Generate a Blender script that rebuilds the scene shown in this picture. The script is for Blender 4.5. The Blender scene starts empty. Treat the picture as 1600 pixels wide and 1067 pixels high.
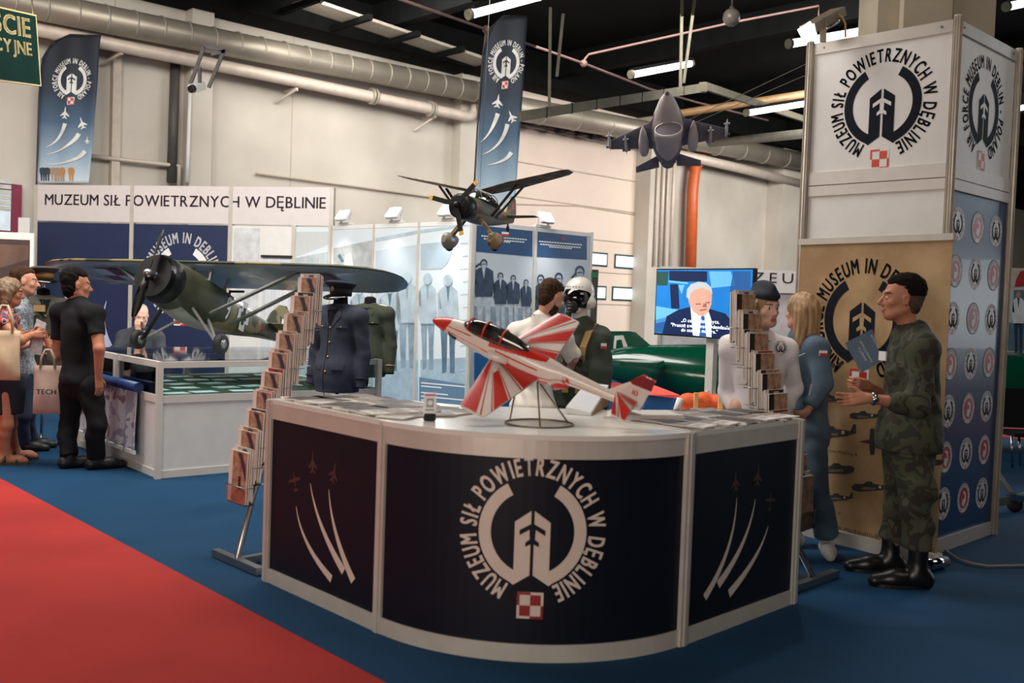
import bpy, bmesh, math, random
import numpy as np
from mathutils import Vector, Matrix, Euler
from mathutils.geometry import tessellate_polygon

random.seed(7)
SC = bpy.context.scene
COL = SC.collection
PI = math.pi

# ------------------------------------------------------------------ camera
FPX, PITCH, ROLL, EYE = 1555.56, math.radians(2.27), math.radians(2.0), 1.5
_f = np.array([0, math.cos(PITCH), -math.sin(PITCH)])
_r = np.array([1.0, 0, 0])
_u = np.cross(_r, _f)
_c, _s = math.cos(ROLL), math.sin(ROLL)
CR, CU, CF = _c*_r + _s*_u, -_s*_r + _c*_u, _f
cam_d = bpy.data.cameras.new('camera')
cam_d.sensor_width = 36.0
cam_d.lens = 35.0
cam_d.dof.use_dof = True
cam_d.dof.focus_distance = 8.5
cam_d.dof.aperture_fstop = 2.4
cam = bpy.data.objects.new('camera', cam_d)
COL.objects.link(cam)
cam.matrix_world = Matrix(((CR[0], CU[0], -CF[0], 0), (CR[1], CU[1], -CF[1], 0), (CR[2], CU[2], -CF[2], EYE), (0, 0, 0, 1)))
SC.camera = cam

SC.view_settings.view_transform = 'Standard'
SC.view_settings.look = 'None'
SC.view_settings.gamma = 1.0
SC.view_settings.use_curve_mapping = False
SC.view_settings.exposure = 0.0
SC.cycles.transparent_max_bounces = 24

# ------------------------------------------------------------------ world and hall lighting
world = bpy.data.worlds.new('hall_air')
SC.world = world
world.use_nodes = True
world.node_tree.nodes['Background'].inputs[0].default_value = (0.80, 0.88, 0.95, 1)
world.node_tree.nodes['Background'].inputs[1].default_value = 0.10

def area(name, loc, target, sx, sy, power, col=(1, 0.96, 0.9)):
    d = bpy.data.lights.new(name, 'AREA')
    d.shape = 'RECTANGLE'; d.size = sx; d.size_y = sy
    d.energy = power; d.color = col
    o = bpy.data.objects.new(name, d); COL.objects.link(o)
    o.location = loc
    o.rotation_euler = (Vector(target) - Vector(loc)).to_track_quat('-Z', 'Y').to_euler()
    return o

def spot(name, loc, target, power, ang=100, blend=0.6, col=(1, 0.98, 0.95), rad=0.06):
    d = bpy.data.lights.new(name, 'SPOT')
    d.energy = power; d.color = col; d.spot_size = math.radians(ang); d.spot_blend = blend
    d.shadow_soft_size = rad
    o = bpy.data.objects.new(name, d); COL.objects.link(o)
    o.location = loc
    o.rotation_euler = (Vector(target) - Vector(loc)).to_track_quat('-Z', 'Y').to_euler()
    return o

area('hall_lamps_over_booth', (-2.4, 8.0, 6.1), (-2.8, 11.2, 0), 6, 3.5, 820)
area('hall_lamps_by_wall', (1.0, 15.4, 6.0), (1.5, 20.5, 2.0), 9, 2.5, 560)
area('hall_lamps_far_wall', (9, 19.0, 6.1), (7.0, 27, 2.4), 6, 4, 1350)
area('hall_lamps_left', (-6.5, 8.0, 6.1), (-6.5, 12, 1.0), 4, 4, 380)
area('hall_lamps_tower', (4.5, 3.5, 6.1), (3.0, 6.5, 1.5), 3, 3, 90, (1, 0.92, 0.84))
area('front_fill_light', (-2.4, -1.8, 2.0), (-0.7, 4.8, 0.8), 4, 1.6, 215, (1, 0.89, 0.78))  # unseen fill light added behind the camera to brighten the counter front
area('hall_daylight_far', (13, 16, 5.5), (6, 13, 0), 6, 5, 700, (0.85, 0.93, 1))
area('side_reflection_light', (14.8, 10.8, 1.75), (2.9, 6.4, 1.5), 3.0, 1.6, 45, (0.92, 0.97, 1))  # unseen area light added to give the tower's side panel its bright reflection

# ------------------------------------------------------------------ pixel <-> place helpers (photo taken as 1600 x 1067)
def ray(px, py):
    return CF + CR*((px-800)/FPX) - CU*((py-533.5)/FPX)
def gp(px, py, z=0.0):
    d = ray(px, py); t = (z-EYE)/d[2]
    return Vector((t*d[0], t*d[1], z))
def at(px, py, Y):
    d = ray(px, py); t = Y/d[1]
    return Vector((t*d[0], Y, EYE + t*d[2]))
WB = Vector((1.92, 23.0, 0)); WD = Vector((0.7254, 0.6883, 0)); WN = Vector((0.6883, -0.7254, 0))
def wall_at(px, py, off=0.0):
    d = Vector(ray(px, py)); b = WB + WN*off
    t = WN.dot(b)/WN.dot(d)
    return Vector((0, 0, EYE)) + d*t
def plane_at(px, py, p0, n):
    d = Vector(ray(px, py)); o = Vector((0, 0, EYE)); n = Vector(n)
    return o + d*(n.dot(Vector(p0)-o)/n.dot(d))

# ------------------------------------------------------------------ materials
def lin(c):
    return tuple(((v/255)/12.92 if v/255 <= 0.04045 else ((v/255+0.055)/1.055)**2.4) for v in c)
MATS = {}
def mat(name, col, rough=0.6, metal=0.0, var=0.12, scale=8.0, emit=0.0, bump=0.0, spec=0.5, coat=0.0, alpha=None, trans=0.0, col2=None, stretch=None):
    if name in MATS: return MATS[name]
    m = bpy.data.materials.new(name); m.use_nodes = True
    nt = m.node_tree; b = nt.nodes['Principled BSDF']
    c = lin(col)
    b.inputs['Roughness'].default_value = rough
    b.inputs['Metallic'].default_value = metal
    b.inputs['Specular IOR Level'].default_value = spec
    b.inputs['Coat Weight'].default_value = coat
    b.inputs['Transmission Weight'].default_value = trans
    tc = nt.nodes.new('ShaderNodeTexCoord')
    src = tc.outputs['Object']
    if stretch:
        mp = nt.nodes.new('ShaderNodeMapping'); mp.inputs['Scale'].default_value = stretch
        nt.links.new(src, mp.inputs[0]); src = mp.outputs[0]
    nz = nt.nodes.new('ShaderNodeTexNoise'); nz.inputs['Scale'].default_value = scale; nz.inputs['Detail'].default_value = 4
    nt.links.new(src, nz.inputs['Vector'])
    rp = nt.nodes.new('ShaderNodeValToRGB')
    lo = lin(col2) if col2 else tuple(v*(1-var) for v in c)
    hi = c if col2 else tuple(min(1, v*(1+var)) for v in c)
    rp.color_ramp.elements[0].position = 0.35; rp.color_ramp.elements[0].color = (*lo, 1)
    rp.color_ramp.elements[1].position = 0.65; rp.color_ramp.elements[1].color = (*hi, 1)
    nt.links.new(nz.outputs['Fac'], rp.inputs[0])
    nt.links.new(rp.outputs[0], b.inputs['Base Color'])
    if emit:
        b.inputs['Emission Color'].default_value = (*c, 1); b.inputs['Emission Strength'].default_value = emit
    if bump:
        bp = nt.nodes.new('ShaderNodeBump'); bp.inputs['Strength'].default_value = bump; bp.inputs['Distance'].default_value = 0.01
        n2 = nt.nodes.new('ShaderNodeTexNoise'); n2.inputs['Scale'].default_value = scale*6; n2.inputs['Detail'].default_value = 3
        nt.links.new(src, n2.inputs['Vector'])
        nt.links.new(n2.outputs['Fac'], bp.inputs['Height']); nt.links.new(bp.outputs[0], b.inputs['Normal'])
    if alpha is not None:
        b.inputs['Alpha'].default_value = alpha
    MATS[name] = m
    return m

def camo(name, cols, scale, rough=0.85, thr=(0.42, 0.5, 0.58)):
    if name in MATS: return MATS[name]
    m = bpy.data.materials.new(name); m.use_nodes = True
    nt = m.node_tree; b = nt.nodes['Principled BSDF']; b.inputs['Roughness'].default_value = rough
    tc = nt.nodes.new('ShaderNodeTexCoord')
    nz = nt.nodes.new('ShaderNodeTexNoise'); nz.inputs['Scale'].default_value = scale; nz.inputs['Detail'].default_value = 2.5; nz.inputs['Distortion'].default_value = 0.6
    nt.links.new(tc.outputs['Object'], nz.inputs['Vector'])
    rp = nt.nodes.new('ShaderNodeValToRGB'); rp.color_ramp.interpolation = 'CONSTANT'
    els = rp.color_ramp.elements
    els[0].position = 0; els[0].color = (*lin(cols[0]), 1)
    els[1].position = thr[0]; els[1].color = (*lin(cols[1]), 1)
    for c, t in zip(cols[2:], thr[1:]):
        e = els.new(t); e.color = (*lin(c), 1)
    nt.links.new(nz.outputs['Fac'], rp.inputs[0]); nt.links.new(rp.outputs[0], b.inputs['Base Color'])
    MATS[name] = m
    return m

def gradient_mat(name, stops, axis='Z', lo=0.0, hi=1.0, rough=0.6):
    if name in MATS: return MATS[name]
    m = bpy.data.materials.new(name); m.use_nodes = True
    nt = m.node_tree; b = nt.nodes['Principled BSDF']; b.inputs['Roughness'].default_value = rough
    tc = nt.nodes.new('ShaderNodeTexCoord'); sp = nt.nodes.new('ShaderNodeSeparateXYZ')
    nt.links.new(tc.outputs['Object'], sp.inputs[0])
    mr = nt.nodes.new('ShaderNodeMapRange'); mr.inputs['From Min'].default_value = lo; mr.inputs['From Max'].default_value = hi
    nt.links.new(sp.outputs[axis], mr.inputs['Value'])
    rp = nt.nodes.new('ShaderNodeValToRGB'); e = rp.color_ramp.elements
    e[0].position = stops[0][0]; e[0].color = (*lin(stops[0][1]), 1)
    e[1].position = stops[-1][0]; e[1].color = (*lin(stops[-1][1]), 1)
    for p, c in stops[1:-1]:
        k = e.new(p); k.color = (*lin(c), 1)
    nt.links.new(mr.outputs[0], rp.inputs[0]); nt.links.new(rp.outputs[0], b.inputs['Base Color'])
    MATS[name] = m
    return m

def glass_mat(name, tint=(235, 245, 245), op=0.12, ior=1.45):
    if name in MATS: return MATS[name]
    m = bpy.data.materials.new(name); m.use_nodes = True
    nt = m.node_tree; nt.nodes.clear()
    o = nt.nodes.new('ShaderNodeOutputMaterial'); mx = nt.nodes.new('ShaderNodeMixShader')
    t = nt.nodes.new('ShaderNodeBsdfTransparent'); t.inputs[0].default_value = (*lin(tint), 1)
    g = nt.nodes.new('ShaderNodeBsdfGlossy'); g.inputs['Roughness'].default_value = 0.05
    fr = nt.nodes.new('ShaderNodeFresnel'); fr.inputs[0].default_value = ior
    ad = nt.nodes.new('ShaderNodeMath'); ad.operation = 'ADD'; ad.inputs[1].default_value = op*0.3
    nt.links.new(fr.outputs[0], ad.inputs[0]); nt.links.new(ad.outputs[0], mx.inputs[0])
    nt.links.new(t.outputs[0], mx.inputs[1]); nt.links.new(g.outputs[0], mx.inputs[2]); nt.links.new(mx.outputs[0], o.inputs[0])
    MATS[name] = m
    return m

# ------------------------------------------------------------------ objects
def thing(name, label, cat, loc=(0, 0, 0), rotz=0.0, group=None, mw=None):
    o = bpy.data.objects.new(name, None); COL.objects.link(o)
    o.empty_display_size = 0.1
    if mw is not None: o.matrix_world = mw
    else:
        o.location = loc; o.rotation_euler = (0, 0, rotz)
    return tag(o, label, cat, group)
def tag(o, label, cat, group=None):
    o['label'] = label; o['category'] = cat
    if group: o['group'] = group
    return o
def struct(o):
    o['kind'] = 'structure'
    return o
def copy_tree(o, parent=None):
    c = o.copy(); COL.objects.link(c)
    if parent is not None: c.parent = parent
    for ch in list(o.children): copy_tree(ch, c)
    return c

class MB:
    """collects shapes, builds one mesh object"""
    def __init__(self): self.v = []; self.f = []; self.m = []; self.mats = []; self.sm = []
    def mi(self, m):
        if m is None: return 0
        if m not in self.mats: self.mats.append(m)
        return self.mats.index(m)
    def add(self, vs, fs, m=None, smooth=False, M=None):
        b = len(self.v); k = self.mi(m)
        for p in vs: self.v.append(tuple(M @ Vector(p)) if M is not None else tuple(p))
        for f in fs:
            self.f.append([b+i for i in f]); self.m.append(k); self.sm.append(smooth)
        return self
    def box(self, c, s, m=None, M=None, rz=0.0, bev=0.0):
        x, y, z = s[0]/2, s[1]/2, s[2]/2
        T = Matrix.Translation(c) @ Matrix.Rotation(rz, 4, 'Z')
        if M is not None: T = M @ T
        if bev > 0:
            b = min(bev, x*.9, y*.9, z*.9)
            vs = []
            for sx in (-1, 1):
                for sy in (-1, 1):
                    for sz in (-1, 1):
                        vs += [(sx*(x-b), sy*(y-b), sz*z), (sx*(x-b), sy*y, sz*(z-b)), (sx*x, sy*(y-b), sz*(z-b))]
            bm = bmesh.new(); bv = [bm.verts.new(p) for p in vs]
            r = bmesh.ops.convex_hull(bm, input=bv); bm.verts.index_update()
            self.add([p.co for p in bm.verts], [[q.index for q in f.verts] for f in bm.faces], m, False, T); bm.free()
            return self
        vs = [(a*x, b*y, c_*z) for a in (-1, 1) for b in (-1, 1) for c_ in (-1, 1)]
        fs = [(0, 1, 3, 2), (4, 6, 7, 5), (0, 4, 5, 1), (2, 3, 7, 6), (0, 2, 6, 4), (1, 5, 7, 3)]
        return self.add(vs, fs, m, False, T)
    def bar(self, a, b, w, h, m=None, up=(0, 0, 1), M=None):
        a, b = Vector(a), Vector(b); d = (b-a); L = d.length; d.normalize()
        u = Vector(up); s = d.cross(u)
        if s.length < 1e-4: s = d.cross(Vector((1, 0, 0)))
        s.normalize(); u = s.cross(d)
        T = Matrix(((d.x, s.x, u.x, (a.x+b.x)/2), (d.y, s.y, u.y, (a.y+b.y)/2), (d.z, s.z, u.z, (a.z+b.z)/2), (0, 0, 0, 1)))
        if M is not None: T = M @ T
        return self.box((0, 0, 0), (L, w, h), m, T)
    def tube(self, pts, r, m=None, n=10, M=None, caps=True, closed=False):
        pts = [Vector(p) for p in pts]; N = len(pts)
        rs = r if isinstance(r, (list, tuple)) else [r]*N
        vs = []; prev = None
        for i, p in enumerate(pts):
            if closed: d = pts[(i+1) % N]-pts[i-1]
            else: d = pts[min(i+1, N-1)]-pts[max(i-1, 0)]
            d.normalize()
            if prev is None:
                a = Vector((0, 0, 1)) if abs(d.z) < .9 else Vector((1, 0, 0))
                u = d.cross(a).normalized()
            else:
                u = (prev - d*prev.dot(d)).normalized()
            prev = u; w = d.cross(u)
            for k in range(n):
                t = 2*PI*k/n
                vs.append(p + (u*math.cos(t)+w*math.sin(t))*rs[i])
        fs = []
        for i in range(N if closed else N-1):
            j = (i+1) % N
            for k in range(n):
                l = (k+1) % n
                fs.append((i*n+k, i*n+l, j*n+l, j*n+k))
        self.add(vs, fs, m, True, M)
        if caps and not closed:
            self.add(vs[:n], [list(range(n))[::-1]], m, False, M); self.add(vs[-n:], [list(range(n))], m, False, M)
        return self
    def loft(self, rings, m=None, smooth=True, caps=True, M=None, closed=True):
        n = len(rings[0]); vs = [p for r in rings for p in r]; fs = []
        for i in range(len(rings)-1):
            for k in range(n if closed else n-1):
                l = (k+1) % n
                fs.append((i*n+k, i*n+l, (i+1)*n+l, (i+1)*n+k))
        self.add(vs, fs, m, smooth, M)
        if caps and closed:
            self.add(rings[0], [list(range(n))[::-1]], m, False, M); self.add(rings[-1], [list(range(n))], m, False, M)
        return self
    def lathe(self, prof, m=None, n=24, M=None, smooth=True):
        rings = [[(r*math.cos(2*PI*k/n), r*math.sin(2*PI*k/n), z) for k in range(n)] for r, z in prof]
        return self.loft(rings, m, smooth, True, M)
    def sphere(self, c, r, m=None, n=16, M=None):
        rr = r if isinstance(r, (tuple, list)) else (r, r, r)
        rings = []
        for i in range(n//2+1):
            a = -PI/2+PI*i/(n//2); q = max(math.cos(a), .002)
            rings.append([(c[0]+rr[0]*q*math.cos(2*PI*k/n), c[1]+rr[1]*q*math.sin(2*PI*k/n), c[2]+rr[2]*math.sin(a)) for k in range(n)])
        return self.loft(rings, m, True, True, M)
    def prism(self, poly, z0, z1, m=None, M=None):
        n = len(poly)
        vs = [(p[0], p[1], z0) for p in poly]+[(p[0], p[1], z1) for p in poly]
        fs = [(k, (k+1) % n, n+(k+1) % n, n+k) for k in range(n)]
        tri = tessellate_polygon([[Vector((p[0], p[1], 0)) for p in poly]])
        fs += [tuple(t) for t in tri] + [tuple(n+i for i in t) for t in tri]
        return self.add(vs, fs, m, False, M)
    def poly3(self, pts, m=None): return self.add(pts, [list(range(len(pts)))], m)
    def build(self, name, m=None, parent=None, bevel=0.0, fixn=True):
        me = bpy.data.meshes.new(name)
        me.from_pydata([tuple(p) for p in self.v], [], self.f)
        ml = list(self.mats)
        if m is not None and not ml: ml = [m]
        elif m is not None and ml: pass
        for x in ml: me.materials.append(x)
        me.polygons.foreach_set('material_index', self.m)
        me.polygons.foreach_set('use_smooth', self.sm)
        if fixn:
            bm = bmesh.new(); bm.from_mesh(me)
            bmesh.ops.remove_doubles(bm, verts=bm.verts, dist=1e-6)
            bmesh.ops.recalc_face_normals(bm, faces=bm.faces); bm.to_mesh(me); bm.free()
        me.update()
        o = bpy.data.objects.new(name, me); COL.objects.link(o)
        if parent is not None: o.parent = parent
        if bevel:
            md = o.modifiers.new('bevel', 'BEVEL'); md.width = bevel; md.segments = 2; md.limit_method = 'ANGLE'
        return o
def frame(o, x, z=(0, 0, 1)):
    """matrix with local x along x, local z near z"""
    x = Vector(x).normalized(); z = Vector(z); y = z.cross(x).normalized(); z = x.cross(y)
    o = Vector(o)
    return Matrix(((x.x, y.x, z.x, o.x), (x.y, y.y, z.y, o.y), (x.z, y.z, z.z, o.z), (0, 0, 0, 1)))

# ------------------------------------------------------------------ flat artwork (prints, lettering)
_glyph = {}
def glyph(ch, bold=0.0):
    k = (ch, bold)
    if k in _glyph: return _glyph[k]
    cu = bpy.data.curves.new('g', 'FONT'); cu.body = ch; cu.size = 1.0; cu.resolution_u = 3; cu.fill_mode = 'FRONT'
    ob = bpy.data.objects.new('g', cu)
    me = ob.to_mesh()
    v = [(p.co.x, p.co.y) for p in me.vertices]; f = [tuple(p.vertices) for p in me.polygons]
    # keep front faces only once
    seen = set(); ff = []
    for q in f:
        s = frozenset(q)
        if s in seen: continue
        seen.add(s); ff.append(q)
    ob.to_mesh_clear(); bpy.data.objects.remove(ob); bpy.data.curves.remove(cu)
    if bold and v:
        v0, f0 = v, ff; v, ff = [], []
        for dx, dy in ((-bold, -bold*.5), (bold, -bold*.5), (bold, bold*.5), (-bold, bold*.5)):
            b0 = len(v); v = v+[(p[0]+dx, p[1]+dy) for p in v0]; ff = ff+[tuple(i+b0 for i in q) for q in f0]
    w = (min([p[0] for p in v], default=0), max([p[0] for p in v], default=0.25))
    _glyph[k] = (v, ff, w)
    return _glyph[k]
CAPH = 0.73
class Art:
    def __init__(self): self.items = []
    def raw(self, v, f, m, layer=1): self.items.append((list(v), list(f), m, layer)); return self
    def poly(self, pts, m, layer=1):
        tri = tessellate_polygon([[Vector((p[0], p[1], 0)) for p in pts]])
        return self.raw(pts, [tuple(t) for t in tri], m, layer)
    def rect(self, x0, y0, x1, y1, m, layer=1): return self.raw([(x0, y0), (x1, y0), (x1, y1), (x0, y1)], [(0, 1, 2, 3)], m, layer)
    def strip(self, a, b, m, layer=1):
        n = len(a); return self.raw(list(a)+list(b), [(i, i+1, n+i+1, n+i) for i in range(n-1)], m, layer)
    def disc(self, cx, cy, r, m, layer=1, n=36, ry=None):
        ry = ry or r
        return self.raw([(cx+r*math.cos(2*PI*k/n), cy+ry*math.sin(2*PI*k/n)) for k in range(n)], [tuple(range(n))], m, layer)
    def arc(self, cx, cy, r0, r1, a0, a1, m, layer=1, n=40):
        A = [math.radians(a0+(a1-a0)*i/n) for i in range(n+1)]
        return self.strip([(cx+r0*math.cos(t), cy+r0*math.sin(t)) for t in A], [(cx+r1*math.cos(t), cy+r1*math.sin(t)) for t in A], m, layer)
    def text(self, s, x, y, h, m, layer=1, width=None, sx=1.0, bold=0.0, align='l', gap=0.09, rot=0.0):
        k = h/CAPH; pos = []; cx = 0
        for ch in s:
            if ch == ' ': cx += 0.30; continue
            v, f, w = glyph(ch, bold); pos.append((ch, cx-w[0])); cx += (w[1]-w[0])+gap
        tot = cx-gap
        ax = k*sx
        if width: ax = width/tot
        x0 = x if align == 'l' else (x-tot*ax/2 if align == 'c' else x-tot*ax)
        c, sn = math.cos(rot), math.sin(rot)
        for ch, px in pos:
            v, f, w = glyph(ch, bold)
            pts = []
            for p in v:
                dx, dy = x0-x+(p[0]+px)*ax, p[1]*k
                pts.append((x+dx*c-dy*sn, y+dx*sn+dy*c))
            self.raw(pts, f, m, layer)
        return self
    def ring_text(self, s, cx, cy, r0, r1, a0, a1, m, layer=1, bold=0.035, gap=0.20, space=0.45):
        k = (r1-r0)/CAPH; pos = []; c = 0
        for ch in s:
            if ch == ' ': c += space; continue
            v, f, w = glyph(ch, bold); pos.append((ch, c-w[0])); c += (w[1]-w[0])+gap
        tot = c-gap
        for ch, px in pos:
            v, f, w = glyph(ch, bold)
            mid = px+(w[0]+w[1])/2
            th = math.radians(a0+(a1-a0)*mid/tot)
            sc = abs(math.radians(a1-a0))*((r0+r1)/2)/tot
            pts = []
            for p in v:
                dx = (p[0]-(w[0]+w[1])/2)*sc; rr = r0+p[1]*k
                pts.append((cx+rr*math.cos(th)+dx*math.sin(th), cy+rr*math.sin(th)-dx*math.cos(th)))
            self.raw(pts, f, m, layer)
        return self
    def emblem(self, cx, cy, R, fg, bg, text, layer=1, red=None, white=None, plane=True, bold=0.035):
        P = lambda *q: [(cx+a*R, cy+b*R) for a, b in q]
        self.ring_text(text, cx, cy, .755*R, R, 246, -68, fg, layer, bold=bold)
        for s in (-1, 1):
            a0, a1 = (119, 247) if s < 0 else (61, -67)
            self.arc(cx, cy, .555*R, .72*R, a0, a1, fg, layer)
            # pointed lower end flowing into the upright bar
            self.poly(P((s*.022, -.565), (s*.235, -.70), (s*.29, -.66), (s*.235, -.50), (s*.235, .135), (s*.022, .285)), fg, layer)
            if plane:
                self.poly(P((s*.0, .125), (s*.17, .03), (s*.17, -.04), (s*.06, .025), (s*.04, .04), (s*.0, .05)), bg, layer+1)
                self.poly(P((s*.0, .06), (s*.042, .05), (s*.035, -.09), (s*.09, -.135), (s*.09, -.19), (s*.02, -.155), (s*.0, -.155)), bg, layer+1)
        if red is not None:
            h = .175*R; x0, y0 = cx-h, cy-.965*R-h
            self.rect(x0, y0, x0+2*h, y0+2*h, white, layer)
            b = .2*h
            self.rect(cx, cy-.965*R, x0+2*h-b, y0+2*h-b, red, layer+1)
            self.rect(x0+b, y0+b, cx, cy-.965*R, red, layer+1)
            self.rect(x0, cy-.965*R, x0+b, y0+2*h, red, layer+1); self.rect(x0+b, y0+2*h-b, cx, y0+2*h, red, layer+1)
            self.rect(x0+2*h-b, y0, x0+2*h, cy-.965*R, red, layer+1); self.rect(cx, y0, x0+2*h-b, y0+b, red, layer+1)
        return self
    def trail(self, pts, w0, w1, m, layer=1):
        """a tapering condensation trail along pts"""
        n = len(pts); a = []; b = []
        for i, p in enumerate(pts):
            q0, q1 = pts[max(i-1, 0)], pts[min(i+1, n-1)]
            dx, dy = q1[0]-q0[0], q1[1]-q0[1]; L = math.hypot(dx, dy) or 1
            w = w0+(w1-w0)*i/(n-1)
            a.append((p[0]-dy/L*w/2, p[1]+dx/L*w/2)); b.append((p[0]+dy/L*w/2, p[1]-dx/L*w/2))
        return self.strip(a, b, m, layer)
    def jet(self, cx, cy, s, rot, m, layer=1, prop=False):
        if prop: half = [(0, 1), (.09, .8), (.1, .35), (1, .3), (1, .05), (.1, 0), (.06, -.6), (.4, -.68), (.4, -.85), (0, -.9)]
        else: half = [(0, 1), (.1, .6), (.13, .15), (.75, -.45), (.75, -.62), (.15, -.4), (.15, -.6), (.42, -.85), (.42, -1), (0, -.85)]
        pts = half+[(-x, y) for x, y in half[::-1][1:-1]]
        c, sn = math.cos(rot), math.sin(rot)
        return self.poly([(cx+s*(x*c-y*sn), cy+s*(x*sn+y*c)) for x, y in pts], m, layer)
    def build(self, name, fn, parent=None, lift=0.0012):
        mb = MB()
        for v, f, m, layer in self.items:
            mb.add([fn(p[0], p[1], layer*lift) for p in v], f, m)
        o = mb.build(name, None, parent, fixn=False)
        return o
def bez(p0, p1, p2, n=12):
    return [((1-t)**2*p0[0]+2*t*(1-t)*p1[0]+t*t*p2[0], (1-t)**2*p0[1]+2*t*(1-t)*p1[1]+t*t*p2[1]) for t in [i/n for i in range(n+1)]]

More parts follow.
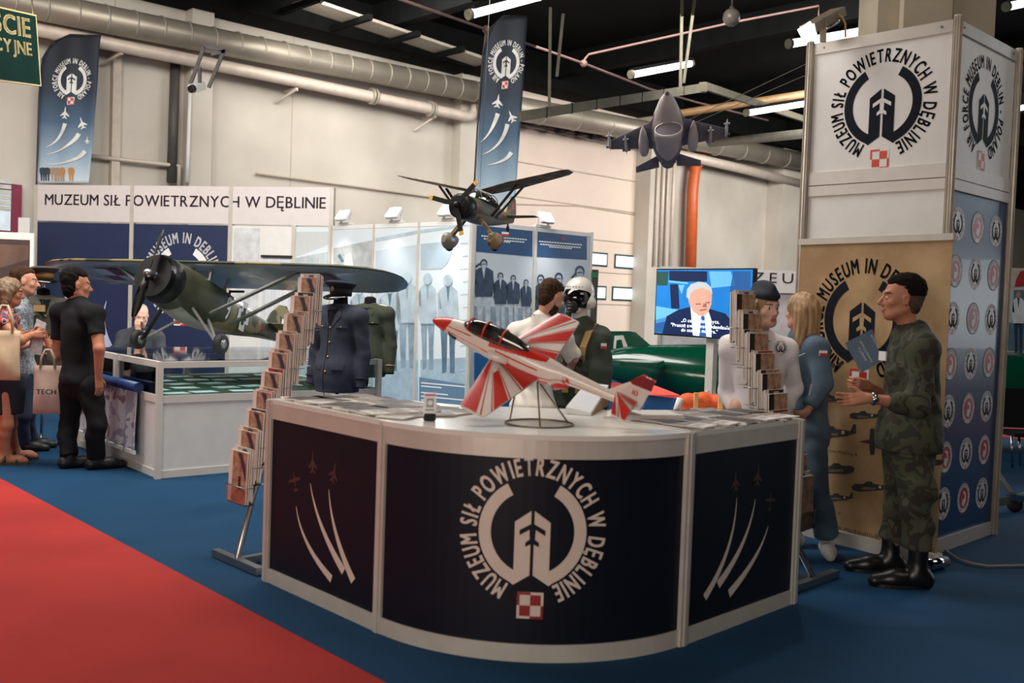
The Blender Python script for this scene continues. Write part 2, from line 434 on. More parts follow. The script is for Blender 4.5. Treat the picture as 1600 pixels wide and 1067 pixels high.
# ------------------------------------------------------------------ organic surfaces: rounded cones blended, turned into one skin
class Blob:
    """list of rounded cones / ellipsoids, smooth-unioned in order"""
    def __init__(self, k=0.03): self.p = []; self.k = k; self.noise = None; self.cuts = []
    def cone(self, a, b, ra, rb, k=None, op='+', sy=None):
        self.p.append(('c', np.array(a, float), np.array(b, float), ra, rb, self.k if k is None else k, op, sy)); return self
    def sleeve(self, a, b, ra, rb, k=None):  # ends flat at b
        self.p.append(('c', np.array(a, float), np.array(b, float), ra, rb, self.k if k is None else k, '+', 'cap')); return self
    def chain(self, pts, rs, k=None, sy=None):
        for i in range(len(pts)-1): self.cone(pts[i], pts[i+1], rs[i], rs[i+1], k, '+', sy)
        return self
    def ell(self, c, r, rot=None, k=None, op='+'):
        R = np.array(rot.to_3x3()) if rot is not None else np.eye(3)
        self.p.append(('e', np.array(c, float), np.array(r, float), R, None, self.k if k is None else k, op, None)); return self
    def cut(self, p, n):  # keep side where (x-p).n < 0
        self.cuts.append((np.array(p, float), np.array(n, float)/np.linalg.norm(n))); return self
    def bounds(self):
        lo = np.full(3, 1e9); hi = -lo
        for q in self.p:
            if q[6] != '+': continue
            if q[0] == 'c':
                for c, r in ((q[1], q[3]), (q[2], q[4])): lo = np.minimum(lo, c-r); hi = np.maximum(hi, c+r)
            else:
                r = q[2].max(); lo = np.minimum(lo, q[1]-r); hi = np.maximum(hi, q[1]+r)
        return lo-.03, hi+.03
    def __call__(self, X):
        d = np.full(len(X), 9.0)
        for q in self.p:
            if q[0] == 'c':
                _, a, b, ra, rb, k, op, sy = q
                if sy == 'cap': P = X
                elif sy is not None:
                    S = np.array(sy); P = X*S; a = a*S; b = b*S
                else: P = X
                ab = b-a; L2 = ab@ab+1e-12
                t = np.clip(((P-a)@ab)/L2, 0, 1)
                e = P-a-t[:, None]*ab
                di = np.sqrt((e*e).sum(1))-(ra+(rb-ra)*t)
                if sy == 'cap': di = np.maximum(di, ((P-b)@ab)/math.sqrt(L2))
                elif sy is not None: di = di/max(S)
            else:
                _, c, r, R, _n, k, op, sy = q
                e = ((X-c)@R)/r
                l = np.sqrt((e*e).sum(1))+1e-9
                e2 = e/r; g = np.sqrt((e2*e2).sum(1))+1e-9
                di = l*(l-1)/g
            if op == '+':
                h = np.maximum(k-np.abs(d-di), 0)/max(k, 1e-6)
                d = np.minimum(d, di)-h*h*k*.25
            else:
                di = -di
                h = np.maximum(k-np.abs(d-di), 0)/max(k, 1e-6)
                d = np.maximum(d, di)+h*h*k*.25
        if self.noise is not None: d = d+self.noise(X)
        for p, n in self.cuts: d = np.maximum(d, (X-p)@n)
        return d
    def mesh(self, h=0.012):
        lo, hi = self.bounds()
        B = 8
        nb = np.ceil((hi-lo)/(h*B)).astype(int)
        n = nb*B+1
        cs = np.stack(np.meshgrid(*[np.arange(k) for k in nb], indexing='ij'), -1).reshape(-1, 3)
        cen = lo+(cs+.5)*B*h
        dc = self(cen)
        D = np.empty(n, np.float32)
        diag = B*h*.87*1.35+h*2
        keep = np.abs(dc) < diag
        sg = np.where(dc.reshape(nb) > 0, 1.0, -1.0).astype(np.float32)
        big = np.repeat(np.repeat(np.repeat(sg, B, 0), B, 1), B, 2)
        D[:] = 1.0; D[:-1, :-1, :-1] = big
        ax = np.arange(B+1)
        off = np.stack(np.meshgrid(ax, ax, ax, indexing='ij'), -1).reshape(-1, 3)
        ks = cs[keep]
        for i in range(0, len(ks), 400):
            idx = (ks[i:i+400, None, :]*B+off[None]).reshape(-1, 3)
            val = self(lo+idx*h).astype(np.float32)
            D[idx[:, 0], idx[:, 1], idx[:, 2]] = val
        ins = D < 0
        c8 = [ins[a:n[0]-1+a, b:n[1]-1+b, c:n[2]-1+c] for a in (0, 1) for b in (0, 1) for c in (0, 1)]
        cnt = sum(x.astype(np.int8) for x in c8)
        act = (cnt > 0) & (cnt < 8)
        ci = np.argwhere(act)
        vid = np.full(act.shape, -1, np.int64); vid[act] = np.arange(len(ci))
        acc = np.zeros((len(ci), 3)); num = np.zeros(len(ci))
        corners = [(a, b, c) for a in (0, 1) for b in (0, 1) for c in (0, 1)]
        for i in range(8):
            for j in range(i+1, 8):
                if sum(abs(x-y) for x, y in zip(corners[i], corners[j])) != 1: continue
                p, q = np.array(corners[i]), np.array(corners[j])
                d0 = D[tuple((ci+p).T)].astype(float); d1 = D[tuple((ci+q).T)].astype(float)
                x = (d0 < 0) != (d1 < 0)
                t = d0/np.where(x, d0-d1, 1)
                acc[x] += (p+t[:, None]*(q-p))[x]; num[x] += 1
        V = lo+(ci+acc/num[:, None])*h
        F = []
        for axn in range(3):
            o = [1 if k == axn else 0 for k in range(3)]
            u, w = [k for k in range(3) if k != axn]
            sl0 = tuple(slice(1, n[k]-1) if k != axn else slice(0, n[k]-1) for k in range(3))
            sl1 = tuple(slice(1, n[k]-1) if k != axn else slice(1, n[k]) for k in range(3))
            x = ins[sl0] != ins[sl1]
            e = np.argwhere(x)+np.array([1 if k != axn else 0 for k in range(3)])
            du = np.zeros(3, int); du[u] = 1; dw = np.zeros(3, int); dw[w] = 1
            q = [vid[tuple((e-du-dw).T)], vid[tuple((e-dw).T)], vid[tuple(e.T)], vid[tuple((e-du).T)]]
            q = np.stack(q, 1)
            inn = ins[tuple(e.T)]
            flip = inn if axn != 1 else ~inn
            q[~flip] = q[~flip][:, ::-1]
            F.append(q)
        F = np.concatenate(F); F = F[(F >= 0).all(1)]
        return V, F
    def build(self, name, m, parent=None, h=0.012, regions=None, world=True):
        """regions: list of (material, fn(centroids)->bool array)"""
        bpy.context.view_layer.update()
        V, F = self.mesh(h)
        if parent is not None and world:
            Mi = np.array(parent.matrix_world.inverted() if parent.parent is None else (parent.parent.matrix_world @ parent.matrix_world).inverted())
            V = V@Mi[:3, :3].T+Mi[:3, 3]
        me = bpy.data.meshes.new(name)
        me.vertices.add(len(V)); me.vertices.foreach_set('co', V.astype(np.float32).ravel())
        me.loops.add(len(F)*4); me.loops.foreach_set('vertex_index', F.astype(np.int32).ravel())
        me.polygons.add(len(F)); me.polygons.foreach_set('loop_start', np.arange(0, len(F)*4, 4, dtype=np.int32))
        me.polygons.foreach_set('use_smooth', np.ones(len(F), bool))
        me.update(calc_edges=True)
        me.materials.append(m)
        if regions:
            V0, _ = V, None
            if parent is not None and world:
                Mw = np.array(parent.matrix_world if parent.parent is None else parent.parent.matrix_world @ parent.matrix_world)
                V0 = V@Mw[:3, :3].T+Mw[:3, 3]
            C = V0[F].mean(1); mi = np.zeros(len(F), np.int32)
            for i, (mm, fn) in enumerate(regions):
                me.materials.append(mm); mi[fn(C)] = i+1
            me.polygons.foreach_set('material_index', mi)
        me.validate()
        o = bpy.data.objects.new(name, me); COL.objects.link(o)
        if parent is not None: o.parent = parent
        return o
def M4(o):
    bpy.context.view_layer.update()
    return o.matrix_world.copy()
# ------------------------------------------------------------------ shared materials
white_lam = mat('white_laminate', (206, 200, 192), .45, var=.04)
white_panel = mat('white_panel', (214, 212, 208), .5, var=.03)
alu = mat('aluminium', (196, 190, 180), .38, .25, var=.05)
steel = mat('brushed_steel', (150, 150, 150), .3, .9, var=.08)
chrome = mat('chrome', (200, 200, 205), .12, 1.0, var=.03)
navy = mat('navy_print', (14, 18, 30), .5, var=.06, spec=.2)
ink = mat('ink_navy', (22, 26, 36), .7, var=.05, spec=.1)
cream = mat('cream_print', (205, 190, 178), .5, var=.03)
white_print = mat('white_print', (225, 225, 225), .5, var=.02)
red_print = mat('red_print', (190, 45, 40), .5, var=.05)
black = mat('black_plastic', (16, 16, 17), .5, var=.1)
black_cloth = mat('black_cloth', (15, 16, 20), .95, var=.15, scale=30, spec=.15)
tube_glow = mat('lamp_tube', (235, 245, 250), emit=9)
flood_glow = mat('floodlight_glass', (255, 250, 245), emit=14)

# ------------------------------------------------------------------ floor, walls, ceiling
blue_carpet = mat('blue_carpet', (5, 54, 86), .9, var=.10, scale=1.2, bump=.3, spec=.25)
red_carpet = mat('red_carpet', (158, 42, 38), .9, var=.10, scale=1.2, bump=.3, spec=.25)
fl = MB(); fl.box((4, 18, -.05), (60, 60, .1), blue_carpet)
struct(fl.build('floor'))
a, b = Vector((-3.912, 7.629, 0)), Vector((-.452, 3.824, 0))
d = (a-b).normalized(); p0 = b-d*6; p1 = a+d*7; nrm = Vector((-d.y, d.x, 0))
if nrm.x > 0: nrm = -nrm
rc = MB(); q = [p0, p1, p1+nrm*5, p0+nrm*5]
rc.prism([(p.x, p.y) for p in q], .0, .006, red_carpet)
tag(rc.build('aisle_carpet'), 'red aisle carpet in the left foreground beside the blue floor', 'carpet')
e = gp(1590, 686); rc = MB(); q = [e-d*6, e+d*8, e+d*8-nrm*4, e-d*6-nrm*4]
rc.prism([(p.x, p.y) for p in q], .0, .006, red_carpet)
tag(rc.build('aisle_carpet'), 'far red carpet strip behind the green aircraft on the right', 'carpet')

wall_m = mat('painted_brick', (200, 192, 180), .85, var=.07, scale=.55, bump=.25, col2=(176, 168, 156))
wall_lo = mat('wall_stain', (176, 160, 142), .85, var=.08, scale=1.5)
dark = mat('black_ceiling', (13, 14, 14), .9, var=.3, scale=1, spec=.05)
dark2 = mat('black_beam', (13, 14, 14), .8, var=.2, scale=3, spec=.06)
def wbox(mb, s0, s1, z0, z1, off0, off1, m=None):
    q = [WB+WD*s0+WN*off0, WB+WD*s1+WN*off0, WB+WD*s1+WN*off1, WB+WD*s0+WN*off1]
    mb.prism([(p.x, p.y) for p in q], z0, z1, m); return mb
def S(px, py, off=0.0): return (wall_at(px, py, off)-WB).dot(WD)
sd0, sd1 = S(772, 330), S(1003, 300)
w = MB(); wbox(w, -22, 28, 0, 6.6, -.3, 0, wall_m)
# faint panel joints in the plaster
for px in (175, 455): wbox(w, S(px, 200), S(px, 200)+.02, 0, 6.3, 0, .004, wall_lo)
struct(w.build('wall_back'))
e0 = WB+WD*27.5; w = MB(); q = [e0, e0+WD*.3, e0+WD*.3+WN*40, e0+WN*40]
w.prism([(p.x, p.y) for p in q], 0, 6.6, mat('far_wall', (150, 152, 146), .8, var=.1, scale=.5))
struct(w.build('wall_right'))
e0 = WB+WD*(-22); w = MB(); q = [e0, e0-WD*.3, e0-WD*.3+WN*40, e0+WN*40]
w.prism([(p.x, p.y) for p in q], 0, 6.6, wall_m); struct(w.build('wall_left'))
e0 = WB+WN*39.7; w = MB(); q = [e0-WD*22, e0+WD*28, e0+WD*28+WN*.3, e0-WD*22+WN*.3]
w.prism([(p.x, p.y) for p in q], 0, 6.6, mat('far_wall')if False else MATS['far_wall']); struct(w.build('wall_front'))
c = MB(); wbox(c, -22.3, 28, 6.6, 6.8, -.3, 40, dark); struct(c.build('ceiling'))

# pilasters: left side shows darker because light falls from the right
n_tr = 0
for (xa, xb, y, dep) in ((297, 331, 200, .26), (720, 751, 200, .26), (1018, 1050, 240, .5), (1222, 1262, 320, .5)):
    s0 = S(xa, y, dep); s1 = S(xb, y, dep)
    w = MB(); wbox(w, s0, s1, 0, 6.6, -.02, dep, wall_m); n_tr += 1
    struct(w.build('trim_%d' % n_tr))
# dark ceiling girders running away from the wall and along it
bm_ = MB(); wbox(bm_, -22, 28, 5.95, 6.6, .02, .75, dark2); n_tr += 1; struct(bm_.build('trim_%d' % n_tr))
for s in (-16, -11.5, -7, -2.5, 2, 6.5, 11, 15.5, 20):
    bm_ = MB(); wbox(bm_, s, s+.22, 6.15, 6.6, .75, 39, dark2); n_tr += 1; struct(bm_.build('trim_%d' % n_tr))

# sectional gate in the back wall
gate_m = mat('gate_panel', (214, 196, 180), .55, var=.04, scale=1)
gate_line = mat('gate_joint', (150, 136, 124), .6)
g = MB(); wbox(g, sd0, sd1, 0, 6.0, 0, .05, gate_m); door = struct(g.build('door_1'))
zs = [wall_at(995, y).z for y in (525, 480, 431, 384, 332, 285)]
step = (zs[-1]-zs[0])/5
j = MB()
for k in range(-2, 9):
    z = zs[0]+k*step
    if 0.1 < z < 5.8: wbox(j, sd0, sd1, z-.012, z+.012, .05, .054, gate_line)
j.build('panel_joint', None, door)
pane = mat('bright_pane', (225, 240, 248), emit=1.6)
rubber = mat('window_gasket', (30, 62, 62), .5)
for (x0, y0, x1, y1) in ((957, 398, 989, 420), (953, 448, 987, 470), (915, 394, 946, 416), (912, 446, 944, 468), (873, 391, 905, 412), (869, 444, 901, 464)):
    sa, sb = S(x0, (y0+y1)/2), S(x1, (y0+y1)/2); za, zb = wall_at((x0+x1)/2, y1).z, wall_at((x0+x1)/2, y0).z
    fr = MB(); wbox(fr, sa, sb, za, zb, .05, .07, rubber); f_ = fr.build('window', None, door)
    pn = MB(); wbox(pn, sa+.05, sb-.05, za+.045, zb-.045, .068, .078, pane); pn.build('pane', None, f_)
t = MB(); s = S(1003, 300, .1)
wbox(t, s-.06, s+.09, 0, 6.0, .05, .2, black)
for z in (1.0, 1.9, 2.8, 3.7, 4.6): wbox(t, s-.14, s+.03, z, z+.08, .2, .24, black)
t.build('guide_rail', None, door)
sw = MB(); sa = S(999, 470, .25); sb = S(1008, 470, .25); wbox(sw, sa, sb, wall_at(1004, 488).z, wall_at(1004, 464).z, .2, .36, black)
tag(sw.build('gate_switch_box'), 'small black switch box on the guide rail right of the gate', 'switch box')
cb = MB(); cb.tube([wall_at(x, y, .28) for x, y in ((1001, 488), (999, 505), (1002, 518), (1010, 520), (1016, 508), (1018, 497))], .022, black, 8)
tag(cb.build('power_cable'), 'black cable looping below the switch box beside the gate', 'cable')
pl = MB(); p = wall_at(1016, 495, .3); pl.tube([p+Vector((0, 0, .16)), p-Vector((0, 0, .1))], .06, red_print, 10)
tag(pl.build('power_plug'), 'red power plug on the wall between gate and screen', 'plug')

# ------------------------------------------------------------------ pipes and ducts
duct_m = mat('duct_foil', (150, 142, 128), .42, .45, var=.1, scale=2, bump=.2)
pipe_m = mat('painted_pipe', (196, 182, 168), .5, .1, var=.06)
band_m = mat('duct_band', (160, 152, 138), .5, .2)
def duct(name, label, pts, off, r, bands=0):
    P = [wall_at(x, y, off) for x, y in pts]
    o = MB().tube(P, r, duct_m, 20).build(name)
    tag(o, label, 'duct')
    if bands:
        A, B = P[0], P[-1]
        for k in range(bands):
            p = A.lerp(B, (k+.5)/bands); dd = (B-A).normalized()
            MB().tube([p-dd*.012, p+dd*.012], r+.006, band_m, 20).build('band', None, o)
    return o
duct('ventilation_duct', 'fat silver ventilation duct high on the left half of the wall', [(-60, -15), (400, 77), (752, 145)], .62, .2, 22)
duct('ventilation_duct', 'pale ventilation duct high on the wall behind the jet models', [(756, 160), (1100, 222), (1270, 256)], .75, .24, 12)
lp = MB(); lp.tube([wall_at(x, y, .42) for x, y in ((-60, 22), (440, 122), (728, 182), (737, 181), (742, 174), (745, 150))], .1, pipe_m, 14)
for x, y in ((580, 150), (585, 151), (671, 170), (675, 171)):
    p = wall_at(x, y, .42); lp.tube([p-WD*.02, p+WD*.02], .15, band_m, 14)
lpo = tag(lp.build('heating_pipe'), 'painted heating pipe running below the silver duct', 'pipe')
for x, y in ((190, 72), (464, 130), (680, 174)):
    p = wall_at(x, y, .42); q2 = wall_at(x-32, y+30, .05)
    bk = MB(); bk.bar(p-Vector((0, 0, .1)), q2, .035, .035, pipe_m); bk.bar(p-Vector((0, 0, .1)), Vector((p.x, p.y, p.z-.1))-WN*.38, .05, .05, pipe_m); bk.build('bracket', None, lpo)
lp = MB(); lp.tube([wall_at(x, y, .5) for x, y in ((1056, 240), (1160, 264), (1262, 290))], .12, pipe_m, 12)
tag(lp.build('heating_pipe'), 'white pipe on the far wall left of the white tower', 'pipe')
lp = MB(); lp.tube([wall_at(x, y, .12) for x, y in ((141, 244), (256, 257), (279, 259), (279, 290))], .035, pipe_m, 8)
tag(lp.build('water_pipe'), 'thin pipe between the left feather flag and the pilaster', 'pipe')
lp = MB(); lp.tube([wall_at(297+i*-1.6, 135+i*50, .3) for i in range(4)], .03, white_panel, 8)
tag(lp.build('conduit_pipe'), 'white conduit running down from the security camera', 'pipe')
lp = MB(); lp.tube([wall_at(x, y, .05) for x, y in ((400, 271), (560, 292), (690, 310), (770, 318), (905, 322), (1000, 337))], .018, wall_lo, 6)
tag(lp.build('wall_cable'), 'thin cable strung along the bright wall above the photo panels', 'cable')
or_m = mat('orange_pipe', (196, 92, 44), .45, var=.08)
lp = MB(); lp.tube([wall_at(x, y, .3) for x, y in ((1079, 420), (1082, 300), (1086, 262), (1092, 254), (1098, 246), (1100, 236))], .14, or_m, 14)
tag(lp.build('drain_pipe'), 'orange drain pipe running down the wall above the screen', 'pipe')
lp = MB(); lp.tube([wall_at(x, y, .5) for x, y in ((1060, 205), (1064, 142))], .13, mat('rust_pipe', (110, 52, 32), .6), 12)
tag(lp.build('drain_pipe'), 'rust brown pipe end under the ceiling behind the grey jet', 'pipe')
grp = 'vertical conduits on the pilaster behind the screen'
for i, x in enumerate((1031, 1040, 1047, 1056)):
    lp = MB(); lp.tube([wall_at(x, 200, .55), wall_at(x-9, 416, .55)], .03+.012*(i % 2), pipe_m, 8)
    tag(lp.build('conduit_pipe'), 'pale vertical conduit on the pilaster between gate and orange pipe', 'pipe', grp)

lp = MB(); lp.tube([wall_at(274, 95, .1), wall_at(268, 285, .1)], .075, mat('dark_conduit', (74, 70, 66), .6), 10)
tag(lp.build('conduit_pipe'), 'dark grey vertical pipe in the corner left of the security camera', 'pipe')
lp = MB(); wbox(lp, S(173, 200, .06), S(186, 200, .06), 2.2, 5.2, .0, .12, pipe_m)
tag(lp.build('cable_trunking'), 'pale vertical trunking on the wall right of the left feather flag', 'trunking')
lp = MB(); lp.tube([wall_at(x, y, .45) for x, y in ((800, 183), (851, 195))], .13, dark2 if False else black, 12)
lp.tube([wall_at(x, y, .45) for x, y in ((851, 195), (880, 203), (970, 220))], .035, black, 8)
for x, y in ((876, 203), (907, 207), (928, 212)): p = wall_at(x, y, .45); lp.tube([p-WD*.12, p+WD*.12], .09, black, 10)
tag(lp.build('door_shaft'), 'black roller shaft with bearings above the gate', 'shaft')

# ------------------------------------------------------------------ ceiling services
ct = MB(); A, B = wall_at(470, 2, 1.4), wall_at(770, 103, 1.4)
mesh_m = mat('galvanised_mesh', (150, 142, 130), .5, .5, var=.3, scale=60)
ct.bar(A, B, .5, .05, mesh_m); cto = tag(ct.build('cable_tray'), 'galvanised cable tray under the ceiling above the silver duct', 'cable tray')
for tt in (.0, .24, .48, .72, .96):
    p = A.lerp(B, tt); MB().bar(p-WN*.6+Vector((0, 0, -.06)), p+WN*.5+Vector((0, 0, -.06)), .09, .09, dark2).build('hanger', None, cto)
rail = mat('steel_rail', (92, 88, 76), .6, .0, spec=.15)
A, B = at(812, 182, 13), at(1098, 137, 15.5)
ct = MB(); ct.bar(A, B, .05, .13, rail)
for k in range(1, 8):
    p = A.lerp(B, k/8); ct.bar(p-Vector((0, 0, .068)), p+Vector((0, 0, .068)), .06, .03, dark2)
ct.box(B, (.12, .12, .14), rail)
cto = tag(ct.build('suspended_rail'), 'suspended steel rail hanging above the grey jet model', 'rail')
for (x, y, xb, yb, Yd) in ((858, 176, 860, 12, 13.4), (870, 120, 880, 22, 13.4), (1063, 140, 1066, -20, 15.2), (1068, 130, 1088, -20, 15.2)):
    MB().bar(at(x, y, Yd), at(xb, yb, Yd), .05, .04, rail).build('hanger', None, cto)
ct = MB(); ct.bar(at(1100, 134, 15.6), at(1268, 190, 22), .06, .12, rail)
tag(ct.build('suspended_rail'), 'pale suspended rail running back towards the white tower', 'rail')
pk = mat('sprinkler_pipe', (104, 78, 72), .6)
sp = MB(); sp.tube([at(x, y, Yd) for x, y, Yd in ((620, -3, 12), (760, 46, 14), (912, 99, 16), (1015, 139, 18), (1090, 160, 20), (1200, 188, 23))], .02, pk, 8)
spo = tag(sp.build('sprinkler_pipe'), 'thin pink sprinkler pipe crossing the dark ceiling', 'pipe')
s2 = MB(); s2.tube([at(x, y, 16) for x, y in ((912, 99), (914, 92), (920, 85), (1145, 35), (1279, 9), (1279, 30))], .018, pk, 8)
s2.build('branch', None, spo)
for x, y, Yd in ((760, 46, 14), (912, 99, 16)): MB().sphere(at(x, y, Yd), .06, pk, 10).build('joint', None, spo)
MB().tube([at(760, 46, 14), at(757, 75, 14)], .02, pk, 8).build('drop_pipe', None, spo)
sp = MB(); sp.tube([at(x, y, Yd) for x, y, Yd in ((1045, 180, 19), (1262, 146, 19))], .07, mat('brass_pipe', (150, 118, 78), .5), 10)
tag(sp.build('ceiling_pipe'), 'brownish pipe crossing the ceiling left of the tower', 'pipe')
sp = MB(); sp.tube([at(x, y, Yd) for x, y, Yd in ((1110, 224, 22), (1265, 208, 19))], .09, mat('olive_pipe', (110, 108, 96), .5), 10)
tag(sp.build('ceiling_pipe'), 'grey pipe crossing behind the right wing of the grey jet', 'pipe')

def lamp(label, p, q, r=.045):
    p, q = Vector(p), Vector(q)
    t = thing('fluorescent_lamp', label, 'ceiling lamp', p.lerp(q, .5), 0, 'fluorescent tubes under the ceiling')
    inv = M4(t).inverted()
    MB().bar(inv@(p+Vector((0, 0, .07))), inv@(q+Vector((0, 0, .07))), .14, .05, dark2).build('housing', None, t)
    MB().tube([inv@p, inv@q], r, tube_glow, 10).build('tube', None, t)
    dd = (q-p).normalized()
    for x in (p-dd*.05, q): MB().tube([inv@x, inv@(x+dd*.05)], r+.01, rail, 10).build('end_cap', None, t)
    return t
lamp('fluorescent tube nearest the top centre edge', at(736, 22, 11), at(842, -6, 11.6), .05)
lamp('fluorescent tube hanging left of the globe lamp', at(988, 116, 16), at(1078, 99, 16.8), .06)
lamp('fluorescent tube left of the tower under the brown pipe', at(1168, 176, 18), at(1254, 162, 18.8), .06)
lamp('fluorescent tube just behind the tower floodlight', at(1236, 68, 12), at(1356, 47, 12.5), .05)
lamp('fluorescent tube in the upper right corner', at(1575, 10, 12), at(1640, -4, 12.4), .05)
lamp('distant fluorescent tube right of the tower top', at(1588, 170, 18), at(1650, 156, 18.5), .05)
gl = thing('globe_lamp', 'white globe lamp hanging from the dark ceiling', 'lamp', at(1143, 27, 12))
MB().sphere((0, 0, 0), .105, mat('opal_glass', (130, 122, 112), .3), 20).build('globe', None, gl)
MB().tube([(0, 0, .1), (0, 0, 1.6)], .012, pk, 8).build('rod', None, gl)
MB().tube([(0, 0, .095), (0, 0, .125)], .03, rail, 12).build('collar', None, gl)

# security camera on its perforated bracket
brk = mat('perforated_steel', (58, 56, 54), .6)
sc = thing('security_camera', 'white security camera hanging from a perforated bracket under the duct', 'camera', at(310, 138, 13.2))
inv = M4(sc).inverted()
b_ = MB(); b_.bar(inv@at(300, 139, 13.1), inv@at(315, 134, 13.4), .11, .1, white_panel); b_.build('body', None, sc)
MB().tube([inv@at(298, 139.5, 13.05), inv@at(302, 138, 13.1)], .05, black, 12).build('lens', None, sc)
MB().bar(inv@at(312, 131, 13.3), inv@at(312, 105, 13.3), .04, .04, black).build('stem', None, sc)
for (x0, y0, x1, y1) in ((298, 130, 319, 73), (326, 137, 350, 79), (319, 73, 352, 79), (330, 85, 352, 80)):
    MB().bar(inv@at(x0, y0, 13.4), inv@at(x1, y1, 13.4), .03, .045, brk).build('bracket_strut', None, sc)

# green evacuation sign, upper left
sg = thing('exit_sign', 'dark green hanging sign with cream lettering in the top left corner', 'sign', at(-28, 72, 7.5))
T = frame(at(62, 80, 7.6), at(62, 80, 7.6)-at(0, 69, 7.2)).inverted()
sgm = mat('sign_green', (4, 42, 36), .6, var=.1, spec=.15); sgc = mat('sign_cream', (214, 196, 140), .5)
x = (at(62, 80, 7.6)-at(0, 69, 7.2)).normalized(); o_ = at(62, 135, 7.6)
Mx = frame(o_, x); inv = M4(sg).inverted()
MB().box((-.45, 0, .26), (.9, .03, .52), sgc, inv@Mx).build('border', None, sg)
ar = Art(); ar.rect(-.885, .012, -.012, .508, sgm, 1)
ar.text('WYJŚCIE', -.08, .345, .14, sgc, 2, bold=.03, align='r'); ar.text('EWAKUACYJNE', -.08, .215, .095, sgc, 2, bold=.03, align='r', sx=.95)
ar.build('lettering', lambda u, v, l: inv@Mx@Vector((u, -.016-l, v)), sg)
MB().tube([inv@Mx@Vector((-.02, 0, .52)), inv@Mx@Vector((-.02, 0, 2.2))], .006, steel, 6).build('wire', None, sg)

# window with magenta frame and boards at the left edge
mg = mat('magenta_frame', (120, 30, 62), .45); shut = mat('roller_shutter', (190, 190, 186), .6)
def quad_at(pts, off): return [wall_at(x, y, off) for x, y in pts]
wi = MB(); s0, s1 = S(-40, 330, .05), S(32, 330, .05); z0, z1 = wall_at(20, 381, .05).z, wall_at(20, 288, .05).z
wbox(wi, s0, s1, z0, z1, .02, .1, mg); wo = struct(wi.build('window_1'))
wi = MB(); wbox(wi, s0+.1, s1-.15, z0+.18, z1-.12, .1, .11, mat('window_glass', (205, 220, 228), .2, emit=.25)); wi.build('pane', None, wo)
wi = MB(); zz = z0+(z1-z0)*.55
for k in range(6): wbox(wi, s0+.1, s1-.15, zz+k*.075, zz+k*.075+.06, .11, .125, shut)
wi.build('shutter', None, wo)
lb = MB(); A = at(-60, 690, 10.5); 
pb = thing('display_board', 'brown landscape poster board at the left edge behind the couple', 'poster', at(0, 600, 11.4))
inv = M4(pb).inverted(); Mx = frame(at(50, 610, 11.4), (1, .12, 0))
MB().box((-1.1, 0, .85), (2.2, .04, 1.9), white_panel, inv@Mx).build('board', None, pb)
ar = Art(); pm1 = mat('poster_brown', (96, 72, 62), .6, var=.3, scale=3); pm2 = mat('poster_dark', (62, 46, 44), .6, var=.3, scale=3)
ar.rect(-2.15, 0, -.04, 1.72, pm2, 1); ar.poly([(-2.1, 1.2), (-1.2, 1.42), (-.5, 1.34), (-.05, 1.5), (-.05, 1.66), (-2.1, 1.66)], pm1, 2)
ar.build('poster_print', lambda u, v, l: inv@Mx@Vector((u, -.022-l, v)), pb)
wp = thing('partition_panel', 'plain white partition panel left of the blue booth wall', 'panel', gp(46, 612))
inv = M4(wp).inverted(); A = at(30, 340, 13.6); B = at(56, 340, 13.75)
MB().box(((A.x+B.x)/2, A.y, (A.z)/2), (B.x-A.x, .05, A.z), white_panel, inv).build('panel', None, wp)
hy = MB(); 
hs = thing('hydrant_sign', 'small orange sign on the wall left of the white tower', 'sign', wall_at(1206, 367, .06)); inv = M4(hs).inverted()
Mx = frame(wall_at(1200, 373, .06), WD)
MB().box((.22, .0, .14), (.5, .02, .3), white_panel, inv@Mx).build('plate', None, hs)
ar = Art(); ar.text('109', .03, .04, .2, red_print, 1, bold=.03); ar.build('digits', lambda u, v, l: inv@Mx@Vector((u, -.012-l, v)), hs)
# ------------------------------------------------------------------ booth wall with fascia
post_m = alu
PM = 'MUZEUM SIŁ POWIETRZNYCH W DĘBLINIE'
EN = 'AIR FORCE MUSEUM IN DEBLIN - POLAND'
class Plane:
    """an upright plane through a and b (ground points); u runs a->b, prints face the visitor"""
    def __init__(self, a, b):
        self.a = Vector((a[0], a[1], 0)); b = Vector((b[0], b[1], 0)); self.L = (b-self.a).length
        self.u = (b-self.a).normalized(); self.n = Vector((self.u.y, -self.u.x, 0))
        if self.n.dot(-self.a) < 0: self.n = -self.n
    def pix(self, x, y, l=0.0): return plane_at(x, y, self.a+self.n*l, self.n)
    def uz(self, x, y):
        p = self.pix(x, y)-self.a; return p.dot(self.u), p.z
    def P(self, u, z, l=0.0): return self.a+self.u*u+self.n*l+Vector((0, 0, z))
    def M(self): return frame(self.a, self.u)
    def slab(self, mb, u0, u1, z0, z1, l0, l1, m=None):
        q = [self.P(u, 0, l) for u, l in ((u0, l0), (u1, l0), (u1, l1), (u0, l1))]
        return mb.prism([(p.x, p.y) for p in q], z0, z1, m)
def local(o, fn):
    inv = M4(o).inverted()
    return lambda *k: inv @ fn(*k)
def slab_part(pl, root, name, *args, m=None):
    mb = MB(); pl.slab(mb, *args, m)
    o = mb.build(name); o.parent = root; o.matrix_parent_inverse = M4(root).inverted()
    return o
def freeze(o):
    """bake the parent inverse into the mesh so copies stay simple"""
    Mi = o.matrix_parent_inverse.copy(); o.matrix_parent_inverse = Matrix()
    o.data.transform(Mi); return o
def part(mb, name, root, m=None, world=True, **k):
    """build a world-space MB as a part of root"""
    o = mb.build(name, m, None, **k)
    o.data.transform(M4(root).inverted() if world else Matrix())
    o.parent = root
    return o
def slabp(pl, root, name, u0, u1, z0, z1, l0, l1, m):
    return part(pl.slab(MB(), u0, u1, z0, z1, l0, l1, m), name, root)

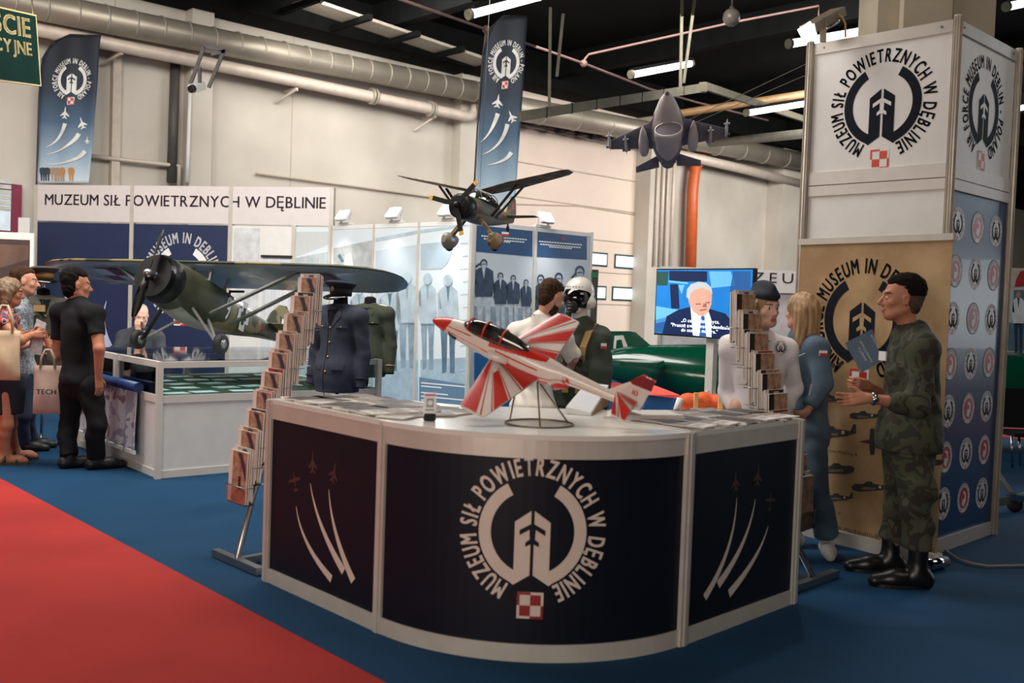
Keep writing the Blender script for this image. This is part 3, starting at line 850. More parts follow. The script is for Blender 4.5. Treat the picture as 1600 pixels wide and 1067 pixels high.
ZW = 2.42
HP = Plane((-6.80, 14.20), (-2.42, 13.20))
u58, u208, u362, u459, u520 = [HP.uz(x, y)[0] for x, y in ((58, 320), (208, 320), (362, 320), (459, 420), (519, 330))]
zf0, zf1 = HP.uz(290, 349)[1], HP.uz(290, 291)[1]
bw = thing('booth_wall', 'navy and white booth back wall with the lettered white fascia', 'exhibition wall', HP.P(0, 0))
for i, (ua, ub, m) in enumerate(((u58, u208, mat('navy_wall', (26, 40, 74), .5, var=.05)), (u208, u362, MATS['navy_wall']), (u362, u459, white_panel))):
    slabp(HP, bw, 'wall_panel', ua+.03, ub-.03, 0.05, zf0-.02, -.02, .02, m)
for u in (u58, u208, u362, u459, u520): slabp(HP, bw, 'post', u-.03, u+.03, 0, zf1 if u != u459 else zf0, -.03, .03, post_m)
slabp(HP, bw, 'base_rail', u58, u459, 0, .06, -.025, .026, alu)
for ua, ub in ((u58, u208), (u208, u362), (u362, u520)): slabp(HP, bw, 'fascia_panel', ua+.03, ub-.03, zf0, zf1, -.02, .025, mat('fascia_white', (206, 198, 196), .4, var=.02))
ar = Art()
tx0, tz = HP.uz(72, 320.5); tx1 = HP.uz(510, 331.5)[0]; th = HP.uz(290, 308.5)[1]-HP.uz(290, 326.5)[1]
ar.text(PM, tx0, tz+.005, th, mat('fascia_letters', (62, 48, 62), .5), 1, width=tx1-tx0, bold=.014)
ar.build('fascia_lettering', local(bw, lambda u, v, l: HP.P(u, v, .026+l)), bw)
ar = Art()
ar.emblem(*HP.uz(285, 431), (u362-u208)*.40, white_print, MATS['navy_wall'], EN, 1, red_print, white_print)
for p0, p1, p2, w in (((168, 470), (156, 505), (172, 542), 10), ((90, 560), (92, 480), (120, 440), 9)):
    ar.trail([HP.uz(*q) for q in bez(p2, p1, p0)], w*.011, .004, mat('trail_lilac', (190, 190, 225), .5), 1)
ar.build('wall_print', local(bw, lambda u, v, l: HP.P(u, v, .021+l)), bw)
# curtained doorway in the white panel
dw = MB(); ua, z1 = HP.uz(412, 402); ub, _ = HP.uz(456, 404)
HP.slab(dw, ua, ub, .05, z1, .02, .024, mat('curtain', (198, 200, 204), .9, var=.1, scale=3, stretch=(12, 12, .3)))
part(dw, 'curtain', bw)
dw = MB(); HP.slab(dw, ua-.02, ub+.02, z1, z1+.03, .02, .05, black); part(dw, 'curtain_rail', bw)
dp = MB(); HP.slab(dp, u362+.05, ua-.05, 1.0, zf0-.05, .02, .022, mat('grey_panel', (196, 198, 200), .5)); part(dp, 'door_leaf', bw)

# ------------------------------------------------------------------ photo wall: three faded panels, then two with blue headings
C0, E0 = (-.51, 11.50), (.94, 12.85)
PP = Plane((HP.P(u459, 0).x, HP.P(u459, 0).y), (HP.P(u520, 0).x, HP.P(u520, 0).y))
WP = Plane((HP.P(u520, 0).x, HP.P(u520, 0).y), C0)
BP = Plane(C0, E0)
m_sky = mat('mural_sky', (200, 210, 216), .4, var=.04, scale=1); m_gnd = mat('mural_ground', (150, 174, 188), .45, var=.12, scale=9)
m_fig = mat('mural_figure', (124, 146, 160), .45, var=.2, scale=7); m_fig2 = mat('mural_pale', (162, 180, 190), .45, var=.12, scale=7)
m_dk = mat('mural_dark', (84, 108, 126), .45, var=.2, scale=8); m_wing = mat('mural_wing', (160, 178, 190), .45, var=.06)
m_gry = mat('mural_grey', (168, 172, 172), .5, var=.15, scale=9); m_lg = mat('mural_light', (222, 226, 228), .5); m_cap = mat('caption_blue', (92, 122, 148), .5, var=.05)
def man(ar, x, y0, y1, w, body, leg, head=None, layer=2, salute=False, cap=True, plain=False):
    """a printed standing man between y0 (top) and y1 (feet), photo pixels"""
    H_ = y1-y0; head = head or body; X = lambda f: x+f*w
    hy = y0+.075*H_
    ar.disc(x, hy+.01*H_, .036*H_, head, layer+3, 16, .05*H_)
    if plain: ar.disc(x, hy, .045*H_, body, layer+4, 16, .058*H_)
    if cap and not plain:
        ar.disc(x, hy-.008*H_, .052*H_, body, layer+1, 16, .062*H_)
        ar.poly([(x-.03*H_, hy), (x+.03*H_, hy), (x+.03*H_, hy+.012*H_), (x-.03*H_, hy+.012*H_)], body, layer+4)
    ar.poly([(X(-.1), y0+.12*H_), (X(.1), y0+.12*H_), (X(.0), y0+.3*H_)], leg, layer+1)
    ar.poly([(X(-.5), y0+.36*H_), (X(-.58), y0+.2*H_), (X(-.44), y0+.19*H_), (X(-.34), y0+.36*H_)], leg if False else body, layer)
    ar.poly([(X(-.2), y0+.13*H_), (X(.2), y0+.13*H_), (X(.48), y0+.18*H_), (X(.55), y0+.42*H_), (X(.42), y0+.55*H_), (X(-.42), y0+.55*H_), (X(-.55), y0+.42*H_), (X(-.48), y0+.18*H_)], body, layer)
    ar.poly([(X(-.4), y0+.53*H_), (X(0), y0+.53*H_), (X(-.05), y0+.62*H_), (X(-.08), y1-.02*H_), (X(-.3), y1), (X(-.34), y0+.75*H_)], leg, layer)
    ar.poly([(X(.4), y0+.53*H_), (X(.34), y0+.75*H_), (X(.34), y1), (X(.1), y1-.01*H_), (X(.06), y0+.62*H_), (X(0), y0+.53*H_)], leg, layer)
    if salute: ar.poly([(X(-.45), y0+.2*H_), (X(-.62), y0+.13*H_), (X(-.15), y0+.05*H_), (X(-.15), y0+.08*H_), (X(-.45), y0+.14*H_), (X(-.3), y0+.22*H_)], body, layer+2)
pw = thing('photo_wall', 'faded blue photo wall of standing airmen behind the uniforms', 'exhibition wall', HP.P(u520, 0))
XS = (519, 585, 655, 737)
us = [WP.uz(x, 420)[0] for x in XS]
slabp(PP, pw, 'photo_panel', 0.03, PP.L-.03, .05, zf0-.02, -.02, .02, m_sky)
for a_, b_ in zip(us[:-1], us[1:]): slabp(WP, pw, 'photo_panel', a_+.015, b_-.015, .05, ZW-.05, -.02, .02, m_sky)
for u in us: slabp(WP, pw, 'post', u-.02, u+.02, 0, ZW+.01, -.025, .03, post_m)
slabp(WP, pw, 'top_rail', 0, WP.L, ZW-.05, ZW, -.02, .024, white_panel)
ar = Art()
ar.poly([(459, 404), (519, 392), (519, 640), (459, 640)], m_gry, 1)
ar.poly([(459, 362), (519, 362), (519, 380), (459, 402)], mat('mural_slats', (186, 190, 190), .5, var=.1, scale=20, stretch=(20, 20, .2)), 1)
for k in range(6): ar.poly([(462+k*9, 402-k*1.5), (465+k*9, 402-k*1.5), (470+k*9, 640), (466+k*9, 640)], m_fig2, 2)
ar.build('photo_print', local(pw, lambda x, y, l: PP.pix(x, y, .021+l)), pw)
ar = Art()
ar.poly([(521, 388), (583, 375), (583, 420), (521, 420)], m_gry, 1)
ar.poly([(536, 420), (540, 398), (548, 394), (553, 420)], m_lg, 2); ar.poly([(534, 410), (527, 400), (531, 396), (538, 408)], m_dk, 2)
ar.poly([(587, 372), (653, 360), (733, 350), (733, 353), (653, 365), (587, 378)], m_fig2, 1)
ar.poly([(587, 392), (653, 382), (653, 640), (587, 640)], mat('mural_haze', (178, 192, 202), .45, var=.06, scale=3), 1)
ar.poly([(657, 381), (690, 378), (703, 380), (706, 392), (700, 410), (690, 420), (657, 421)], m_wing, 2)
ar.poly([(521, 555), (583, 552), (583, 700), (521, 700)], m_gnd, 2)
ar.poly([(587, 566), (653, 562), (653, 720), (587, 720)], m_gnd, 2); ar.poly([(657, 562), (733, 558), (733, 720), (657, 720)], m_gnd, 2)
for x, y0, y1, w, bm1, lm in ((561, 442, 580, 26, m_fig2, m_fig), (609, 440, 580, 32, m_fig2, m_dk), (636, 423, 576, 32, m_fig2, m_fig), (668, 424, 578, 26, m_fig2, m_fig), (700, 426, 584, 30, m_fig2, m_dk)):
    man(ar, x, y0, y1, w, bm1, lm, m_sky, layer=3, plain=True)
ar.poly([(653+2, 589), (729, 601), (729, 640), (655, 632)], m_cap, 6)
for k, (xa, xb, y) in enumerate(((658, 727, 597), (658, 690, 602), (658, 700, 612), (658, 726, 618), (658, 680, 624))):
    ar.poly([(xa, y), (xb, y+1.1*(xb-xa)/12), (xb, y+1.8+1.1*(xb-xa)/12), (xa, y+1.8)], white_print, 7)
for k in range(12): ar.poly([(719+k % 2*4, 380+k*20), (731, 379+k*20), (731, 380.2+k*20), (719+k % 2*4, 381.2+k*20)], m_fig2, 2)
ar.build('photo_print', local(pw, lambda x, y, l: WP.pix(x, y, .021+l)), pw)

cw = thing('photo_wall', 'two panel photo wall with blue headings and saluting airmen', 'exhibition wall', C0+(0,))
XB = (738, 833.5, 921); ub_ = [BP.uz(x, 420)[0] for x in XB]
m_bh = mat('heading_blue', (22, 66, 112), .45, var=.04); m_ps = mat('photo_sky', (188, 198, 206), .45, var=.06, scale=2)
m_pn = mat('photo_navy', (38, 58, 82), .45, var=.35, scale=14); m_pl = mat('photo_light', (170, 182, 192), .45, var=.2, scale=16)
for a_, b_ in zip(ub_[:-1], ub_[1:]): slabp(BP, cw, 'photo_panel', a_+.015, b_-.015, .05, ZW-.05, -.02, .02, m_ps)
for u in ub_: slabp(BP, cw, 'post', u-.02, u+.02, 0, ZW+.01, -.025, .03, post_m)
slabp(BP, cw, 'top_rail', 0, ub_[2], ZW-.05, ZW, -.02, .024, white_panel)
ar = Art()
ar.poly([(741, 352), (832, 359.5), (832, 401), (741, 393)], m_bh, 1); ar.poly([(837, 361), (917, 369), (917, 406), (837, 401)], m_bh, 1)
ar.poly([(784, 362), (795, 362.8), (795, 366), (784, 365.2)], white_print, 2); ar.poly([(784, 365.2), (795, 366), (795, 369), (784, 368.2)], red_print, 2)
ar.poly([(875, 370), (884, 370.8), (884, 376.5), (875, 375.7)], mat('flag_blue', (40, 50, 110), .5), 2)
ar.poly([(879, 370), (880.3, 370), (880.3, 376.4), (879, 376.2)], red_print, 3); ar.poly([(875, 372.6), (884, 373.3), (884, 374.3), (875, 373.6)], red_print, 3)
for (xa, xb, y) in ((752, 825, 367.5), (756, 820, 372), (778, 800, 376), (842, 912, 376), (844, 910, 380.5), (858, 896, 384.5)):
    n = int((xb-xa)/4)
    for k in range(n):
        x = xa+k*4; ar.poly([(x, y+(x-xa)*.085), (x+3.2, y+(x-xa)*.085+.25), (x+3.2, y+(x-xa)*.085+2.0), (x, y+(x-xa)*.085+1.8)], white_print, 2)
ar.poly([(741, 478), (832, 482), (832, 520), (741, 516)], mat('photo_field', (128, 146, 162), .45, var=.2, scale=10), 2)
ar.poly([(837, 482), (917, 486), (917, 560), (837, 556)], MATS['photo_field'], 2)
for x, y0, y1, w, sal in ((756, 404, 512, 30, True), (782, 425, 516, 20, False), (802, 429, 512, 20, False), (822, 436, 514, 16, False), (845, 428, 540, 18, False), (873, 425, 550, 20, False), (906, 414, 560, 22, True)):
    man(ar, x, y0, y1, w, m_pn, m_pl, head=m_pl, layer=3, salute=sal)
    ar.poly([(x-w*.45, y0+(y1-y0)*.5), (x+w*.45, y0+(y1-y0)*.5), (x+w*.45, y0+(y1-y0)*.55), (x-w*.45, y0+(y1-y0)*.55)], m_pn, 7)
ar.poly([(741, 551), (832, 552), (832, 720), (741, 720)], mat('heading_blue2', (12, 82, 140), .45, var=.04), 9)
ar.poly([(837, 556), (917, 560), (917, 720), (837, 720)], MATS['heading_blue2'], 9)
ar.build('photo_print', local(cw, lambda x, y, l: BP.pix(x, y, .021+l)), cw)

# floodlights clamped on the wall tops
def floodlight(label, p, aim, s=.16, power=60):
    t = thing('floodlight', label, 'floodlight', p, 0, 'floodlights on top of the booth walls')
    d = Vector(aim)-Vector(p); yaw = math.atan2(d.x, -d.y)*-1
    t.rotation_euler = (0, 0, math.atan2(d.y, d.x)+PI/2)
    Mx = Matrix.Translation((0, -.05, .1)) @ Matrix.Rotation(math.radians(-38), 4, 'X')
    MB().box((0, 0, 0), (s*1.35, .05, s), white_panel, Mx, bev=.01).build('housing', None, t)
    MB().box((0, -.027, 0), (s*1.2, .006, s*.85), flood_glow, Mx).build('glass', None, t)
    for sx in (-1, 1): MB().bar((sx*s*.6, -.02, .12), (sx*s*.6, 0, 0), .012, .03, white_panel).build('bracket', None, t)
    MB().box((0, 0, .0), (s*1.6, .05, .03), white_panel).build('clamp', None, t)
    if power:
        bpy.context.view_layer.update()
        q = t.matrix_world @ Vector((0, -.14, .08)); spot('booth_floodlight', q, aim, power, 125, .8, (1, .98, .95), .08)
    return t
def on_top(pl, x, y): u, _ = pl.uz(x, y); return pl.P(u, ZW+.02)
for nm, pl, x, y, pw_ in (('floodlight on the wall top just right of the white fascia', WP, 541, 352, 150), ('floodlight on the wall top in the middle of the faded photo wall', WP, 620, 349, 150), ('floodlight on the wall top directly left of the hanging camouflage model', WP, 703, 345, 140), ('floodlight on the wall top above the blue headed photo panels', BP, 847, 356, 150)):
    p = on_top(pl, x, y); floodlight(nm, p, p+pl.n*1.3-Vector((0, 0, 1.6)), power=pw_)

# ------------------------------------------------------------------ feather flags
def feather(label, Yd, outline, art_fn, base):
    p0 = gp(*base) if False else Vector((at(*base, Yd).x, Yd, 0))
    t = thing('feather_flag', label, 'flag', p0)
    inv = M4(t).inverted()
    def W(x, y, l=0): 
        p = at(x, y, Yd); return inv@(p+Vector((0, -l+.012*math.sin(x*.16)+.008*math.sin(y*.05+x*.05), 0)))
    # cloth as a grid clipped by the outline rows
    rows = 46; cols = 14; ys = [outline[0][1]+(outline[-1][1]-outline[0][1])*(i/rows) for i in range(rows+1)]
    def ex(y):
        for (a, b) in zip(outline[:-1], outline[1:]):
            if a[1] <= y <= b[1]:
                f = (y-a[1])/max(1e-6, b[1]-a[1]); return a[0]+(b[0]-a[0])*f, a[2]+(b[2]-a[2])*f
        return outline[-1][0], outline[-1][2]
    zlo, zhi = W(outline[-1][0], outline[-1][1]).z, W(outline[0][0], outline[0][1]).z
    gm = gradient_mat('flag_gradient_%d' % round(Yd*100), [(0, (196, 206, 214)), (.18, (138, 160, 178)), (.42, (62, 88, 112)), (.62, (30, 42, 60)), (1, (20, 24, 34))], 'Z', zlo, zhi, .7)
    vs = []; fs = []
    for y in ys:
        a, b = ex(y)
        for k in range(cols+1): vs.append(W(a+(b-a)*k/cols, y))
    for i in range(rows):
        for k in range(cols): q = i*(cols+1)+k; fs.append((q, q+1, q+cols+2, q+cols+1))
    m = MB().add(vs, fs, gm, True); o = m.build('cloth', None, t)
    sol = o.modifiers.new('thickness', 'SOLIDIFY'); sol.thickness = .004; sol.offset = -1
    ar = Art(); art_fn(ar)
    ar.build('cloth_print', lambda x, y, l: W(x, y, .004+l*3), t)
    return t, W
def flagprint(cx, cy, R, sx, jets, trails, people=None):
    def f(ar):
        b = Art(); b.emblem(0, 0, 1, mat('flag_white', (208, 208, 204), .7), mat('flag_dark', (24, 30, 42), .7), EN, 2, red_print, MATS['flag_white'])
        for v, fc, m, l in b.items: ar.raw([(cx+p[0]*R*sx+p[1]*R*.06, cy-p[1]*R) for p in v], fc, m, l)
        for x, y, s, r in jets: ar.jet(x, y, s, r, MATS['flag_white'], 2)
        for p in trails: ar.trail(bez(*p), .6, 7, MATS['flag_white'], 2)
        if people:
            for x, c in people: man(ar, x, 259, 283, 9, c, c, m_pl, 2, cap=False)
    return f
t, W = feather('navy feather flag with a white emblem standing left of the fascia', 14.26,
    [(112, 55, 158.5), (100, 57, 158), (86, 65, 157), (75, 76, 156), (68, 90, 155), (64, 105, 154), (62, 150, 151), (60, 220, 146), (58.5, 286, 138)],
    flagprint(113, 125, 34, .92, [(102, 176, -10, .1), (128, 192, -10, -.3), (137, 219, -6, 0)], [((72, 231), (95, 220), (102, 193)), ((73, 242), (112, 232), (124, 209)), ((75, 257), (120, 256), (133, 236))],
    [(68, m_pn), (75, black), (84, mat('suit_tan', (150, 128, 110), .7)), (90, MATS['suit_tan']), (98, mat('suit_amber', (176, 124, 66), .7)), (112, MATS['suit_amber'])]), (60, 300))
inv = M4(t).inverted()
MB().tube([inv@at(x, y, 14.27) for x, y in ((157, 56), (110, 54), (82, 66), (66, 92), (61, 150), (57, 290), (50, 560))], .012, black, 8).build('pole', None, t)
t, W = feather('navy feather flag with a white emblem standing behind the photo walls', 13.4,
    [(786, 26, 824), (776, 32, 824), (768, 44, 823), (762, 58, 822), (757, 75, 821), (752, 130, 818), (748, 200, 813), (744, 270, 808), (740, 345, 803)],
    flagprint(791, 98, 36, .8, [(778, 158, -11, .15), (799, 182, -10, -.4)], [((751, 222), (768, 210), (778, 178)), ((752, 242), (785, 232), (793, 194)), ((762, 258), (790, 254), (799, 238))]), (740, 350))
inv = M4(t).inverted()
MB().tube([inv@at(x, y, 13.41) for x, y in ((824, 25), (786, 25), (767, 43), (755, 78), (746, 200), (738, 345), (732, 500))], .012, black, 8).build('pole', None, t)

# ------------------------------------------------------------------ white tower
N0 = Vector((2.67, 6.19, 0)); DA = Vector((-.691, .723, 0)); DB = Vector((.719, .695, 0))
TF = Plane(N0+DA*1.0, N0); TS = Plane(N0, N0+DB*1.02)
zt, zs_ = 3.335, 2.366
tw = thing('display_tower', 'tall white square tower with the navy ring emblem on each side', 'tower', N0+DA*.5+DB*.5)
navy_side = mat('tower_side_print', (8, 58, 102), .3, var=.1, scale=.8, coat=.12, col2=(8, 50, 92))
for pl, nm in ((TF, 'front'), (TS, 'side')):
    slabp(pl, tw, 'upper_panel', .03, pl.L-.03, zs_+.09, zt-.07, -.03, -.012, white_panel)
    slabp(pl, tw, 'top_rail', .03, pl.L-.03, zt-.075, zt, -.035, .0, alu)
    slabp(pl, tw, 'seam_rail', .03, pl.L-.03, zs_+.003, zs_+.09, -.035, .0, white_lam)
    slabp(pl, tw, 'seam_rail', .03, pl.L-.03, zs_-.07, zs_-.003, -.035, .0, white_lam)
slabp(TF, tw, 'lower_panel', .03, TF.L-.03, .06, zs_-.07, -.03, -.012, white_panel)
for z in (1.98,): slabp(TF, tw, 'mid_rail', .03, TF.L-.03, z-.05, z+.02, -.035, .0, white_lam)
slabp(TS, tw, 'lower_panel', .03, TS.L-.03, .09, zs_-.07, -.03, -.012, navy_side)
slabp(TS, tw, 'base_rail', .03, TS.L-.03, 0, .09, -.035, .0, alu)
for p in (N0, N0+DA, N0+DB*1.02, N0+DA+DB*1.02):
    m = MB(); m.tube([p+Vector((0, 0, 0)), p+Vector((0, 0, zt+.02))], .024, alu, 8)
    for k in range(8):
        a_ = 2*PI*k/8+PI/8; m.box((p.x+.0235*math.cos(a_), p.y+.0235*math.sin(a_), zt/2), (.008, .008, zt+.02), mat('alu_groove', (150, 136, 118), .4), rz=a_)
    part(m, 'post', tw)
bk_ = MB(); q = [N0+DA*1.0+DB*.03, N0+DA*1.0+DB*1.0, N0+DA*.98+DB*1.0, N0+DA*.98+DB*.03]; bk_.prism([(p.x, p.y) for p in q], .0, zt-.02, white_panel)
part(bk_, 'rear_panel', tw)
bk_ = MB(); q = [N0+DB*1.02+DA*.03, N0+DB*1.02+DA*.97, N0+DB*1.0+DA*.97, N0+DB*1.0+DA*.03]; bk_.prism([(p.x, p.y) for p in q], .0, zt-.02, white_panel)
part(bk_, 'rear_panel', tw)
for pl, q, w_, txt in ((TF, (1377, 163), .365, PM), (TS, (1540, 170), .345, EN)):
    u, z = pl.uz(*q); ar = Art(); ar.emblem(u, z, w_, ink, white_panel, txt, 1, mat('emblem_red', (196, 66, 44), .5), white_panel)
    ar.build('emblem', local(tw, lambda u, v, l, pl=pl: pl.P(u, v, -.011+l)), tw)
sc_ = MB()
for pl in (TF, TS):
    for u in (.1, pl.L-.1): sc_.tube([pl.P(u, zt-.035, 0), pl.P(u, zt-.035, .004)], .008, steel, 8)
part(sc_, 'rail_screw', tw)
# round stickers printed on the side panel
ar = Art(); cols_u = [TS.uz(x, y)[0] for x, y in ((1501, 350), (1528, 354), (1554, 358))]; rs = .105
stick_red = mat('sticker_red', (176, 40, 52), .4); stick_w = mat('sticker_white', (216, 214, 214), .4)
z0_, z7 = TS.uz(1501, 350)[1], TS.uz(1484, 785)[1]
for r_ in range(7):
    for c_ in range(3):
        z = z0_+(z7-z0_)*r_/6; u = (.18, .50, .81)[c_]
        ar.disc(u, z, rs, stick_w, 1, 40)
        if (r_+c_) % 2 == 0: ar.emblem(u, z+.004, rs*.93, ink, stick_w, PM, 2, stick_red, stick_w, plane=True, bold=0)
        else:
            ar.arc(u, z, rs*.94, rs*.985, 0, 360, ink, 2, 40); ar.ring_text(EN, u, z, rs*.76, rs*.9, 250, -70, ink, 2, bold=.0)
            ar.disc(u, z, rs*.68, stick_red, 2, 32)
            ar.poly([(u-.03, z-.04), (u+.005, z-.062), (u+.035, z-.02), (u+.03, z+.03), (u-.005, z+.05), (u-.02, z+.035), (u+.01, z+.02), (u+.012, z-.005), (u-.02, z-.005)], stick_w, 3)
ar.build('sticker_print', local(tw, lambda u, v, l: TS.P(u, v, -.0115+l*.6)), tw)
# floodlight on the tower's corner, and the column behind
tp = at(1287, 66, 6.72)
fl_ = thing('floodlight', 'grey floodlight with a yellow cable on the left top corner of the tower', 'floodlight', (tp.x, tp.y, zt))
inv = M4(fl_).inverted()
hm = mat('lamp_housing', (120, 106, 86), .5, .2)
A, B = inv@at(1262, 46, 6.62), inv@at(1310, 19, 6.9); dd = (B-A).normalized()
MB().bar(A, B, .11, .06, hm).build('housing', None, fl_)
MB().bar(inv@at(1256, 40, 6.6), inv@at(1266, 59, 6.6), .10, .012, flood_glow, up=dd).build('glass', None, fl_)
MB().bar(inv@at(1286, 66, 6.68), inv@at(1286, 28, 6.68), .02, .04, hm).build('bracket', None, fl_)
MB().tube([inv@at(x, y, 6.8) for x, y in ((1306, 22), (1316, 26), (1321, 38), (1321, 58))], .007, mat('yellow_cable', (176, 140, 76), .5), 8).build('lead', None, fl_)
MB().tube([inv@at(x, y, 6.8) for x, y in ((1311, 28), (1310, 34), (1300, 40), (1290, 45))], .01, chrome, 8).build('reflector_rim', None, fl_)
q = at(1257, 52, 6.55); spot('tower_floodlight', q, (0.2, 5.4, .6), 60, 100, .8)
cl = MB(); c0 = at(1453, 30, 9.0); 
for dx, w_, dy in ((-.42, .2, .1), (-.12, .42, 0), (.28, .42, .05)): cl.box((c0.x+dx, c0.y+dy, 3.3), (w_, .5, 6.6), mat('concrete', (160, 148, 128), .85, var=.1, scale=2))
n_tr += 1; struct(cl.build('trim_%d' % n_tr))

# ------------------------------------------------------------------ curved reception counter
cL, P2, P3, cR = Vector((-1.245, 5.141, 0)), Vector((-.562, 4.407, 0)), Vector((.807, 4.37, 0)), Vector((1.496, 5.071, 0))
CC = Vector((.135, 5.04, 0)); CRAD = (P2-CC).length; HC = .955
LP_, RP_ = Plane(cL, P2), Plane(P3, cR)
a2, a3 = math.atan2(P2.y-CC.y, P2.x-CC.x), math.atan2(P3.y-CC.y, P3.x-CC.x)
ct = thing('reception_counter', 'curved navy and white reception counter with the big ring emblem', 'counter', CC)
def arc_pt(a, r, z): return Vector((CC.x+r*math.cos(a), CC.y+r*math.sin(a), z))
def curved(name, z0, z1, r0, r1, m, n=28, trim=.025):
    A = [a2+trim+(a3-a2-2*trim)*i/n for i in range(n+1)]
    rings = [[arc_pt(a, r1, z0), arc_pt(a, r1, z1), arc_pt(a, r0, z1), arc_pt(a, r0, z0)] for a in A]
    return part(MB().loft(rings, m, False), name, ct)
for pl in (LP_, RP_):
    slabp(pl, ct, 'side_panel', .02, pl.L-.02, .06, HC-.08, -.03, -.008, navy)
    slabp(pl, ct, 'base_rail', .02, pl.L-.02, 0.0, .075, -.035, 0, alu)
    slabp(pl, ct, 'top_rail', .02, pl.L-.02, HC-.10, HC-.02, -.035, 0, alu)
curved('curved_panel', .06, HC-.08, CRAD-.03, CRAD-.008, navy)
curved('base_rail', 0, .075, CRAD-.035, CRAD, alu); curved('top_rail', HC-.10, HC-.02, CRAD-.035, CRAD, alu)
for p, dirs in ((cL, (LP_,)), (P2, (LP_,)), (P3, (RP_,)), (cR, (RP_,))):
    pl = dirs[0]; m = MB(); u = (p-pl.a).dot(pl.u)
    for k, (o_, dp) in enumerate(((-.02, .0), (0, .006), (.02, 0))): pl.slab(m, u+o_-.009, u+o_+.009, 0, HC-.005, -.04, dp+.004, alu)
    pl.slab(m, u-.028, u+.028, 0, HC-.006, -.035, 0, MATS['alu_groove'])
    part(m, 'post', ct)
inn = lambda pl, p, w=.5: p-pl.n*w
outl = [cL-LP_.u*.01]+[arc_pt(a2+(a3-a2)*i/36, CRAD+.006, 0) for i in range(37)]+[cR+RP_.u*.01, inn(RP_, cR), Vector((CC.x+.45, CC.y+.12, 0)), Vector((CC.x-.38, CC.y+.12, 0)), inn(LP_, cL)]
part(MB().prism([(p.x, p.y) for p in outl], HC-.022, HC, mat('counter_top', (214, 210, 202), .22, var=.02)), 'counter_top', ct)
bk_ = MB()
for p, q in ((inn(LP_, cL, .48), inn(LP_, P2+(P2-CC)*0, .48)), (inn(RP_, P3, .48), inn(RP_, cR, .48))):
    pass
for p, pl in ((inn(LP_, cL, .47), LP_), (inn(RP_, cR, .47), RP_)):
    m = MB(); m.box((p.x, p.y, (HC-.03)/2), (.04, .04, HC-.03), alu); part(m, 'post', ct)
for pl, u in ((LP_, .01), (RP_, RP_.L-.01)):
    m = MB(); q = [pl.P(u-.01, 0, 0), pl.P(u+.01, 0, 0), pl.P(u+.01, 0, -.47), pl.P(u-.01, 0, -.47)]
    m.prism([(p.x, p.y) for p in q], .0, HC-.03, white_panel); part(m, 'end_panel', ct)
ar = Art()
ar.emblem(0, -.004, .318, cream, navy, PM, 1, mat('dark_red_print', (136, 24, 28), .5), cream)
def curve_map(u, v, l):
    a = am + u/CRAD
    return arc_pt(a, CRAD-.006+l, zm+v)
pc = plane_at(832, 833, (0, CC.y-CRAD, 0), (0, 1, 0)); zm = pc.z+.005; am = -PI/2+math.asin((pc.x-CC.x)/CRAD)
ar.build('emblem', local(ct, curve_map), ct)
brown_p = mat('faded_jet_print', (66, 44, 38), .5)
for pl, trails, jets in ((LP_, (((461, 791), (468, 850), (516, 905), 9), ((483, 755), (492, 820), (535, 893), 10), ((512, 765), (515, 830), (550, 908), 10)), ((459, 753, 17, .3, True), (487, 722, 18, .05, False), (520, 738, 17, -.3, False))),
                         (RP_, (((1153, 778), (1150, 860), (1103, 934), 9), ((1182, 780), (1172, 850), (1124, 914), 10), ((1202, 822), (1190, 870), (1141, 928), 10)), ((1151, 752, 16, .1, False), (1186, 742, 17, -.1, False), (1205, 784, 15, -.1, True)))):
    ar = Art()
    for p0_, p1_, p2_, w_ in trails: ar.trail([pl.uz(*q) for q in bez(p0_, p1_, p2_, 16)], .004, w_*.0044, cream, 1)
    for x, y, s, r, pr in jets: ar.jet(*pl.uz(x, y), s*.0032, r, brown_p, 1, pr)
    ar.build('side_print', local(ct, lambda u, v, l, pl=pl: pl.P(u, v, -.0075+l)), ct)

# ------------------------------------------------------------------ roll-up banner beside the soldier
RU = Plane((1.942, 6.80), (2.58, 5.90)); 
ru = thing('rollup_banner', 'tan parchment roll-up banner with a navy emblem behind the soldier', 'banner', RU.P(RU.L/2, 0))
parch = mat('parchment', (176, 146, 106), .6, var=.2, scale=4, col2=(148, 116, 78))
ztop = RU.uz(1400, 378)[1]
slabp(RU, ru, 'fabric', 0, RU.L, .08, ztop, -.004, 0, parch)
slabp(RU, ru, 'top_bar', -.01, RU.L+.01, ztop, ztop+.04, -.015, .015, alu)
slabp(RU, ru, 'base', -.02, RU.L+.01, .0, .085, -.05, .04, alu)
m = MB(); p = RU.P(RU.L+.03, .04); m.tube([p-RU.n*.05, p+RU.n*.13], .035, chrome, 14); part(m, 'end_cap', ru)
slabp(RU, ru, 'support_pole', RU.L/2-.01, RU.L/2+.01, .05, ztop, -.04, -.02, alu)
ar = Art(); u, z = RU.uz(1347, 500)
ar.emblem(u, z, .40, ink, parch, EN, 1, red_print, white_print)
ru_map = local(ru, lambda u, v, l: RU.P(u, v, .001+l))
ar.build('emblem', ru_map, ru)
dkp = mat('plane_print', (52, 50, 46), .6, var=.3, scale=20); dkp2 = mat('plane_print_light', (104, 96, 82), .6)
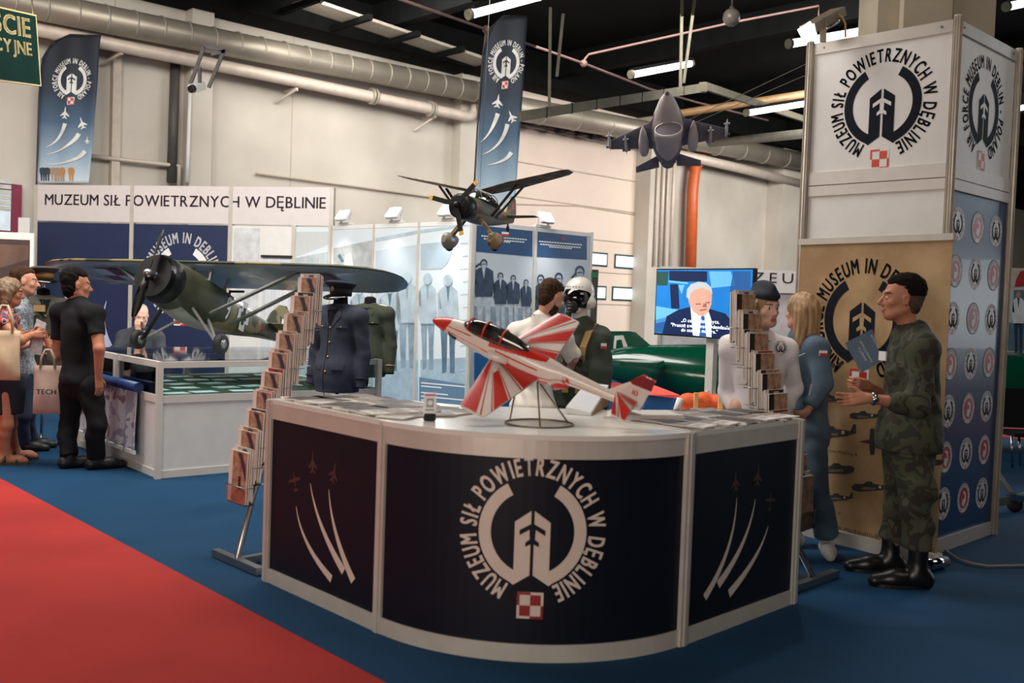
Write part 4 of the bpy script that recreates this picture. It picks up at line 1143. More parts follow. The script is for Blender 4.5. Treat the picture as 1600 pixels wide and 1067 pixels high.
def side_plane(ar, x, y, L, tone, flip=1, top=False):
    P = lambda *q: [(x+a*L*flip, y-b*L) for a, b in q]
    if top: ar.poly(P((-.5, 0), (-.1, .07), (-.05, .45), (.08, .45), (.12, .07), (.5, 0), (.12, -.07), (.08, -.45), (-.05, -.45), (-.1, -.07)), tone, 2)
    else:
        ar.poly(P((-.5, .03), (-.42, .1), (-.2, .1), (-.12, .16), (.0, .16), (.06, .1), (.38, .05), (.44, .2), (.5, .2), (.5, 0), (.3, -.06), (-.3, -.1), (-.46, -.06)), tone, 2)
        ar.poly(P((-.22, .02), (.12, .0), (.1, -.05), (-.24, -.05)), dkp2, 3); ar.disc(x+.22*L*flip, y-.02*L, .035*L, white_print, 3, 12); ar.disc(x+.22*L*flip, y-.02*L, .02*L, red_print, 4, 10)
for x, y, L, fl2, tp_ in ((1300, 570, 30, 1, False), (1296, 623, 52, 1, False), (1352, 650, 50, 1, False), (1302, 677, 72, 1, False), (1364, 690, 46, -1, True), (1303, 734, 66, -1, False), (1362, 762, 62, 1, False), (1310, 778, 46, 1, False), (1440, 700, 40, 1, False), (1455, 722, 40, -1, False), (1452, 778, 40, 1, False)):
    b_ = Art(); side_plane(b_, x, y, L, dkp, fl2, tp_)
    ar = Art()
    for v, f, mm, l in b_.items: ar.raw([RU.uz(*p) for p in v], f, mm, l)
    ar.build('aircraft_print', ru_map, ru)
def ptext(ar, s, x, y, h_px, mm, w_px=None, layer=2):
    u, z = RU.uz(x, y); h_ = RU.uz(x, y-h_px)[1]-z
    ar = Art(); ar.text(s, u, z, h_, mm, layer, width=None if not w_px else RU.uz(x+w_px, y+w_px*.25)[0]-u); ar.build('caption', ru_map, ru)
ptext(ar, 'American Mustang III', 1281, 703, 5, dkp, 58); ptext(ar, 'Spitfire II', 1268, 643, 5, dkp, 22); ptext(ar, 'Spitfire F.XVI', 1260, 748, 5, dkp, 28); ptext(ar, 'Fokker E.V', 1280, 797, 5, dkp, 34)
ptext(ar, 'Spitfire I', 1448, 688, 5, dkp, 20); ptext(ar, 'www.muzeumsilpowietrznych.pl', 1288, 822, 9, dkp, 172)
cbm = mat('grey_cable', (150, 132, 118), .5)
cb = MB(); cb.tube([Vector((p.x, p.y, .012)) for p in (gp(1467, 850), gp(1482, 866), gp(1497, 876), gp(1520, 883), gp(1545, 887), gp(1600, 886), gp(1680, 880))], .006, cbm, 8)
tag(cb.build('floor_cable'), 'thin grey cable on the blue floor right of the roll-up banner', 'cable')
# ------------------------------------------------------------------ aircraft builder helpers
def basis(o, nose, up):
    X = Vector(nose).normalized(); Z = Vector(up); Y = Z.cross(X).normalized(); Z = X.cross(Y)
    return Matrix(((X.x, Y.x, Z.x, o[0]), (X.y, Y.y, Z.y, o[1]), (X.z, Y.z, Z.z, o[2]), (0, 0, 0, 1)))
def fus(stations, n=32, p=2.0):
    """stations: (x, half width, half height, z centre[, power])"""
    R = []
    for s in stations:
        x, w, h, zc = s[:4]; pw = s[4] if len(s) > 4 else p
        R.append([(x, w*math.copysign(abs(math.cos(t))**(2/pw), math.cos(t)), zc+h*math.copysign(abs(math.sin(t))**(2/pw), math.sin(t))) for t in [2*PI*k/n for k in range(n)]])
    return R
def interp(stations, m):
    """smooth resample of stations by x"""
    st = np.array([tuple(s)+((2.0,) if len(s) == 4 else ()) for s in stations], float)
    t = np.linspace(0, len(st)-1, m); out = []
    for v in t:
        i = min(int(v), len(st)-2); f = v-i
        p0, p1, p2, p3 = st[max(i-1, 0)], st[i], st[i+1], st[min(i+2, len(st)-1)]
        q = .5*((2*p1)+(-p0+p2)*f+(2*p0-5*p1+4*p2-p3)*f*f+(-p0+3*p1-3*p2+p3)*f**3)
        q[1] = max(q[1], .001); q[2] = max(q[2], .001)
        out.append(tuple(q))
    return out
def airfoil(xl, xt, y, z, th, n=7):
    """closed ring: leading edge xl (front, larger x) to trailing edge xt at span y, height z"""
    c = xl-xt; up = []; lo = []
    for i in range(n+1):
        f = (1-math.cos(PI*i/n))/2
        t = th*c*2.6*(.2969*math.sqrt(f)-.126*f-.3516*f*f+.2843*f**3-.1036*f**4)*1.9
        up.append((xl-c*f, y, z+t)); lo.append((xl-c*f, y, z-t*.55))
    return up+lo[::-1][1:-1]
def wing(mb, secs, m, th=.12, n=7):
    return mb.loft([airfoil(xl, xt, y, z, th, n) for xl, xt, y, z in secs], m, True, True)
def colour_loft(name, rings, fn, parent, mats):
    """loft whose faces take mats[fn(i, angle)]"""
    n = len(rings[0]); mb = MB()
    for mm in mats: mb.mi(mm)
    vs = [p for r in rings for p in r]; mb.v = [tuple(p) for p in vs]
    for i in range(len(rings)-1):
        for k in range(n):
            l = (k+1) % n
            mb.f.append([i*n+k, i*n+l, (i+1)*n+l, (i+1)*n+k]); mb.m.append(fn((i+.5)/(len(rings)-1), 2*PI*(k+.5)/n)); mb.sm.append(True)
    mb.f.append(list(range(n))[::-1]); mb.m.append(fn(0, 0)); mb.sm.append(False)
    b = (len(rings)-1)*n; mb.f.append([b+k for k in range(n)]); mb.m.append(fn(1, 0)); mb.sm.append(False)
    return mb.build(name, None, parent)
canopy_m = mat('canopy_glass', (20, 22, 20), .08, 0, var=.4, scale=14, spec=.8, coat=.6, col2=(58, 62, 56))

# ------------------------------------------------------------------ red and white jet trainer model on the counter
jr = mat('jet_red', (196, 44, 34), .3, var=.05, coat=.3); jw = mat('jet_white', (222, 208, 198), .32, var=.03, coat=.3); jd = mat('jet_dark_red', (128, 20, 26), .35)
NO = at(677, 493, 4.84); TA = at(1000, 643, 4.44)
nose = (NO-TA).normalized(); wv = Vector((.485, .69, .416)); wv = (wv-nose*wv.dot(nose)).normalized(); up = wv.cross(nose)
Lj = (NO-TA).length; mid = NO.lerp(TA, .5)-up*.012
jet = thing('model_jet', 'red and white striped jet trainer model tilted nose up on the counter', 'model aircraft', mw=basis(mid, nose, up))
K = Lj/1.15
fs_ = interp([(.575, .003, .003, -.012), (.56, .017, .017, -.011), (.50, .036, .036, -.004), (.42, .052, .05, .0), (.32, .06, .062, .002), (.2, .064, .072, -.002), (.08, .066, .078, -.006), (-.04, .062, .074, -.006), (-.12, .052, .062, .0), (-.17, .038, .044, .014), (-.28, .03, .032, .022), (-.42, .022, .024, .026), (-.575, .01, .014, .03)], 170)
fs_ = [(x*K, w*K, h*K, z*K, p) for x, w, h, z, p in fs_]
def jetcol(s, a):
    x = .575-1.15*s if False else None
    t = s; up_ = math.sin(a)
    if t < .195+.02*up_: return 1
    if .40 < t < .62 and up_ > .45+.5*(t-.40)/.22: return 1
    if .43 < t < .60 and .34 < up_ < .41: return 1
    if .08 < t < .5 and abs(up_-(-.02)-.25*(.5-t)) < .035: return 1
    if .2 < t < .33 and abs(up_-.55) < .05: return 1
    if .5 <= t < .95 and abs(up_+.1) < .04: return 1
    if .60 < t < .66 and up_ < -.35: return 1
    return 0
colour_loft('fuselage', fus(fs_, 128), jetcol, jet, [jw, jr])
cn = interp([(.40, .004, .004, .045), (.375, .026, .03, .045), (.32, .042, .052, .05), (.22, .046, .062, .052), (.12, .042, .056, .05), (.04, .026, .036, .046), (.0, .006, .008, .05)], 40)
MB().loft(fus([(x*K, w*K, h*K, z*K, p) for x, w, h, z, p in cn], 28), canopy_m).build('canopy', None, jet)
fr = MB()
for x, w, h in ((.355, .037, .045), (.265, .047, .062), (.165, .046, .061)):
    fr.tube([(x*K, w*K*math.cos(t), (.052+h*math.sin(t))*K) for t in [PI*k/14 for k in range(15)]], .005*K, jr, 8)
fr.build('canopy_frame', None, jet)
for sgn, nm in ((1, 'near'), (-1, 'far')):
    W_ = MB(); secs = [(.195, -.075, sgn*.05, -.02), (.165, -.058, sgn*.2, -.017), (.112, -.022, sgn*.46, -.011), (.095, -.012, sgn*.475, -.011)]
    secs = [(a*K, b*K, y*K, z*K) for a, b, y, z in secs]
    wing(W_, secs, jw, .075); wo = W_.build('wing', None, jet)
    # sunburst rays painted on the wing
    def top_z(x, y):
        ay = abs(y)/K; f = min(max((ay-.05)/.41, 0), 1)
        xl, xt = (.195-.083*f)*K, (-.075+.053*f)*K; c = xl-xt; q = min(max((xl-x)/c, 0), 1)
        t = .075*c*2.6*(.2969*math.sqrt(q)-.126*q-.3516*q*q+.2843*q**3-.1036*q**4)*1.9
        return (-.02+.009*f)*K+t
    O = (.185, .055); T1 = (.108, .465); T2 = (-.018, .465); R2 = (-.07, .055)
    def bd(t):
        if t < .3: f = t/.3; return (T1[0]+(T2[0]-T1[0])*f, .465)
        f = (t-.3)/.7; return (T2[0]+(R2[0]-T2[0])*f, T2[1]+(R2[1]-T2[1])*f)
    ar = MB()
    def wedge(t0, t1, start=0.0, end=1.0):
        n = 14; m_ = 5; rows = []
        for i in range(n+1):
            f = start+(end-start)*i/n; row = []
            for j in range(m_+1):
                b = bd(t0+(t1-t0)*j/m_); x, y = O[0]+(b[0]-O[0])*f, O[1]+(b[1]-O[1])*f
                row.append((x*K, sgn*y*K, top_z(x*K, y*K)+.0016))
            rows.append(row)
        ar.loft(rows, jr, False, False, closed=False)
    for t0, t1, s0_, s1_ in ((0, .2, 0, 1), (.245, .262, .0, 1), (.42, .60, .35, 1), (.385, .40, .3, 1), (.62, .633, .3, 1), (.80, 1.0, .0, 1), (.765, .78, .1, 1)): wedge(t0, t1, s0_, s1_)
    ar.build('wing_stripes', None, wo, fixn=False)
    T_ = MB(); secs = [(-.44, -.555, sgn*.01, .07), (-.50, -.565, sgn*.18, .072)]
    wing(T_, [(a*K, b*K, y*K, z*K) for a, b, y, z in secs], jw, .07); to = T_.build('tailplane', None, jet)
    ar = MB()
    for pts in (((-.445, .02), (-.498, .178), (-.52, .178)), ((-.45, .02), (-.55, .178), (-.565, .178), (-.56, .1)), ((-.46, .02), (-.535, .178), (-.53, .178)), ((-.45, .02), (-.555, .03), (-.56, .06))):
        ar.poly3([(x*K, sgn*y*K, (.082-.02*abs((x+.5)/.06)*.2)*K) for x, y in pts], jr)
    ar.build('tail_stripes', None, to, fixn=False)
F_ = MB(); F_.loft([[(x*K, w*K, z*K) for x, w, z in ring] for ring in ([(-.38, .0, .03), (-.44, .011, .04), (-.56, .005, .035), (-.575, 0, .03), (-.56, -.005, .035), (-.44, -.011, .04)], [(-.455, 0, .11), (-.48, .009, .11), (-.58, .003, .11), (-.59, 0, .11), (-.58, -.003, .11), (-.48, -.009, .11)], [(-.495, 0, .15), (-.51, .008, .15), (-.59, .003, .15), (-.6, 0, .15), (-.59, -.003, .15), (-.51, -.008, .15)])], jw, False)
fo = F_.build('fin', None, jet)
F_ = MB(); F_.loft([[(x*K, w*K, z*K) for x, w, z in ring] for ring in ([(-.493, 0, .148), (-.51, .0092, .148), (-.592, .004, .148), (-.603, 0, .148), (-.592, -.004, .148), (-.51, -.0092, .148)], [(-.54, 0, .205), (-.55, .006, .205), (-.60, .002, .205), (-.605, 0, .205), (-.60, -.002, .205), (-.55, -.006, .205)])], jd, False)
F_.build('fin_cap', None, jet)
ar = Art(); ar.text('10', 0, 0, .03*K, jr, 1)
ar.build('tail_number', lambda u, v, l: Vector((-.525*K-u*1, .0115*K+l, .1*K+v)) if False else Vector((-.52*K-u, .011*K+l, .095*K+v)), jet)
ar = Art()
for k, (a_, b_) in enumerate(((0, 90), (180, 270))): ar.poly([(0, 0)]+[(.016*K*math.cos(math.radians(t)), .016*K*math.sin(math.radians(t))) for t in range(a_, b_+1, 10)], jr, 1)
ar.arc(0, 0, .017*K, .0195*K, 0, 360, jr, 1, 24)
ar.build('roundel', lambda u, v, l: Vector((-.2*K-u, .037*K+l, .02*K+v)), jet)
def intake(sgn):
    m = MB(); m.tube([(.205*K, sgn*.062*K, -.005*K), (.19*K, sgn*.064*K, -.005*K), (.1*K, sgn*.055*K, -.005*K)], [.022*K, .026*K, .026*K], jw, 14); return m
for sgn in (1, -1): intake(sgn).build('intake', None, jet)
ip = MB(); ip.tube([(-.135*K, 0, -.05*K), (-.17*K, 0, -.03*K), (-.2*K, 0, -.02*K)], [.034*K, .03*K, .024*K], jr, 16); ip.build('exhaust', None, jet)
nt_ = MB(); nt_.tube([(.46*K, .034*K, .0), (.44*K, .047*K, -.012*K), (.40*K, .052*K, -.016*K)], .008*K, black, 8); nt_.build('nose_opening', None, jet)
# wire stand
ws = thing('wire_stand', 'round wire stand on the counter carrying the red and white jet', 'stand', (at(843, 661, 4.43).x, 4.47, HC))
wm = mat('bronze_wire', (120, 106, 86), .35, .7)
r_ = .155
MB().tube([(r_*math.cos(2*PI*k/40), r_*math.sin(2*PI*k/40), .004) for k in range(40)], .004, wm, 8, closed=True).build('ring', None, ws)
inv = M4(ws).inverted(); bel = inv@(jet.matrix_world@Vector((-.04*K, 0, -.075*K))); bel2 = inv@(jet.matrix_world@Vector((.06*K, 0, -.078*K)))
for a_, tgt in ((2.6, bel2), (.55, bel), (-1.57, bel)):
    MB().tube([(r_*math.cos(a_), r_*math.sin(a_), .004), tgt], .004, wm, 8).build('leg', None, ws)

# ------------------------------------------------------------------ large camouflaged high-wing model on the display case
ol = camo('plane_camo', [(62, 62, 44), (56, 58, 42), (122, 112, 74), (60, 60, 44)], 1.6, .35, (.40, .56, .70))
und = mat('wing_underside', (138, 154, 164), .3, var=.05, coat=.4); blk = mat('engine_black', (18, 18, 17), .4, .2)
sil = mat('silver_strut', (150, 150, 146), .3, .6); tyre = mat('tyre', (24, 24, 24), .7)
hd = Vector((-.326, -.945, 0)); pit = math.radians(16.5)
nose = hd*math.cos(pit)+Vector((0, 0, math.sin(pit)))
Cw = Vector((-2.84, 9.2, 1.40))
hp = thing('model_aeroplane', 'large camouflaged high-wing propeller aeroplane model on top of the display case', 'model aircraft', mw=basis(Cw, nose, (0, 0, 1)))
st = interp([(.72, .15, .15, .0), (.62, .19, .19, .0), (.45, .2, .215, -.015), (.2, .18, .235, -.035), (-.1, .155, .215, -.035), (-.5, .115, .165, -.015), (-.9, .068, .105, .01), (-1.36, .015, .055, .03)], 60)
fus_r = fus([(x, w, h, z, 2.4) for x, w, h, z, p in st], 40)
belly = mat('belly_silver', (150, 150, 140), .3, .2)
colour_loft('fuselage', fus_r, lambda s, a: 1 if math.sin(a) < -.82 and s > .25 else 0, hp, [ol, belly])
cw_ = MB(); cw_.tube([(.56, 0, 0), (.60, 0, 0), (.72, 0, 0), (.77, 0, 0)], [.19, .208, .208, .185], blk, 36, caps=False)
cw_.tube([(.77, 0, 0), (.72, 0, 0), (.64, 0, 0)], [.185, .17, .165], blk, 36); cwo = cw_.build('engine_cowling', None, hp)
cy = MB()
for k in range(9):
    a_ = 2*PI*k/9; cy.tube([(.70, .05*math.cos(a_), .05*math.sin(a_)), (.70, .15*math.cos(a_), .15*math.sin(a_))], .026, sil if k % 3 == 0 else blk, 10)
cy.sphere((.74, 0, 0), (.05, .06, .06), blk, 16); cy.build('cylinder', None, cwo)
pr = MB(); pr.sphere((.83, 0, 0), (.05, .042, .042), steel, 14); pro = pr.build('propeller', None, hp)
roll_p = math.radians(8)
for sgn in (1, -1):
    R = []
    for f, wd_, tw_ in ((.03, .022, .9), (.12, .036, .8), (.22, .042, .55), (.32, .036, .38), (.385, .02, .3), (.40, .004, .3)):
        r = sgn*f; cx = math.cos(tw_)
        R.append([(.83+q*wd_*math.sin(tw_)+t_*.006, q*wd_*cx*sgn+r*math.sin(roll_p), r*math.cos(roll_p)) for q, t_ in ((-1, 0), (0, 1), (1, 0), (0, -1))])
    MB().loft(R, blk, True).build('blade', None, pro)
hsp = 1.93
W_ = MB(); secs = []
for f in (-1, -.985, -.95, -.88, -.75, -.4, 0, .4, .75, .88, .95, .985, 1):
    a_ = abs(f); e = 1 if a_ < .75 else math.sqrt(max(0, 1-((a_-.75)/.255)**2))
    xm = -.06; secs.append((xm+.33*e*(.95 if a_ > .5 else 1), xm-.47*e, f*hsp, .30+.0*a_))
R = [airfoil(xl, xt, y, z, .10, 9) for xl, xt, y, z in secs]
n_ = len(R[0])
mb = MB(); mb.mi(ol); mb.mi(und); vs = [p for r in R for p in r]; mb.v = vs
for i in range(len(R)-1):
    for k in range(n_):
        l = (k+1) % n_; mb.f.append([i*n_+k, i*n_+l, (i+1)*n_+l, (i+1)*n_+k]); mb.m.append(0 if k < 9 or k == n_-1 else 1); mb.sm.append(True)
wo = mb.build('wing', None, hp)
# wing insignia on the underside
mq = mat('wine_print', (90, 40, 70), .4); wq = mat('pale_print', (150, 170, 186), .4)
def under(u, v, l): return Vector((v, u, .30-.012-.035*math.cos((v+.06)*3.2)-l*.8))
ar = Art()
for sx in (1, -1):
    ar = Art(); c_ = sx*1.12; h_ = .17
    ar.rect(c_-h_, -.06-h_, c_, -.06, mq, 2); ar.rect(c_, -.06, c_+h_, -.06+h_, mq, 2); ar.rect(c_-h_, -.06, c_, -.06+h_, wq, 2); ar.rect(c_, -.06-h_, c_+h_, -.06, wq, 2)
    ar.build('insignia', under, wo)
# cabane and lifting struts
for x0, y0, x1, y1 in ((.14, .1, .14, .1), (-.1, .1, -.14, .1)):
    for sgn in (1, -1): MB().bar((x0, sgn*y0, .15), (x1, sgn*y1, .30), .02, .02, sil).build('cabane_strut', None, hp)
for x0, x1 in ((.12, .1), (-.22, -.2)):
    for sgn in (1, -1): MB().bar((x0, sgn*.14, -.15), (x1, sgn*.98, .285), .045, .018, sil).build('wing_strut', None, hp)
# undercarriage
invm = hp.matrix_world.inverted(); zc = .955
for sgn in (1, -1):
    wp_ = hp.matrix_world@Vector((.30, sgn*.44, -.3)); wc = invm@Vector((wp_.x, wp_.y, zc+.09))
    wl = thing if False else None
    ax = (hp.matrix_world.to_3x3()@Vector((0, 1, 0))).normalized()
    Mw = Matrix.Translation(wc)@Matrix.Rotation(PI/2, 4, 'X')
    wh = MB().lathe([(.035, -.028), (.07, -.034), (.086, -.024), (.09, 0), (.086, .024), (.07, .034), (.035, .028)], tyre, 28, Mw).build('wheel', None, hp)
    MB().lathe([(.002, -.036), (.03, -.037), (.04, -.03), (.04, .03), (.03, .037), (.002, .036)], sil, 20, Mw).build('hub', None, wh)
    MB().bar((.38, sgn*.14, -.14), wc-Vector((0, sgn*.045, 0)), .03, .022, blk if sgn < 0 else sil).build('undercarriage_leg', None, hp)
    MB().bar((.10, sgn*.13, -.18), wc-Vector((0, sgn*.045, 0)), .025, .02, sil).build('undercarriage_leg', None, hp)
    MB().bar((.24, sgn*.42, .275), wc-Vector((0, sgn*.045, 0)), .025, .02, sil).build('undercarriage_leg', None, hp) if False else None
# tail
T_ = MB(); wing(T_, [(-1.02, -1.36, -.42, .08), (-.97, -1.38, -.2, .08), (-.97, -1.38, .2, .08), (-1.02, -1.36, .42, .08)], ol, .06); T_.build('tailplane', None, hp)
F_ = MB(); prof = [(-1.0, .06), (-1.08, .22), (-1.2, .34), (-1.32, .36), (-1.44, .28), (-1.48, .12), (-1.42, -.03), (-1.2, .0)]
F_.prism(prof, -.012, .012, ol, Matrix.Rotation(PI/2, 4, 'X')); fo = F_.build('fin', None, hp)
ar = Art(); h_ = .075; cx_, cz_ = -1.35, .14
ar.rect(cx_-h_, cz_-h_, cx_+h_, cz_+h_, white_print, 1); ar.rect(cx_-h_, cz_, cx_, cz_+h_, red_print, 2); ar.rect(cx_, cz_-h_, cx_+h_, cz_, red_print, 2)
ar.build('tail_checkerboard', lambda u, v, l: Vector((u, .013+l, v)), fo)
def side(u, l): 
    w = float(np.interp(u, [-1.36, -.9, -.5, -.1, .2], [.015, .068, .115, .155, .18])); return w+l+.003
n9 = Art(); n9.text('9', .0, -.115, .23, white_print, 1, sx=.62); 
cr = [(-.02, .14), (.05, .14), (.05, .06), (.11, .06), (.11, -.06), (.05, -.06), (.05, -.14), (-.05, -.14), (-.05, -.06), (-.11, -.06), (-.11, .06), (-.05, .06), (-.05, .14)]
ncr = Art(); ncr.poly([(.34+a_, b_) for a_, b_ in cr[1:]], white_print, 1); ncr.poly([(.34+a_*.5, b_*.6) for a_, b_ in cr[1:]], blk, 2)
n56 = Art(); n56.text('56-56', .64, -.035, .07, mat('brick_print', (150, 60, 40), .5), 1)
fm = lambda u, v, l: Vector((-.1-u, side(-.1-u, l), v-.005))
for a_ in (n9, ncr, n56): a_.build('fuselage_marking', fm, hp)
ws_ = MB(); ws_.loft([[(.18, .1, .17), (.18, -.1, .17)], [(.12, .09, .26), (.12, -.09, .26)]], glass_mat('clear_screen'), False, False, closed=False); ws_.build('windscreen', None, hp)
gun = MB(); gun.tube([(-.3, .02, .2), (-.46, .06, .25)], .012, blk, 8); gun.tube([(-.3, .02, .12), (-.3, .02, .21)], .012, blk, 8); gun.build('rear_gun', None, hp)
tw_ = MB(); tw_.tube([(-1.28, 0, 0), (-1.36, 0, -.05)], .012, blk, 8); tw_.build('tail_skid', None, hp)

# ------------------------------------------------------------------ hanging camouflaged model with spatted wheels
br = camo('brown_camo', [(78, 74, 54), (100, 84, 58), (140, 112, 76), (84, 80, 58)], 5, .55, (.42, .52, .62)); br2 = mat('pale_belly', (132, 124, 112), .35, .1)
hd = Vector((-.42, -.907, 0)); rollv = math.radians(.5)
o_ = at(750, 323, 8.3)
ly = thing('model_aeroplane', 'camouflaged aeroplane model with spatted wheels hanging before the photo walls', 'model aircraft', mw=basis(o_, hd+Vector((0, 0, .06)), Vector((-math.sin(rollv)*.907, math.sin(rollv)*.42, 1))))
st = interp([(.30, .085, .09, -.05), (.22, .095, .1, -.05), (.1, .085, .115, -.04), (-.1, .075, .105, -.04), (-.35, .05, .075, -.03), (-.66, .012, .03, -.01)], 40)
colour_loft('fuselage', fus(st, 32), lambda s, a: 1 if math.sin(a) < -.45 and s > .2 else 0, ly, [br, br2])
c_ = MB(); c_.tube([(.24, 0, -.05), (.30, 0, -.05), (.36, 0, -.05), (.385, 0, -.05)], [.10, .104, .1, .08], blk, 28); c_.build('engine_cowling', None, ly)
pr = MB(); pr.sphere((.41, 0, -.05), (.04, .028, .028), blk, 12); pro = pr.build('propeller', None, ly)
yl = mat('yellow_tip', (206, 150, 40), .5)
for k in range(3):
    a_ = math.radians(45+120*k); dy, dz = math.cos(a_), math.sin(a_)
    MB().bar((.42, dy*.03, -.05+dz*.03), (.42, dy*.22, -.05+dz*.22), .038, .01, blk, up=(1, 0, 0)).bar((.42, dy*.22, -.05+dz*.22), (.42, dy*.25, -.05+dz*.25), .034, .01, yl, up=(1, 0, 0)).build('blade', None, pro)
cp = interp([(.2, .05, .02, .03), (.14, .065, .06, .05), (.0, .07, .075, .05), (-.2, .06, .065, .04), (-.34, .03, .03, .02)], 24)
MB().loft(fus(cp, 24), canopy_m).build('canopy', None, ly)
for x in (.12, .02, -.08, -.18): MB().tube([(x, .074*math.cos(t), .05+.078*math.sin(t)) for t in [PI*k/12 for k in range(13)]], .005, br, 6).build('canopy_frame', None, ly)
for sgn in (1, -1):
    W_ = MB(); wing(W_, [(.1, -.13, sgn*.05, .125), (.13, -.16, sgn*.3, .175), (.08, -.12, sgn*.74, .265), (.05, -.07, sgn*.79, .275)], br, .07); W_.build('wing', None, ly)
    for x0, x1 in ((.06, .06), (-.02, -.06)): MB().bar((x0, sgn*.14, -.09), (x1, sgn*.36, .17), .028, .012, blk).build('wing_strut', None, ly)
    MB().bar((.12, sgn*.07, -.12), (.12, sgn*.2, -.27), .045, .025, br).build('undercarriage_leg', None, ly)
    sp_ = interp([(.21, .02, .03, -.29), (.17, .045, .065, -.30), (.1, .05, .07, -.30), (.02, .035, .045, -.285), (-.04, .008, .012, -.27)], 20)
    m = MB().loft([[(x, y+sgn*.21, z) for x, y, z in r] for r in fus(sp_, 20)], br2 if sgn < 0 else br); so = m.build('wheel_spat', None, ly)
    MB().lathe([(.01, -.016), (.045, -.016), (.05, 0), (.045, .016), (.01, .016)], tyre, 18, Matrix.Translation((.11, sgn*.21, -.335))@Matrix.Rotation(PI/2, 4, 'X')).build('wheel', None, so)
T_ = MB(); wing(T_, [(-.5, -.62, -.27, .0), (-.46, -.64, 0, .0), (-.5, -.62, .27, .0)], br, .06); T_.build('tailplane', None, ly)
F_ = MB(); F_.prism([(-.48, .02), (-.54, .14), (-.6, .19), (-.68, .17), (-.7, .05), (-.66, -.03)], -.008, .008, br, Matrix.Rotation(PI/2, 4, 'X')); fo = F_.build('fin', None, ly)
MB().box((-.62, .009, .1), (.05, .002, .06), red_print).build('fin_flash', None, fo)
ar = Art(); ar.text('IC', 0, 0, .06, mat('pale_code', (176, 150, 120), .5), 1, bold=.02); ar.disc(.12, .03, .04, MATS['flag_blue'], 1, 20); ar.disc(.12, .03, .022, red_print, 2, 16); ar.text('AR', .175, 0, .06, MATS['pale_code'], 1, bold=.02)
ar.build('fuselage_code', lambda u, v, l: Vector((-.12-u, float(np.interp(-.12-u, [-.66, -.35, -.1, .1], [.012, .05, .075, .085]))+.003+l, v-.065)), ly)
tw_ = MB(); tw_.bar((-.55, 0, -.04), (-.56, 0, -.09), .012, .012, blk); tw_.sphere((-.56, 0, -.105), (.03, .012, .03), tyre, 10); tw_.build('tail_wheel', None, ly)
MB().tube([(.02, 0, .13), (.02, 0, 2.6)], .0015, steel, 5).build('suspension_wire', None, ly)

# ------------------------------------------------------------------ hanging grey jet fighter model seen from below
g1 = mat('fighter_grey', (176, 168, 166), .5, .0, var=.05, spec=.3); g2 = mat('fighter_dark', (112, 108, 114), .5, .0, var=.05, spec=.3); g0 = mat('radome', (88, 82, 84), .5)
o_ = at(1043, 206, 8.6); rl = math.radians(-7)
hd = Vector((-.16, -.90, .36)).normalized()
ff = thing('model_jet', 'grey jet fighter model with open intake hanging nose up below the ceiling', 'model aircraft', mw=basis(o_, hd, Vector((math.sin(rl), 0, 1))) @ Matrix.Diagonal((.76, 1, 1, 1)))
st = interp([(.80, .003, .003, .0), (.74, .028, .024, .0), (.62, .064, .054, .002), (.48, .09, .07, .006), (.3, .12, .078, .01), (.1, .14, .08, .01), (-.2, .14, .08, .005), (-.45, .11, .075, .0), (-.62, .075, .07, 0), (-.70, .058, .058, 0)], 60)
colour_loft('fuselage', fus(st, 36), lambda s, a: 2 if s < .09 else (1 if s > .62 else 0), ff, [g1, g2, g0])
